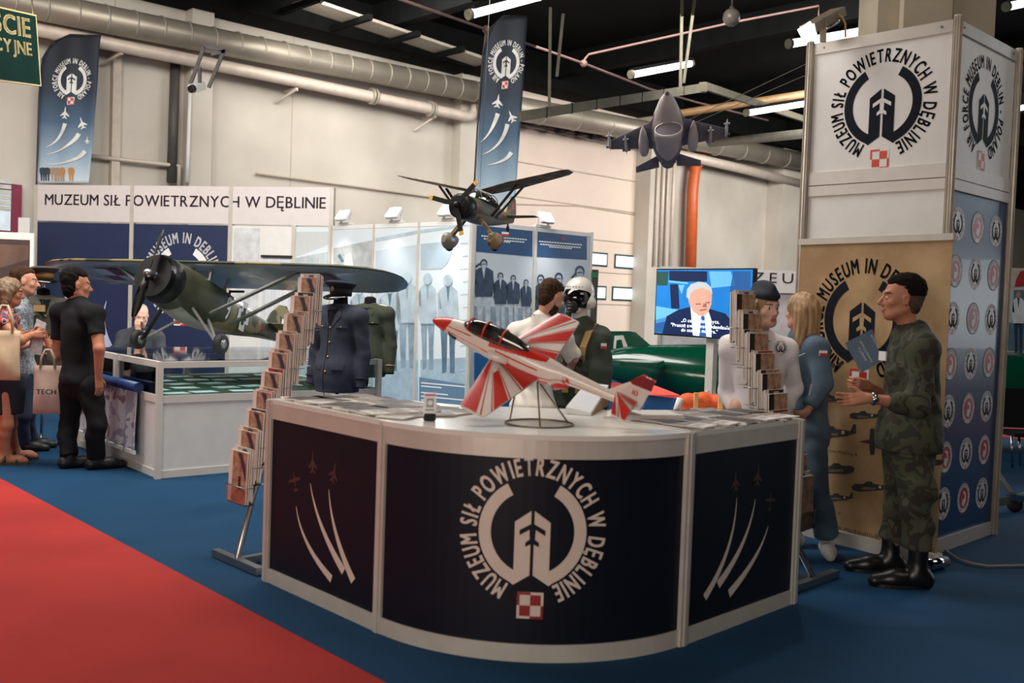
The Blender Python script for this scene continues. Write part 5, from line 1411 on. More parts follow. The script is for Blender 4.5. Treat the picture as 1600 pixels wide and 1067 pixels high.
# chin intake
def ring(x, w, h, zc, n=28): return [(x+.02*math.sin(2*PI*k/n), w*math.cos(2*PI*k/n), zc+h*math.sin(2*PI*k/n)) for k in range(n)]
I_ = MB(); I_.loft([ring(.30, .108, .05, -.115), ring(.31, .114, .056, -.115), ring(.25, .118, .066, -.11), ring(.1, .118, .078, -.08), ring(-.2, .105, .07, -.05), ring(-.45, .07, .055, -.02)], g1, True, False)
I_.loft([ring(.30, .108, .05, -.115), ring(.24, .095, .042, -.11), ring(.1, .07, .03, -.1)], g2, True, True)
io = I_.build('intake', None, ff); MB().tube([(.3+.022*math.sin(2*PI*k/32)+.006,   .112*math.cos(2*PI*k/32), -.115+.054*math.sin(2*PI*k/32)) for k in range(32)], .004, white_print, 6, closed=True).build('intake_lip', None, io)
wl_ = mat('pale_edge', (196, 196, 200), .4)
for sgn in (1, -1):
    W_ = MB(); wing(W_, [(.42, -.36, sgn*.09, .0), (.24, -.33, sgn*.15, .0), (-.06, -.25, sgn*.50, .0)], g2, .05); W_.build('wing', None, ff)
    S_ = MB(); S_.loft([[(.58, sgn*.05, .008), (.58, sgn*.055, .0)], [(.36, sgn*.085, .012), (.36, sgn*.12, .0)], [(.16, sgn*.09, .012), (.16, sgn*.14, .0)]], g1, False, False, closed=False); S_.build('strake', None, ff)
    T_ = MB(); wing(T_, [(-.44, -.74, sgn*.08, -.02), (-.60, -.74, sgn*.29, -.05)], g2, .05); T_.build('tailplane', None, ff)
    V_ = MB(); V_.bar((-.4, sgn*.05, -.05), (-.52, sgn*.06, -.05), .008, .07, g2); V_.build('ventral_fin', None, ff)
    def store(y, x0, L_, r, z, m, pylon=True):
        b_ = MB(); b_.tube([(x0+L_*f, y, z) for f in (0, .06, .2, .5, .8, 1)][::-1], [q*r for q in (.05, .55, .95, 1, .8, .15)], m, 16)
        if pylon: b_.box((x0+L_*.5, y, z/2), (L_*.4, .012, abs(z)), m)
        return b_
    store(sgn*.21, -.28, .62, .045, -.075, g1).build('drop_tank', None, ff)
    for y, z, x0 in ((sgn*.50, .0, -.24), (sgn*.36, -.05, -.24)):
        ms = store(y, x0, .38, .014, z, wl_ if z == 0 else g1, z != 0); mo = ms.build('missile', None, ff)
        MB().box((x0+.05, y, z), (.05, .07, .003), g2).box((x0+.05, y, z), (.05, .003, .07), g2).build('missile_fin', None, mo); MB().box((x0+.28, y, z), (.03, .05, .003), wl_).build('missile_fin', None, mo)
F_ = MB(); F_.prism([(-.28, .05), (-.5, .27), (-.66, .27), (-.62, .05)], -.008, .008, g2, Matrix.Rotation(PI/2, 4, 'X')); F_.build('fin', None, ff)
MB().loft(fus(interp([(.56, .01, .01, .05), (.5, .04, .04, .06), (.36, .05, .06, .07), (.2, .03, .03, .07)], 20), 20), canopy_m).build('canopy', None, ff)
MB().tube([(-.70, 0, 0), (-.74, 0, 0)], [.052, .042], g0, 24).build('exhaust_nozzle', None, ff)
MB().sphere((-.66, .03, -.055), .014, red_print, 10).build('tail_light', None, ff)
for (x, y, tx, ty) in ((1064, 193, 1272, 94), (1083, 193, 1272, 112)):
    q = ff.matrix_world.inverted(); MB().tube([q@at(x, y, 8.6), q@at(tx, ty, 7.3)], .003, rail, 5).build('suspension_wire', None, ff)

# ------------------------------------------------------------------ green aircraft hull behind the screen
gn = mat('gloss_green', (6, 66, 48), .16, var=.06, coat=.6)
A = at(950, 577, 11.6); zg = .70
gt = thing('green_aircraft', 'long glossy dark green aircraft hull behind the screen and tower', 'aircraft', (A.x, 11.6, 0), math.radians(-4))
st = interp([(0, .12, .16, .82), (.25, .2, .24, .80), (.7, .3, .33, .74), (1.3, .40, .40, zg), (2.2, .44, .42, zg), (4, .45, .43, zg), (6, .4, .40, zg), (7.5, .25, .25, zg), (8, .04, .04, zg)], 60)
MB().loft(fus(st, 40, 2.3), gn).build('hull', None, gt)
F_ = MB(); F_.prism([(-.02, .93), (.0, 1.2), (.22, 1.21), (.30, 1.2), (.55, 1.0), (.5, .93)], -.03, .03, gn, Matrix.Rotation(PI/2, 4, 'X')); fo = F_.build('cockpit_fairing', None, gt)
MB().prism([(.05, 1.0), (.06, 1.15), (.16, 1.16), (.23, 1.0)], -.035, .035, mat('pale_pane', (190, 190, 186), .3), Matrix.Rotation(PI/2, 4, 'X')).build('side_window', None, fo)
MB().prism([(.08, 1.0), (.085, 1.1), (.14, 1.11), (.17, 1.0)], -.04, .04, gn, Matrix.Rotation(PI/2, 4, 'X')).build('window_bar', None, fo)
T_ = MB(); T_.prism([(-.1, -.6), (.1, -.9), (.5, -.9), (.62, -.3)], .86, .90, gn); T_.build('stub_wing', None, gt)
for x, in ((1.6,), (5.2,)):
    for sy in (-.3, .3): MB().box((x, sy, .16), (.08, .08, .32), steel).build('stand_leg', None, gt)
    MB().box((x, 0, .32), (.1, .9, .06), steel).build('cradle', None, gt)
# ------------------------------------------------------------------ glass display case
K0 = Vector((-2.776, 7.853, 0)); kB = Vector((.757, .653, 0)).normalized(); kA = Vector((-.65, .76, 0)).normalized()
KW, KD, KZ, KH = 2.05, 1.96, .66, .93
dc = thing('display_case', 'white display case with glass sides under the large aeroplane model', 'display case', K0+kB*KW/2+kA*KD/2)
FB, FA = Plane(K0, K0+kB*KW), Plane(K0+kA*KD, K0)
FBb, FAb = Plane(K0+kA*KD, K0+kA*KD+kB*KW), Plane(K0+kA*KD+kB*KW, K0+kB*KW)
cg = glass_mat('case_glass')
for pl, nm in ((FB, 1), (FA, 1)):
    slabp(pl, dc, 'side_panel', .02, pl.L-.02, .05, KZ-.06, -.03, -.01, white_panel)
    slabp(pl, dc, 'base_rail', .02, pl.L-.02, 0, .06, -.035, 0, white_lam)
    slabp(pl, dc, 'mid_rail', .02, pl.L-.02, KZ-.06, KZ, -.035, 0, white_lam)
    slabp(pl, dc, 'glass_pane', .03, pl.L-.03, KZ, KH-.05, -.02, -.016, cg)
for pl in (FB, FA): slabp(pl, dc, 'top_rail', .0, pl.L, KH-.05, KH, -.035, 0, white_lam)
for a_, b_ in ((K0+kA*KD, K0+kA*KD+kB*KW), (K0+kB*KW, K0+kB*KW+kA*KD)):
    for z0, z1, nm in ((KH-.05, KH, 'top_rail'), (KZ-.06, KZ, 'mid_rail'), (0, .06, 'base_rail')):
        m = MB(); m.bar(a_+Vector((0, 0, (z0+z1)/2)), b_+Vector((0, 0, (z0+z1)/2)), .035, z1-z0, white_lam); part(m, nm, dc)
    m = MB(); m.bar(a_+Vector((0, 0, KZ/2)), b_+Vector((0, 0, KZ/2)), .015, KZ-.1, white_panel); part(m, 'back_panel', dc)
for i in (0, 1, 2):
    for j in (0, 1, 2):
        if i == 1 and j == 1: continue
        p = K0+kB*(KW*i/2)+kA*(KD*j/2); m = MB(); m.box((p.x, p.y, KH/2), (.045, .045, KH), white_lam, rz=math.atan2(kB.y, kB.x)); part(m, 'post', dc)
m = MB(); q = [K0+kA*KD/2, K0+kA*KD/2+kB*KW]; m.bar(q[0]+Vector((0, 0, KH-.02)), q[1]+Vector((0, 0, KH-.02)), .04, .04, white_lam); part(m, 'cross_bar', dc)
q = [K0+kB*.03+kA*.03, K0+kB*(KW-.03)+kA*.03, K0+kB*(KW-.03)+kA*(KD-.03), K0+kB*.03+kA*(KD-.03)]
part(MB().prism([(p.x, p.y) for p in q], KH, KH+.006, cg), 'top_glass', dc)
part(MB().prism([(p.x, p.y) for p in q], KZ-.07, KZ-.03, white_panel), 'case_floor', dc)
gm = mat('moss_mat', (62, 76, 52), .95, var=.35, scale=40, bump=.8)
mo = MB(); mo.prism([(p.x, p.y) for p in q], KZ-.03, KZ-.005, gm)
tag(mo.build('grass_mat'), 'green grass mat lying inside the glass display case', 'mat')
paper = mat('paper', (206, 214, 218), .6, var=.05); paper2 = mat('paper_tan', (176, 140, 104), .6, var=.1)
first = None; rnd = random.Random(3)
for i in range(6):
    for j in range(5):
        if rnd.random() < .12: continue
        p = K0+kB*(.2+.31*i+rnd.uniform(-.05, .05))+kA*(.2+.37*j+rnd.uniform(-.06, .06)); rz = rnd.uniform(-.3, .3)+math.atan2(kB.y, kB.x)
        if first is None:
            m = MB(); m.box((0, 0, .002), (.21, .15, .004), paper); o = m.build('paper_sheet'); first = o
        else: o = first.copy(); COL.objects.link(o)
        o.location = (p.x, p.y, KZ-.004); o.rotation_euler = (0, 0, rz)
        tag(o, 'pale paper sheet lying on the grass mat inside the glass case', 'paper', 'paper sheets in the display case')
# draped printed banner on the case's left side
dbn = thing('draped_banner', 'shiny printed cloth banner hanging on the left side of the display case', 'banner', K0+kA*.9)
bc = camo('banner_print_cloth', [(150, 150, 170), (196, 196, 204), (140, 120, 130), (110, 84, 92)], 6, .3, (.45, .60, .68)); bh = mat('banner_blue', (32, 60, 110), .4, var=.2)
R = []; ux = [FA.uz(x, y) for x, y in ((133, 600), (224, 611))]
u0, u1 = ux[0][0], ux[1][0]
n = 60
for v in range(13):
    z = .70-.58*.92*v/12; R.append([FA.P(u0+(u1-u0)*k/n, z-.02*math.sin(k*.4)*(v/12), .035+.022*math.sin(k*.75+v*.12)*(.5+v/24)+.012*v/12) for k in range(n+1)])
mb = MB(); mb.loft(R, bc, True, False, closed=False); part(mb, 'cloth', dbn, fixn=False).modifiers.new('thickness', 'SOLIDIFY').thickness = .004
mb = MB(); mb.tube([FA.P(u0-.02, .70, .045), FA.P(u1+.02, .70, .045)], .042, bh, 14); part(mb, 'rolled_top', dbn)
mb = MB(); mb.bar(FA.P(u0, .165, .06), FA.P(u1, .165, .06), .02, .03, white_print); part(mb, 'bottom_bar', dbn)

# ------------------------------------------------------------------ inclined brochure racks with their magazines
cov_a = mat('cover_brown', (190, 150, 122), .35, var=.35, scale=22, col2=(120, 88, 72)); cov_n = mat('cover_navy', (40, 42, 66), .35, var=.1)
edge_w = mat('paper_edges', (222, 208, 198), .6, var=.06); cov_r = mat('cover_red', (150, 34, 38), .35, var=.1); cov_k = mat('cover_black', (26, 26, 30), .35); cov_g = mat('cover_grey', (170, 164, 158), .35, var=.3, scale=18)
clear = glass_mat('clear_acrylic', (248, 246, 244), .0, 1.12)
def magazine_mesh(name, front, second, title=None):
    w, h, t = .205, .295, .0075
    m = MB(); m.box((0, 0, h/2), (w, t, h), edge_w); o = m.build(name)
    ar = Art(); ar.rect(-w/2, .002, w/2, h-.002, front, 1); ar.rect(-w/2, .003, -w/2+.04, h-.003, edge_w, 1.5) if title is None else None
    None if title is None else ar.rect(-w/2, .002, -w/2+.055, h-.002, second, 2)
    if title is None:
        ar.poly([(-w*.05, h*.96), (w*.2, h*.97), (w*.42, h*.72), (w*.46, h*.45), (w*.3, h*.6), (w*.1, h*.85)], second, 2); ar.rect(w*.05, h*.25, w*.2, h*.52, cov_k, 2)
    else: ar.text(title, -w/2+.043, .04, .032, cov_g if False else edge_w, 3, width=.16, bold=.03, rot=PI/2)
    c = ar.build('cover', lambda u, v, l: Vector((u, -t/2-l*.4, v)), o, lift=.0008)
    return o
mag_src = {}
def magazine(kind):
    if kind not in mag_src:
        f, s, ti = {'brown': (cov_a, cov_n, None), 'poland': (cov_a, cov_k, 'POLAND'), 'red': (cov_r, cov_k, None), 'dark': (cov_k, cov_g, None), 'grey': (cov_g, cov_n, None)}[kind]
        mag_src[kind] = magazine_mesh('magazine', f, s, ti); return mag_src[kind]
    return copy_tree(mag_src[kind])
ords = ['topmost', 'second', 'third', 'fourth', 'fifth', 'sixth', 'seventh', 'eighth', 'ninth', 'lowest']
def rack(label, side, foot, n, top, kinds, npk=10):
    """n: direction the pockets face; top: position of the topmost pocket's top centre"""
    n = Vector(n).normalized(); wdir = Vector((0, 0, 1)).cross(n)*1.0
    t = thing('brochure_rack', label, 'brochure rack', (foot.x, foot.y, 0))
    step = Vector((n.x*.047, n.y*.047, -.1125))
    P0 = top-Vector((0, 0, .30))          # pocket floor centre, topmost
    low = P0+step*(npk-1)
    m = MB(); m.tube([Vector((foot.x, foot.y, .03)), low-n*.06+Vector((0, 0, .0)), P0-n*.06+Vector((0, 0, .30))], .018, steel, 10); part(m, 'pole', t)
    dd = (low-P0); 
    fd = Vector((n.x, n.y, 0)); sd = Vector((-n.y, n.x, 0))
    m = MB(); m.bar(Vector((foot.x, foot.y, .025))-sd*.25, Vector((foot.x, foot.y, .025))+sd*.25, .045, .04, steel); part(m, 'foot', t)
    m = MB(); m.bar(Vector((foot.x, foot.y, .025)), Vector((foot.x, foot.y, .025))-fd*.5, .045, .04, steel); part(m, 'foot', t)
    yaw = math.atan2(n.y, n.x)+PI/2
    for k in range(npk):
        b = P0+step*k; Mx = Matrix.Translation(b)@Matrix.Rotation(yaw, 4, 'Z')  # local -y faces n
        m = MB(); m.box((0, -.045, .05), (.225, .004, .10), clear, Mx); m.box((0, -.005, .001), (.225, .08, .003), clear, Mx)
        po = part(m, 'pocket', t)
        m = MB(); m.tube([Mx@Vector(p) for p in ((-.115, .035, .1), (-.115, -.048, .1), (.115, -.048, .1), (.115, .035, .1))], .003, steel, 6)
        w_ = m.build('wire'); w_.data.transform(M4(t).inverted()); w_.parent = po
        for j in range(4):
            o = magazine(kinds[(0 if j == 0 else (j+k) % len(kinds))])
            o.matrix_world = Mx@Matrix.Translation((0.002*((j*7+k) % 3-1), -.034+.0125*j, .004+.007*((j*3+k) % 4 if j else 0)))@Matrix.Rotation(math.radians(-1.5-1.2*j if False else -2), 4, 'X')
            tag(o, '%s magazine in the %s pocket of the %s brochure rack' % ({'brown': 'brown covered', 'poland': 'black spined brown', 'red': 'red covered', 'dark': 'black covered', 'grey': 'grey covered'}[kinds[(0 if j == 0 else (j+k) % len(kinds))]], ords[k], side), 'magazine', 'magazines in the %s pocket of the %s brochure rack' % (ords[k], side))
    return t
tl = at(487, 433, 5.98)
rack('inclined brochure rack full of magazines left of the reception counter', 'left', gp(370, 884), (-.72, -.69, 0), tl, ['brown', 'grey', 'red', 'dark', 'brown'])
tr = at(1160, 459, 5.85)
rack('inclined brochure rack full of magazines right of the reception counter', 'right', gp(1272, 914), (.71, -.70, 0), tr, ['poland', 'grey', 'dark', 'grey', 'red'])

# ------------------------------------------------------------------ papers on the counter top
leaf_src = None
pm = [mat('leaflet_white', (216, 208, 200), .5, var=.04), mat('leaflet_photo', (136, 122, 112), .45, var=.4, scale=30), mat('leaflet_dark', (66, 58, 54), .45, var=.3, scale=25)]
def leaflet(kind, w=.15, h=.21, t=.006):
    m = MB(); m.box((0, 0, t/2), (w, h, t), pm[0]); o = m.build('leaflet')
    ar = Art(); ar.rect(-w*.5, -h*.05 if kind else -h*.5, w*.5, h*.5, pm[1 if kind else 2], .6); ar.rect(-w*.4, -h*.2, w*.3, -h*.16, pm[2], 1); ar.rect(-w*.4, -h*.3, w*.2, -h*.27, pm[2], 1)
    if kind == 2: ar.rect(-w*.5, h*.3, w*.5, h*.5, cov_n, 2)
    ar.build('leaflet_print', lambda u, v, l: Vector((u, v, t+l*.6)), o); return o
srcs = [leaflet(k) for k in range(3)]; used = [False]*3
def put_leaf(p, rz, z, label, grp, tilt=0.0):
    k = rnd.randrange(3)
    o = srcs[k] if not used[k] else copy_tree(srcs[k]); used[k] = True
    o.location = (p.x, p.y, z); o.rotation_euler = (0, tilt, rz)
    tag(o, label, 'leaflet', grp)
yl_, yr_ = math.atan2(LP_.u.y, LP_.u.x), math.atan2(RP_.u.y, RP_.u.x)
for r_ in range(3):
    for c_ in range(6):
        u = .09+.172*c_+rnd.uniform(-.01, .01); l = -.10-.165*r_-rnd.uniform(0, .02)
        p = LP_.P(u, 0, l-.03)
        put_leaf(p, yl_+rnd.uniform(-.45, .45), HC+.001+.0005*c_, 'printed leaflet spread flat on the left arm of the reception counter', 'leaflets on the left arm of the counter')
        if r_ < 2 and c_ < 5: put_leaf(p+LP_.u*.06, yl_+rnd.uniform(-.3, .3), HC+.008+.0005*c_, 'printed leaflet overlapping others on the left arm of the reception counter', 'upper leaflets on the left arm of the counter')
for r_ in range(3):
    for c_ in range(5):
        u = .10+.185*c_+rnd.uniform(-.01, .01); p = RP_.P(u, 0, -.11-.16*r_-rnd.uniform(0, .02))
        put_leaf(p, yr_+rnd.uniform(-.4, .4), HC+.001+.0005*c_, 'printed leaflet spread flat on the right arm of the reception counter', 'leaflets on the right arm of the counter')
        if r_ < 2: put_leaf(p+RP_.u*.05, yr_+rnd.uniform(-.25, .25), HC+.008+.0005*c_, 'printed leaflet overlapping others on the right arm of the reception counter', 'upper leaflets on the right arm of the counter')
p = gp(1010, 655, HC)
stk = thing('leaflet_stack', 'thick stack of white leaflets behind the tail of the red jet', 'leaflet stack', p, .25)
for k in range(3): MB().box((.006*(k % 2), .004*k, .006+.011*k), (.30, .21, .010), pm[0]).build('bundle', None, stk)
MB().box((-.1, 0, .033), (.07, .2, .002), pm[2]).build('printed_band', None, stk)
# small badge holder
p = gp(671, 657, HC); bh_ = thing('badge_holder', 'small upright badge card in a black base on the counter', 'card holder', p, .25)
MB().box((0, 0, .016), (.052, .03, .032), black, bev=.004).build('base', None, bh_)
MB().box((0, 0, .072), (.056, .006, .105), white_print).build('card', None, bh_)
ar = Art(); ar.rect(-.016, .06, .016, .10, mat('card_grey', (150, 146, 142), .5), 1); ar.disc(0, .08, .012, white_print, 2, 16); ar.rect(-.02, .045, .02, .052, MATS['card_grey'], 1); ar.rect(-.024, .112, .024, .118, red_print, 1)
ar.build('card_print', lambda u, v, l: Vector((u, -.0032-l*.5, v)), bh_)
# white sloping box behind the jet
p = gp(903, 657, HC); cx_ = thing('white_box', 'white sloping box on the counter behind the jet tail', 'box', (p.x, p.y, HC))
bxm = mat('carton_white', (214, 214, 216), .5, var=.02); inv = M4(cx_).inverted()
T_ = [at(884, 637, 4.92), at(923, 646, 4.86), at(951, 603, 5.42), at(917, 598, 5.48)]
B_ = [Vector((q.x, q.y, HC+.001)) for q in T_]
MB().loft([[inv@q for q in B_], [inv@q for q in T_]], bxm, False).build('carton', None, cx_)
dv = (T_[2]-T_[1]).normalized(); sv = Vector((dv.y, -dv.x, 0)).normalized()*.004
MB().loft([[inv@(q+sv) for q in (B_[1].lerp(B_[2], .06), B_[1].lerp(B_[2], .94), T_[1].lerp(T_[2], .94)-Vector((0, 0, .012)), T_[1].lerp(T_[2], .06)-Vector((0, 0, .012)))], [inv@q for q in (B_[1].lerp(B_[2], .06), B_[1].lerp(B_[2], .94), T_[1].lerp(T_[2], .94)-Vector((0, 0, .012)), T_[1].lerp(T_[2], .06)-Vector((0, 0, .012)))]], mat('carton_brown', (150, 112, 78), .7), False).build('side_flap', None, cx_)
MB().loft([[inv@q for q in T_], [inv@(q+Vector((0, 0, .004))) for q in T_]], bxm, False).build('lid', None, cx_)

# ------------------------------------------------------------------ television on its stand
tvL, tvR = at(1024, 472, 9.9), at(1176, 474, 8.94)
TV = Plane((tvL.x, tvL.y), (tvR.x, tvR.y)); zb, ztv = TV.uz(1024, 523)[1], TV.uz(1026, 420)[1]
tv = thing('television', 'large flat television showing an elderly man with subtitles', 'television', TV.P(TV.L/2, 0))
bez_ = mat('tv_bezel', (20, 20, 22), .3)
slabp(TV, tv, 'case', 0, TV.L, zb, ztv, -.05, 0, bez_)
def scr(name, c): return mat(name, c, .25, emit=.85, var=.08, scale=6)
sb, sd, sl, sk = scr('screen_blue', (24, 112, 186)), scr('screen_navy', (18, 34, 70)), scr('screen_light', (96, 170, 214)), scr('screen_skin', (196, 150, 132))
sh, sw_, ss = scr('screen_hair', (176, 180, 184)), scr('screen_shirt', (196, 214, 230)), scr('screen_shade', (140, 96, 84)); sg_ = scr('screen_green', (34, 70, 66)); st_ = scr('screen_white', (235, 238, 240)); sm_ = scr('screen_mid', (36, 84, 140))
ar = Art(); B_ = lambda *q: [TV.uz(*p) for p in q]
ar.rect(.012, zb+.018, TV.L-.012, ztv-.012, sb, 1)
ar.poly(B_((1046, 423), (1105, 424), (1105, 440), (1046, 440)), sd, 2); ar.poly(B_((1108, 424), (1142, 424), (1150, 446), (1112, 450)), sl, 2); ar.poly(B_((1146, 424), (1173, 424), (1172, 470), (1140, 456)), sm_, 2)
ar.poly(B_((1027, 424), (1045, 424), (1043, 446), (1027, 446)), sg_, 2); ar.poly(B_((1045, 438), (1075, 441), (1075, 444), (1045, 441)), sl, 3)
ar.poly(B_((1047, 444), (1060, 444), (1062, 482), (1049, 482)), sd, 3); ar.poly(B_((1060, 445), (1070, 445), (1065, 460)), sl, 3); ar.poly(B_((1025, 478), (1060, 484), (1050, 500), (1025, 505)), sl, 2); ar.poly(B_((1025, 500), (1050, 492), (1040, 519), (1024, 519)), sm_, 2)
ar.poly(B_((1035, 521), (1042, 494), (1060, 484), (1076, 480), (1108, 482), (1134, 490), (1142, 500), (1150, 530), (1035, 521)), sd, 4)
ar.poly(B_((1079, 478), (1098, 494), (1106, 482), (1112, 500), (1112, 527), (1083, 524)), sw_, 5); ar.poly(B_((1096, 494), (1101, 494), (1104, 526), (1093, 525)), sm_, 6)
ar.poly(B_((1075, 462), (1078, 452), (1084, 446), (1098, 444), (1110, 449), (1113, 460), (1112, 476), (1107, 488), (1100, 494), (1092, 493), (1083, 486), (1077, 474)), sk, 7)
ar.poly(B_((1073, 464), (1074, 452), (1080, 444), (1092, 440), (1104, 442), (1112, 449), (1114, 460), (1109, 454), (1098, 450), (1086, 452), (1080, 458), (1078, 468)), sh, 8)
for q in (((1087, 474), (1096, 474), (1095, 476), (1088, 476)), ((1103, 472), (1110, 471), (1109, 474), (1104, 474)), ((1093, 484), (1105, 482), (1104, 484.5), (1094, 486)), ((1100, 474), (1104, 474), (1105, 480), (1098, 480))): ar.poly(B_(*q), ss, 9)
for s_, y, xa, xb in (('„O co chodzi?” pyta.', 502, 1065, 1125), ('"Proszę awizować Odendaala', 509, 1049, 1141), ('do stopnia majora."', 517, 1065, 1122)):
    u, z = TV.uz(xa, y); ar.text(s_, u, z-.005, .035, st_, 12, width=TV.uz(xb, y)[0]-u, bold=.02)
ar.build('screen', local(tv, lambda u, v, l: TV.P(u, v, .001+l*.35)), tv)
ts = thing('television_stand', 'white metal floor stand carrying the television', 'stand', TV.P(TV.L*.52, 0))
pc_ = TV.P(TV.L*.56, 0, -.09)
m = MB(); m.bar(pc_+Vector((0, 0, .55)), pc_+Vector((0, 0, zb+.4)), .09, .06, white_lam, up=TV.n); part(m, 'column', ts)
for s_ in (-1, 1):
    m = MB(); q = pc_+TV.u*.0+Vector((0, 0, .72)); m.bar(q, q+TV.n*(.30*s_)+TV.u*(-.22 if s_ > 0 else .25)+Vector((0, 0, -.45)), .08, .06, white_lam); m.bar(q+TV.n*(.30*s_)+TV.u*(-.22 if s_ > 0 else .25)+Vector((0, 0, -.42)), q+TV.n*(.30*s_)+TV.u*(-.22 if s_ > 0 else .25)+Vector((0, 0, -.72)), .08, .06, white_lam, up=TV.n); part(m, 'leg', ts)
m = MB(); m.tube([pc_+Vector((0, 0, .62)), pc_+TV.u*.35+Vector((0, 0, .6))], .03, white_lam, 10); part(m, 'cross_tube', ts)
slabp(TV, ts, 'mounting_plate', TV.L*.4, TV.L*.72, zb+.1, ztv-.15, -.09, -.052, steel)

# blue and red display board and the orange vest behind the counter
bb = thing('display_board', 'slanted blue display board with a red top edge behind the jet tail', 'board', (at(1030, 640, 6.6).x, 6.6, 0))
inv = M4(bb).inverted(); A, B, C_, D_ = at(985, 602, 7.0), at(1063, 622, 6.8), at(1066, 668, 6.6), at(985, 668, 6.6)
def quadbox(pts, dy, m): 
    P = [inv@p for p in pts]; mb = MB(); return mb.loft([P, [p+Vector((0, dy, 0)) for p in P]], m, False)
quadbox([at(1012, 617, 6.7), at(1061, 623, 6.7), at(1052, 700, 6.6), at(985, 700, 6.6)], .04, mat('board_blue', (20, 88, 150), .5)).build('blue_panel', None, bb)
quadbox([at(1007, 596, 6.85), at(1062, 617, 6.7), at(1061, 623, 6.69), at(1012, 617, 6.69)], .03, mat('board_red', (226, 84, 74), .5)).build('red_edge', None, bb)
e_ = MB(); e_.tube([inv@at(x, y, 6.66) for x, y in ((1063, 622), (1057, 640), (1052, 660), (1052, 700))], .022, white_print, 8); e_.build('white_trim', None, bb)
MB().box((.0, .1, .4), (.3, .06, .8), steel).build('support', None, bb)
vs_ = thing('life_vest', 'folded orange life vest on a low table behind the counter', 'vest', (at(1105, 632, 7.4).x, 7.4, .72))
om = mat('orange_cloth', (226, 98, 48), .7, var=.2, scale=20)
b_ = Blob(.03); 
for (x, y, r) in ((-.14, 0, .07), (-.02, .03, .08), (.1, 0, .07), (.17, .02, .05), (-.07, -.02, .06)): b_.ell((vs_.location.x+x, 7.4+y, .80), (r*1.2, r, r))
b_.build('vest_body', om, vs_, .012)
for x in (-.1, .08): MB().box((x, -.08, .08), (.03, .03, .16), mat('vest_strap', (236, 190, 120), .7)).build('strap', None, vs_)
tb = thing('low_table', 'low table with white legs under the orange vest', 'table', (vs_.location.x, 7.4, 0))
MB().box((0, 0, .70), (.7, .5, .04), white_lam).build('top', None, tb)
for sx in (-.3, .3):
    for sy in (-.2, .2): MB().box((sx, sy, .34), (.04, .04, .68), white_lam).build('leg', None, tb)

# ------------------------------------------------------------------ neighbouring stands in the background
nb = thing('neighbour_fascia', 'white neighbouring stand with a thin black lettered fascia behind the screen', 'exhibition wall', (at(1120, 500, 16).x, 16, 0))
inv = M4(nb).inverted(); A = at(1033, 416, 16.0); zt_ = A.z; x1_ = at(1330, 416, 16).x
MB().box(((A.x+x1_)/2, 16.03, zt_-.18), (x1_-A.x, .05, .36), white_panel, inv).build('fascia', None, nb)
MB().box(((A.x+x1_)/2, 16.08, (zt_-.36)/2), (x1_-A.x, .05, zt_-.36), mat('neighbour_wall', (196, 194, 196), .6), inv).build('wall_panel', None, nb)
ar = Art(); q0, q1 = at(1124, 437, 16), at(1266, 441, 16)
ar.text('MUZEUM', q0.x, q0.z-.02, .17, black, 1, width=q1.x-q0.x, gap=.3)
ar.build('fascia_lettering', lambda u, v, l: inv@Vector((u, 16.0-l, v)), nb)
for x in (A.x+.02, (A.x+x1_)/2, x1_-.02): MB().box((x, 16.04, zt_/2), (.05, .06, zt_), alu, inv).build('post', None, nb)
rb = thing('neighbour_booth', 'neighbouring booth with a red emblem and a photo right of the tower', 'exhibition wall', (at(1600, 500, 12).x, 12, 0))
inv = M4(rb).inverted(); A = at(1571, 418, 12); zt_ = A.z
MB().box((A.x+1.2, 12.05, zt_/2+.2), (2.4, .05, zt_-.4), white_panel, inv).build('wall_panel', None, rb)
MB().box((A.x+1.2, 12.04, zt_-.14), (2.4, .06, .28), mat('booth_fascia', (190, 178, 168), .5), inv).build('fascia', None, rb)
MB().box((A.x+.02, 12.04, zt_/2), (.05, .07, zt_), alu, inv).build('post', None, rb)
MB().box((A.x+1.2, 12.0, at(1580, 553, 12).z-.03), (2.4, .08, .06), steel, inv).build('shelf_rail', None, rb)
ar = Art(); P12 = lambda *q: [(at(x, y, 12).x, at(x, y, 12).z) for x, y in q]
ar.poly(P12((1585, 448), (1588, 436), (1594, 424), (1606, 421), (1618, 424), (1624, 436), (1627, 448), (1612, 446), (1606, 436), (1600, 446)), mat('emblem_wine', (158, 44, 52), .5), 1)
ar.poly(P12((1571, 453), (1660, 453), (1660, 546), (1569, 546)), m_dk, 1)
ar.poly(P12((1571, 453), (1584, 453), (1582, 505), (1570, 500)), m_fig2, 2)
b_ = Art(); man(b_, 1591, 452, 552, 18, mat('print_shirt', (206, 212, 216), .5), m_pn, mat('print_skin', (170, 130, 110), .5), 3, cap=False); man(b_, 1620, 456, 552, 20, m_pn, m_dk, m_fig2, 3)
for v, f, mm, l in b_.items: ar.raw(P12(*v), f, mm, l)
ar.build('booth_print', lambda u, v, l: inv@Vector((u, 12.0-l, v)), rb)
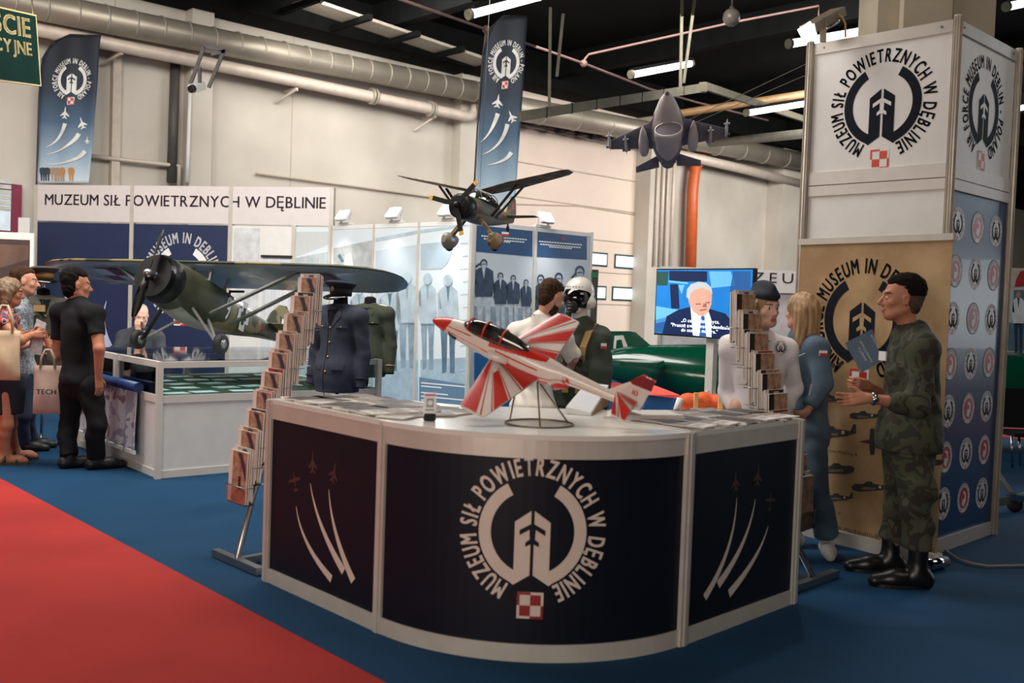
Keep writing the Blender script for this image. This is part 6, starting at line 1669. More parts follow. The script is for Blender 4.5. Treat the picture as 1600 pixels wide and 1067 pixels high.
# trolley with castors to the right of the tower
tr_ = thing('trolley', 'grey metal trolley frame on castors right of the tower', 'trolley', gp(1583, 800))
inv = M4(tr_).inverted(); gm_ = mat('trolley_grey', (84, 88, 88), .45, .5); Yt = gp(1583, 800).y
MB().bar(inv@at(1556, 785, Yt+.05), inv@at(1592, 778, Yt), .05, .06, gm_).build('frame_bar', None, tr_)
MB().bar(inv@at(1556, 738, Yt+.3), inv@at(1580, 772, Yt), .04, .04, gm_).build('brace', None, tr_)
MB().bar(inv@at(1592, 778, Yt), inv@at(1660, 760, Yt+.5), .05, .06, gm_).build('frame_bar', None, tr_)
q = inv@gp(1585, 800); MB().lathe([(.01, -.022), (.055, -.022), (.06, 0), (.055, .022), (.01, .022)], tyre, 20, Matrix.Translation(q+Vector((0, 0, .06)))@Matrix.Rotation(PI/2, 4, 'X')).build('castor_wheel', None, tr_)
MB().box(q+Vector((0, 0, .115)), (.11, .08, .04), chrome).build('castor_fork', None, tr_)
for i, (x0, y0, x1, y1) in enumerate(((1580, 684, 1585, 735), (1592, 684, 1598, 726))):
    pass
cs = thing('chair', 'chrome legged seat far behind the tower on the right', 'chair', gp(1590, 731)); inv = M4(cs).inverted(); Yc = gp(1590, 731).y
for (x0, y0, x1, y1, dy) in ((1580, 678, 1585, 735, 0), (1592, 678, 1598, 727, .15), (1618, 678, 1616, 735, 0), (1626, 678, 1626, 727, .3)):
    b0, b1 = at(x0, y0, Yc+dy), gp(x1, y1); MB().tube([inv@b0, inv@Vector((b0.x+.03, Yc+dy, .0))], .012, chrome, 8).build('leg', None, cs)
q = inv@at(1602, 677, Yc+.15); MB().box(q, (.42, .4, .04), black).build('seat', None, cs)
MB().box(q+Vector((0, .2, .25)), (.42, .03, .4), black).build('backrest', None, cs)
# tall dark panel edge behind the pilot mannequin
dk_ = thing('dark_partition', 'tall dark panel standing between the photo wall and the gate', 'panel', (at(928, 500, 12.9).x, 12.9, 0)); inv = M4(dk_).inverted()
A, B = at(921, 421, 12.9), at(935, 421, 12.9); MB().box(((A.x+B.x)/2, 12.9, A.z/2), (B.x-A.x, .06, A.z), mat('dark_panel', (38, 40, 38), .6), inv).build('panel', None, dk_)
MB().box(((A.x+B.x)/2, 12.865, A.z-.07), (B.x-A.x-.02, .01, .07), mat('sign_green_small', (20, 90, 66), .4), inv).build('green_label', None, dk_)
# ------------------------------------------------------------------ people and dressed dummies
V3 = lambda *a: np.array(a, float)
skin = mat('skin', (196, 140, 116), .55, var=.06, scale=14); skin_t = mat('skin_tanned', (170, 112, 84), .55, var=.08, scale=14); skin_o = mat('skin_fair', (206, 160, 140), .55, var=.06, scale=14)
eye_w = mat('eye_white', (200, 195, 188), .3); eye_d = mat('eye_dark', (30, 24, 22), .2); lip_m = mat('lips', (150, 84, 76), .5); brow_m = mat('eyebrow', (62, 46, 36), .8)
hair_b = mat('hair_brown', (56, 38, 26), .85, var=.4, scale=60, stretch=(1, 1, .2), spec=.15); hair_k = mat('hair_black', (20, 16, 14), .9, var=.4, scale=60, spec=.12, stretch=(1, 1, .3)); hair_y = mat('hair_blonde', (172, 138, 96), .6, var=.3, scale=50, stretch=(1, 1, .12), col2=(118, 88, 58)); hair_l = mat('hair_light_brown', (136, 108, 82), .6, var=.3, scale=50, stretch=(1, 1, .12), col2=(92, 70, 50)); hair_g = mat('hair_grey', (150, 140, 132), .7, var=.2, scale=50)

class Fig:
    """a figure: joints in place coordinates; f facing, r its right-hand side"""
    def __init__(s, base, face, H=1.75, head_face=None, head_tilt=0.0, lean=(0, 0)):
        s.base = V3(base[0], base[1], base[2] if len(base) > 2 else 0); s.k = H/1.75
        f = V3(face[0], face[1], 0); s.f = f/np.linalg.norm(f); s.r = V3(s.f[1], -s.f[0], 0); s.z = V3(0, 0, 1)
        s.J = {}
        P = lambda a, b, c: s.base+(s.r*a+s.f*b+s.z*c)*s.k
        s.P = P; lx, lf = lean
        s.J['pelvis'] = P(0, 0, .95); s.J['waist'] = P(lx*.3, lf*.3, 1.10); s.J['chest'] = P(lx*.7, lf*.7, 1.30); s.J['neck'] = P(lx, lf-.015, 1.47); s.J['head'] = P(lx, lf+.02, 1.635)
        for n, q in (('R', 1), ('L', -1)):
            s.J['sh'+n] = P(lx+.185*q, lf-.01, 1.41); s.J['el'+n] = P(lx+.23*q, lf-.02, 1.13); s.J['wr'+n] = P(lx+.23*q, lf+.05, .88)
            s.J['hip'+n] = P(.09*q, 0, .93); s.J['kn'+n] = P(.10*q, .02, .50); s.J['an'+n] = P(.10*q, -.03, .085)
        hf = V3(*(head_face if head_face is not None else (face[0], face[1], 0)), ) if head_face is None or len(head_face) == 3 else V3(head_face[0], head_face[1], 0)
        hf = hf/np.linalg.norm(hf); s.hf = hf; up = s.z-hf*(s.z@hf); up = up/np.linalg.norm(up); s.hr = np.cross(hf, up); s.hu = up
        if head_tilt:
            c, q = math.cos(head_tilt), math.sin(head_tilt); s.hr, s.hu = s.hr*c+s.hu*q, s.hu*c-s.hr*q
    def R(s, head=False):
        a, b, c = (s.hr, s.hf, s.hu) if head else (s.r, s.f, s.z)
        return Matrix(((a[0], b[0], c[0]), (a[1], b[1], c[1]), (a[2], b[2], c[2])))
    def hp(s, x, y, z): return s.J['head']+(s.hr*x+s.hf*y+s.hu*z)*s.k
    def torso(s, B, d=0.0, w=1.0, belly=1.0, lower=True):
        J, k, R = s.J, s.k, s.R()
        B.ell(J['chest']+s.f*.0, ((.155*w)*k+d, .105*k+d, .19*k+d), R, .06)
        B.ell(J['waist'], ((.14*w)*k+d, (.10*belly)*k+d, .17*k+d), R, .08)
        if lower: B.ell(J['pelvis']+s.z*.0, (.16*k+d, .115*k+d, .14*k+d), R, .06)
        B.cone(J['shR'], J['shL'], .058*k+d, .058*k+d, .05)
        for q in 'RL': B.cone(J['neck']-s.z*.02*k, J['sh'+q]+s.z*.0, .055*k+d, .052*k+d, .04)
        return s
    def arm(s, B, q, d=0.0, end=2.0, k=.02, flat=True):
        J, K = s.J, s.k; a, b, c = J['sh'+q], J['el'+q], J['wr'+q]
        if end <= 1:
            e = a+(b-a)*end; B.sleeve(a, e, .054*K+d, (.054-.012*end)*K+d*1.3, .03) if flat else B.cone(a, e, .054*K+d, .045*K+d, .03)
        else:
            B.cone(a, b, .054*K+d, .042*K+d, .03)
            e = b+(c-b)*(end-1)
            (B.sleeve if flat and end < 2 else B.cone)(b, e, .042*K+d, (.042-.014*(end-1))*K+d, k)
        return s
    def leg(s, B, q, d=0.0, end=2.0, taper=0.0):
        J, K = s.J, s.k; a, b, c = J['hip'+q], J['kn'+q], J['an'+q]
        if end <= 1: B.sleeve(a, a+(b-a)*end, .088*K+d, (.088-.03*end)*K+d, .04)
        else:
            B.cone(a, b, .086*K+d, .056*K+d, .04)
            m = b+(c-b)*.3-s.f*.015*K
            B.cone(b, m, .054*K+d, .055*K+d, .03); e = b+(c-b)*(end-1)
            (B.sleeve if end < 2 else B.cone)(m, e, .055*K+d, .036*K+d+taper, .02)
        return s
    def head_skin(s, B, nose=1.0):
        k, R = s.k, s.R(True); h = s.hp
        B.ell(h(0, -.015, .035), (.074*k, .093*k, .085*k), R, .02)
        B.ell(h(0, .022, -.03), (.058*k, .068*k, .084*k), R, .03)
        B.ell(h(0, .055, -.092), (.028*k, .026*k, .022*k), R, .03)
        for q in (-1, 1):
            B.cone(h(q*.052, -.01, -.055), h(q*.03, .05, -.088), .016*k, .016*k, .03)
            B.ell(h(q*.042, .055, -.022), (.018*k, .018*k, .016*k), R, .02)
        B.cone(h(-.03, .078, .026), h(.03, .078, .026), .012*k, .012*k, .015)
        for q in (-1, 1): B.ell(h(q*.031, .093, .004), (.017*k, .014*k, .011*k), R, .012, '-')
        for q in (-1, 1): B.ell(h(q*.031, .072, .004), (.014*k, .014*k, .012*k), R, .003)
        B.cone(h(0, .084, .012), h(0, .108*nose, -.028), .008*k, .012*k, .01); B.cone(h(-.012, .09, -.034), h(.012, .09, -.034), .009*k, .009*k, .008)
        B.cone(h(-.016, .084, -.060), h(.016, .084, -.060), .008*k, .008*k, .006); B.cone(h(-.013, .082, -.072), h(.013, .082, -.072), .009*k, .009*k, .005)
        for q in (-1, 1): B.ell(h(q*.076, -.008, -.006), (.008*k, .019*k, .031*k), R, .006); B.ell(h(q*.082, -.004, -.004), (.004*k, .009*k, .016*k), R, .004, '-')
        B.cone(s.J['neck']-s.z*.03*k, h(0, -.022, -.05), .056*k, .052*k, .03)
        return s
    def face_regions(s, brow=brow_m, beard=None, lips=lip_m):
        c, Rm, k = s.J['head'], np.stack([s.hr, s.hf, s.hu], 1), s.k
        L = lambda C: ((C-c)@Rm)/k
        def eye(C): p = L(C); return (p[:, 1] > .06) & ((np.abs(p[:, 0])-.031)**2/.0125**2+(p[:, 2]-.004)**2/.0062**2 < 1)
        def iris(C): p = L(C); return (p[:, 1] > .06) & ((np.abs(p[:, 0])-.031)**2+(p[:, 2]-.004)**2 < .0058**2)
        def br(C): p = L(C); return (p[:, 1] > .05) & (np.abs(p[:, 2]-.026-.004*(1-np.abs(np.abs(p[:, 0])-.03)/.02)) < .0042) & (np.abs(np.abs(p[:, 0])-.033) < .018)
        def lp(C): p = L(C); return (p[:, 1] > .07) & (np.abs(p[:, 2]+.066) < .0105) & (np.abs(p[:, 0]) < .024-.6*np.abs(p[:, 2]+.066))
        r = [(lips, lp), (brow, br), (eye_w, eye), (eye_d, iris)]
        if beard is not None:
            def bd(C): p = L(C); return (p[:, 2] < -.048-.2*np.maximum(p[:, 1]-.04, 0)) & (p[:, 2] > -.13) & (p[:, 1] > .0) & ((np.abs(p[:, 0]) > .02) | (p[:, 2] < -.078) | ((p[:, 2] > -.056) & (p[:, 2] < -.044)))
            r.insert(0, (beard, bd))
        return r
    def hand(s, B, q, d, palm, thumb, curl=.5, spread=.0):
        """d: direction of the fingers, palm: way the palm faces, thumb: side the thumb is on"""
        d, palm, thumb = [V3(*v)/np.linalg.norm(v) for v in (d, palm, thumb)]; k = s.k; w = s.J['wr'+q]
        thumb = thumb-d*(thumb@d); thumb /= np.linalg.norm(thumb); palm = np.cross(d, thumb)*(1 if np.cross(d, thumb)@palm > 0 else -1)
        for t in (-.024, -.008, .008, .024): B.cone(w+d*.01*k+thumb*t*.6*k, w+(d*.085+thumb*t)*k, .015*k, .0125*k, .01)
        for i, (t, L) in enumerate(((.028, .072), (.0095, .082), (-.0095, .076), (-.027, .06))):
            p = w+(d*.088+thumb*t)*k; a = curl*.5; dirv = d*math.cos(a)+palm*math.sin(a)+thumb*spread*(t/.028)
            for seg, fr in enumerate((.42, .32, .26)):
                e = p+dirv*L*fr*k; B.cone(p, e, (.0088-.0007*seg)*k, (.0082-.0008*seg)*k, .004); p = e
                a += curl*.75; dirv = d*math.cos(a)+palm*math.sin(a)+thumb*spread*(t/.028)
        p = w+(d*.028+thumb*.024)*k; dv = d*.62+thumb*(.75-.5*curl)+palm*.45*curl; dv /= np.linalg.norm(dv); e = p+dv*.045*k
        B.cone(p, e, .0125*k, .010*k, .01); dv2 = d*.85+thumb*(.35-.5*curl)+palm*.5*curl; dv2 /= np.linalg.norm(dv2); B.cone(e, e+dv2*.033*k, .0098*k, .008*k, .004)
        return s
    def foot(s, B, q, L=.26, d=0.0, dirv=None):
        a = s.J['an'+q]; k = s.k; f = s.f if dirv is None else V3(*dirv)/np.linalg.norm(dirv); g = s.base[2]
        hl = V3(a[0], a[1], g+.045*k)-f*.035*k
        B.cone(a, hl, .036*k+d, .036*k+d, .03); B.cone(hl, V3(a[0], a[1], g+.042*k)+f*.12*k, .036*k+d, .036*k+d, .03); B.cone(V3(a[0], a[1], g+.042*k)+f*.10*k, V3(a[0], a[1], g+.028*k)+f*(L-.085)*k, .036*k+d, .026*k+d, .03)
        B.cut((0, 0, g+.002), (0, 0, -1)); return s
    def short_hair(s, B, top=.012, back=-.05, fringe=.05):
        R, k, h = s.R(True), s.k, s.hp
        B.ell(h(0, -.041, .052), (.0755*k+top*.1, .090*k+top*.2, .080*k+top*.7), R, .01); B.ell(h(0, .0, .088), (.055*k, .066*k+top*.2, .036*k+top*.5), R, .03)
        B.ell(h(0, -.050, -.004+back*.12), (.069*k, .063*k, .082*k), R, .02)
        return s
def wrinkle(a, f=38, dirn=(0, 0, 1)):
    d = np.array(dirn)
    return lambda X: a*(np.sin(X@np.array([f*.7, f*.5, f])+2*np.sin(X[:, 2]*f*.35+X[:, 0]*9))*np.sin(X@np.array([-f*.45, f*.6, f*.3])+1.3))
def root_of(fig, name, label, cat, group=None):
    b = fig.base; t = thing(name, label, cat, (b[0], b[1], b[2]), math.atan2(fig.f[1], fig.f[0])-PI/2, group)
    bpy.context.view_layer.update(); return t
def garment(root, name, m, h, fn, k=.03, noise=None, regions=None, cuts=()):
    B = Blob(k); fn(B)
    if noise: B.noise = noise
    for p, n in cuts: B.cut(p, n)
    return B.build(name, m, root, h, regions)
W3 = lambda x, y, Y: np.array(at(x, y, Y))
def patch(root, name, centre, right, upv, n, w, h, fills, lift=.004):
    """a small flat badge: fills = list of (x0,y0,x1,y1,mat) in unit square"""
    c, r, u, n = [np.array(v, float) for v in (centre, right, upv, n)]
    r /= np.linalg.norm(r); n /= np.linalg.norm(n); u = u-r*(u@r); u /= np.linalg.norm(u)
    ar = Art()
    for i, (x0, y0, x1, y1, m) in enumerate(fills): ar.rect(x0, y0, x1, y1, m, i)
    inv = M4(root).inverted()
    mb = MB(); q = [c+r*a*w/2+u*b*h/2+n*l for l in (-.004, lift-.0005) for a, b in ((-1, -1), (1, -1), (1, 1), (-1, 1))]
    mb.add([inv@Vector(p) for p in q], [(0, 1, 2, 3), (4, 7, 6, 5), (0, 4, 5, 1), (1, 5, 6, 2), (2, 6, 7, 3), (3, 7, 4, 0)], fills[0][4])
    o = mb.build(name, None, root)
    return ar.build(name+'_print', lambda a, b, l: inv@Vector(c+r*(a-.5)*w+u*(b-.5)*h+n*(lift+l)), o)
flag_fill = lambda: [(0, 0, 1, 1, white_print), (0, 0, 1, .5, red_print)]

# ---- soldier in camouflage, right
sd_m = camo('woodland_camo', [(34, 36, 26), (58, 62, 44), (44, 38, 30), (70, 70, 52)], 9, .9, (.40, .52, .62))
boot = mat('boot_leather', (16, 15, 15), .35, var=.2, scale=20)
F = Fig((2.22, 5.56), (-1, .06), 1.84, head_face=(-1, .10, .02))
J = F.J
J['head'] = W3(1407, 467, 5.58); J['neck'] = W3(1424, 519, 5.58); J['chest'] = W3(1425, 572, 5.57); J['waist'] = W3(1424, 635, 5.57); J['pelvis'] = W3(1420, 690, 5.57)
J['shL'] = W3(1441, 546, 5.39); J['elL'] = W3(1432, 634, 5.30); J['wrL'] = W3(1358, 622, 5.30)
J['shR'] = W3(1420, 540, 5.77); J['elR'] = W3(1402, 625, 5.84); J['wrR'] = W3(1356, 603, 5.66)
J['hipL'] = W3(1428, 705, 5.48); J['knL'] = W3(1430, 792, 5.44); J['anL'] = np.array(gp(1432, 918))+V3(0, 0, .09)
J['hipR'] = W3(1412, 705, 5.67); J['knR'] = W3(1404, 790, 5.70); J['anR'] = np.array(gp(1390, 894))+V3(0, 0, .09)
so = root_of(F, 'person', 'soldier in camouflage uniform gesturing with a blue booklet before the parchment banner', 'person')
B = Blob(.03); F.torso(B, -.02); F.head_skin(B); 
for q in 'RL': F.arm(B, q, -.004); F.leg(B, q, -.012)
F.hand(B, 'L', (-1, .05, -.12), (-.2, -.35, .9), (-.25, .45, .75), .18, .10)
F.hand(B, 'R', (-.75, -.55, .1), (-.5, .8, 0), (-.1, -.2, 1), 1.25)
B.build('body', skin_t, so, .0062, F.face_regions())
fade = mat('hair_fade', (74, 50, 40), .8, var=.2, scale=60)
garment(so, 'hair', hair_k, .006, lambda B: F.short_hair(B, .016, -.06, .055), noise=wrinkle(.003, 140), regions=[(fade, lambda C, F=F: ((C-F.J['head'])@F.hu)/F.k < .018)])
def jk(B):
    F.torso(B, .028, belly=1.15); F.arm(B, 'L', .022, 1.42); F.arm(B, 'R', .022, 1.3)
    B.ell(J['pelvis']+F.z*.02, (.20, .165, .2), F.R(), .08); B.cone(J['neck']+V3(.02, 0, -.01), J['neck']+V3(-.035, 0, -.03), .078, .07, .02)
    B.cone(J['elL']+(J['wrL']-J['elL'])*.30, J['elL']+(J['wrL']-J['elL'])*.42, .058, .056, .01)
    B.cone(J['shL']+V3(.0, -.065, -.14), J['shL']+V3(0, -.07, -.22), .04, .04, .02)
    B.ell(J['chest']+V3(-.12, -.05, -.04), (.03, .06, .07), None, .03)
garment(so, 'jacket_collar', sd_m, .008, lambda B: B.chain([J['neck']+F.r*.05+F.f*.075-F.z*.055, J['neck']+F.r*.075-F.z*.01, J['neck']-F.f*.06+F.z*.005, J['neck']-F.r*.075-F.z*.01, J['neck']-F.r*.05+F.f*.075-F.z*.055], [.014, .02, .022, .02, .014], .02))
garment(so, 'jacket', sd_m, .008, jk, noise=wrinkle(.0045, 30), cuts=(((0, 0, J['pelvis'][2]-.045), (0, 0, -1)),))
def tr(B):
    for q in 'RL': F.leg(B, q, .022, 1.64, .024)
    B.ell(J['pelvis']-F.z*.03, (.17, .14, .15), F.R(), .05)
    for q in 'RL': B.ell(J['hip'+q]*.35+J['kn'+q]*.65+F.f*-.02+F.r*(.07 if q == 'R' else -.07), (.05, .08, .1), F.R(), .03)
garment(so, 'trousers', sd_m, .009, tr, noise=wrinkle(.005, 26))
for q in 'LR':
    def bt(B, q=q):
        B.cone(J['an'+q]+V3(0, 0, .22), J['an'+q], .056, .05, .02); F.foot(B, q, .30, .012)
    bo = garment(so, 'boot', boot, .008, bt, k=.02)
    so_ = MB(); a = J['an'+q]; so_.prism([(a[0]-.075+.155*math.copysign(abs(math.cos(t))**.8, math.cos(t)), a[1]+(.05-.008*math.cos(t))*math.copysign(abs(math.sin(t))**.8, math.sin(t))) for t in [2*PI*k/24 for k in range(24)]], .001, .02, black); s_ = part(so_, 'sole', so); mw_ = s_.matrix_world; s_.parent = bo
w_ = MB(); d_ = J['wrL']-J['elL']; d_ = d_/np.linalg.norm(d_); c_ = J['wrL']-d_*.02
w_.tube([c_-d_*.012, c_+d_*.012], .036, chrome, 18); w_.tube([c_+V3(0, -.034, .0)-d_*.016, c_+V3(0, -.034, 0)+d_*.016], .012, chrome, 10); part(w_, 'wrist_watch', so)
sA = J['shL']*.62+J['elL']*.38; patch(so, 'flag_patch', J['shL']+V3(-.005, -.084, -.03), (1, 0, 0), (0, 0, 1), (0, -1, .1), .055, .03, flag_fill())
bdg = Art(); bdg.disc(0, 0, .027, black, 0, 20); bdg.disc(0, 0, .021, mat('badge_blue', (60, 70, 96), .6), 1, 20); bdg.poly([(-.012, -.008), (0, -.015), (.012, -.008), (.008, .01), (0, .004), (-.008, .01)], white_print, 2)
inv = M4(so).inverted(); cc = Vector(J['shL'])+Vector((-.012, -.104, -.16)); bdg.build('sleeve_badge', lambda u, v, l: inv@(cc+Vector((u, -l, v))), so)
patch(so, 'name_tag', np.array(at(1379, 556, 5.42)), (.4, -.9, 0), (0, 0, 1), (-.9, -.4, 0), .05, .05, [(0, 0, 1, 1, white_print)])
# the booklet he holds
bk = thing('booklet', 'dark blue booklet with white lettering held up by the soldier', 'booklet', at(1347, 548, 5.62))
Q = [plane_at(x, y, at(1347, 548, 5.62), (-.25, -1, .1)) for x, y in ((1346, 583), (1377, 563), (1363, 514), (1320, 536))]
inv = M4(bk).inverted(); nb_ = (Q[1]-Q[0]).cross(Q[2]-Q[0]).normalized()
if nb_.y > 0: nb_ = -nb_
bkm = mat('booklet_blue', (62, 88, 112), .4, var=.05)
ux, uy = (Q[3]-Q[0]), None; A0 = Q[0]; 
eX = (Q[1]-Q[0]); eY = (Q[3]-Q[0])
MB().loft([[inv@(p+nb_*.004) for p in Q], [inv@(p-nb_*.004) for p in Q]], bkm, False).build('cover', None, bk)
ar = Art()
def bkmap(u, v, l): return inv@(Q[3]+(Q[2]-Q[3])*u+(Q[0]-Q[3])*v+nb_*(.0045+l))
for s_, ox, oy, hh, ww in (('MUZEUM', .90, .15, .07, .40), ('Muzeum Sił Powietrznych', .50, .15, .085, .70), ('w Dęblinie', .36, .30, .085, .45)):
    ar.text(s_, ox, oy, hh, white_print, 1, width=ww, rot=PI/2, bold=.02)
ar.build('cover_print', bkmap, bk)

# ---- woman in the blue flight overalls, seen from behind
ov = mat('overall_blue', (74, 92, 108), .85, var=.14, scale=5)
F = Fig((1.95, 6.36), (-.74, .66), 1.63, head_face=(-.60, .80, 0)); J = F.J
J['head'] = W3(1250, 488, 6.38); J['neck'] = W3(1254, 526, 6.38); J['shR'] = W3(1244, 541, 6.52); J['shL'] = W3(1276, 544, 6.24); J['elL'] = W3(1286, 600, 6.18); J['wrL'] = W3(1262, 642, 6.12)
J['elR'] = W3(1230, 592, 6.62); J['wrR'] = W3(1226, 556, 6.75); J['chest'] = W3(1260, 570, 6.38); J['waist'] = W3(1262, 625, 6.37); J['pelvis'] = W3(1264, 676, 6.36)
J['hipL'] = W3(1268, 690, 6.28); J['knL'] = W3(1274, 770, 6.12); J['anL'] = np.array(gp(1292, 866))+V3(0, 0, .09); J['hipR'] = W3(1258, 690, 6.44); J['knR'] = W3(1250, 770, 6.42); J['anR'] = np.array(gp(1238, 852))+V3(0, 0, .09)
wo_ = root_of(F, 'person', 'blonde woman in blue-grey overalls standing with her back turned beside the right rack', 'person')
B = Blob(.03); F.torso(B, -.02); F.head_skin(B)
for q in 'RL': F.arm(B, q, -.004); F.leg(B, q, -.012)
F.hand(B, 'L', (-.7, .1, -.75), (-.5, .6, 0), (-.6, -.2, .4), .5); F.hand(B, 'R', (-.3, -.1, .9), (0, -.9, 0), (-.8, 0, .2), .8)
B.build('body', skin, wo_, .009, F.face_regions())
def hr(B):
    h = F.hp; R = F.R(True)
    B.ell(h(0, -.022, .035), (.09, .105, .1), R, .02); B.cone(h(-.05, -.06, 0), h(-.07, -.06, -.22), .055, .05, .03); B.cone(h(.05, -.06, 0), h(.07, -.06, -.22), .055, .045, .03); B.cone(h(0, -.08, 0), h(0, -.10, -.25), .065, .05, .03)
    B.cut(h(0, .04, 0), F.hf*.9-F.hu*.45)
garment(wo_, 'hair', hair_y, .008, hr, noise=lambda X: .004*np.sin(X[:, 0]*160+4*np.sin(X[:, 2]*12))*np.cos(X[:, 1]*110))
def ovl(B):
    F.torso(B, .022); F.arm(B, 'L', .02, 1.85); F.arm(B, 'R', .02, 1.85)
    for q in 'RL': F.leg(B, q, .022, 1.92, .02)
    B.cone(J['neck']+F.f*.03, J['neck']-F.f*.03, .066, .066, .02)
garment(wo_, 'overalls', ov, .009, ovl, noise=wrinkle(.005, 28))
shoe_w = mat('shoe_white', (214, 210, 204), .5, var=.05)
for q in 'LR':
    so2 = garment(wo_, 'shoe', shoe_w, .008, lambda B, q=q: F.foot(B, q, .265, .008, (-.2, -1, 0) if q == 'L' else None), k=.02)
patch(wo_, 'flag_patch', J['shL']+(J['elL']-J['shL'])*.12+V3(.012, -.078, .0), (1, .1, 0), (0, 0, 1), (.1, -1, .1), .05, .032, flag_fill())
for (x, y, x1, y1, Y) in ((1244, 558, 1258, 552, 6.17), (1264, 618, 1268, 600, 5.94)):
    m = MB(); m.bar(at(x, y, Y), at(x1, y1, Y), .012, .006, mat('zip_grey', (170, 172, 172), .4)); part(m, 'zip', wo_)

# ---- woman in the white shirt and garrison cap
wsh = mat('shirt_white', (226, 218, 218), .8, var=.04, scale=6)
F = Fig((1.50, 6.08), (.10, -1), 1.70, head_face=(.42, -.90, -.03)); J = F.J
J['head'] = W3(1195, 482, 6.04); J['neck'] = W3(1186, 522, 6.08); J['shR'] = W3(1143, 542, 6.08); J['shL'] = W3(1226, 548, 6.08); J['elR'] = W3(1136, 612, 6.2); J['elL'] = W3(1240, 606, 6.18); J['wrR'] = W3(1160, 660, 6.04); J['wrL'] = W3(1218, 660, 6.04)
J['chest'] = W3(1186, 572, 6.08); J['waist'] = W3(1186, 632, 6.08); J['pelvis'] = W3(1186, 668, 6.08)
gw = root_of(F, 'person', 'woman in white shirt and navy garrison cap standing behind the right brochure rack', 'person')
B = Blob(.03); F.torso(B, -.02); F.head_skin(B, .98)
for q in 'RL': F.arm(B, q, -.004); F.leg(B, q, -.012)
F.hand(B, 'R', (.6, -.4, -.6), (.3, .9, 0), (.3, -.5, .6), .4); F.hand(B, 'L', (-.6, -.4, -.6), (-.3, .9, 0), (-.3, -.5, .6), .4)
B.build('body', skin_o, gw, .0068, F.face_regions(lips=mat('lipstick', (170, 84, 78), .4)))
def hr2(B):
    h = F.hp; R = F.R(True); B.ell(h(0, -.02, .035), (.082, .098, .09), R, .02)
    for q in (-1, 1): B.cone(h(q*.072, .02, .03), h(q*.078, -.01, -.05), .018, .014, .02)
    B.cut(h(0, .05, 0), F.hf*.92-F.hu*.38); B.cut(h(0, 0, -.06), -F.hu)
garment(gw, 'hair', hair_y, .007, hr2, noise=wrinkle(.002, 150))
capn = mat('cap_navy', (20, 24, 36), .85, var=.15, scale=20)
def cap(B):
    h = F.hp; R = F.R(True)
    B.ell(h(.004, -.008, .078), (.081, .112, .045), R, .01); B.ell(h(.004, -.02, .130), (.030, .104, .046), R, .05)
    B.cut(h(0, 0, .066), -F.hu*.97-F.hf*.22)
garment(gw, 'garrison_cap', capn, .007, cap)
def sh_(B):
    F.torso(B, .016, lower=True)
    for q in 'RL': F.arm(B, q, .016, 1.9)
garment(gw, 'shirt', wsh, .008, sh_, noise=wrinkle(.004, 30), cuts=(((0, 0, J['pelvis'][2]-.02), (0, 0, -1)),))
def col(B):
    for q in (-1, 1): B.cone(J['neck']+F.r*q*.052+F.z*.02, J['neck']+F.r*q*.035+F.f*.085-F.z*.035, .014, .01, .01); B.cone(J['neck']+F.r*q*.05+F.z*.02, J['neck']-F.f*.05+F.z*.035, .014, .014, .01)
garment(gw, 'collar', wsh, .007, col)
garment(gw, 'neck_scarf', mat('scarf_navy', (24, 26, 44), .7), .007, lambda B: (B.cone(J['neck']+F.f*.085-F.z*.03, J['neck']+F.f*.10-F.z*.06, .026, .02, .01), B.cone(J['neck']+F.f*.10-F.z*.06, J['neck']+F.f*.125-F.z*.19-F.r*.01, .018, .012, .02)))
garment(gw, 'skirt', capn, .012, lambda B: (B.ell(J['pelvis']-F.z*.05, (.19, .145, .16), F.R(), .05), B.sleeve(J['pelvis']-F.z*.1, J['pelvis']-F.z*.45, .16, .15, .05)), cuts=(((0, 0, J['pelvis'][2]-.01), (0, 0, 1)),))
for q in 'LR': garment(gw, 'shoe', black, .009, lambda B, q=q: F.foot(B, q, .25, .006), k=.02)
inv = M4(gw).inverted(); cc = Vector(at(1220, 543, 5.93)); ar = Art(); ar.emblem(0, 0, .042, ink, wsh, PM, 1, red_print, white_print); ar.build('shirt_emblem', lambda u, v, l: inv@(cc+Vector((u*.95+.0, -l+.10*abs(u)+.002, v))), gw)

# ---- man in the white shirt, bent over the pilot dummy
F = Fig((.42, 7.75), (.62, .78), 1.76, head_face=(.78, .50, -.42), lean=(.0, .06)); J = F.J
J['head'] = W3(862, 466, 7.72); J['neck'] = W3(847, 499, 7.72); J['shL'] = W3(808, 520, 7.82); J['shR'] = W3(878, 527, 7.6); J['chest'] = W3(841, 548, 7.72); J['waist'] = W3(836, 596, 7.7); J['pelvis'] = W3(833, 636, 7.7)
J['elR'] = W3(896, 560, 7.66); J['wrR'] = W3(888, 585, 7.85); J['elL'] = W3(806, 580, 7.95); J['wrL'] = W3(838, 585, 8.1)
for q, dx in (('L', -14), ('R', 14)): J['hip'+q] = W3(833+dx, 645, 7.7); J['kn'+q] = W3(832+dx, 740, 7.72); J['an'+q] = np.array(gp(830+dx, 800))*V3(1, 1, 0)+V3(0, 0, .09); J['an'+q][1] = 7.72; J['an'+q][0] = W3(830+dx, 800, 7.72)[0]
wm_ = root_of(F, 'person', 'brown-haired man in white shirt seen from behind, bending towards the pilot dummy', 'person')
B = Blob(.03); F.torso(B, -.02); F.head_skin(B)
for q in 'RL': F.arm(B, q, -.004); F.leg(B, q, -.012)
F.hand(B, 'R', (.2, .8, -.3), (-.8, .2, 0), (0, .2, .9), .6); F.hand(B, 'L', (.6, .6, -.2), (.6, -.6, 0), (0, .2, .9), .6)
B.build('body', skin, wm_, .009, F.face_regions(beard=hair_b))
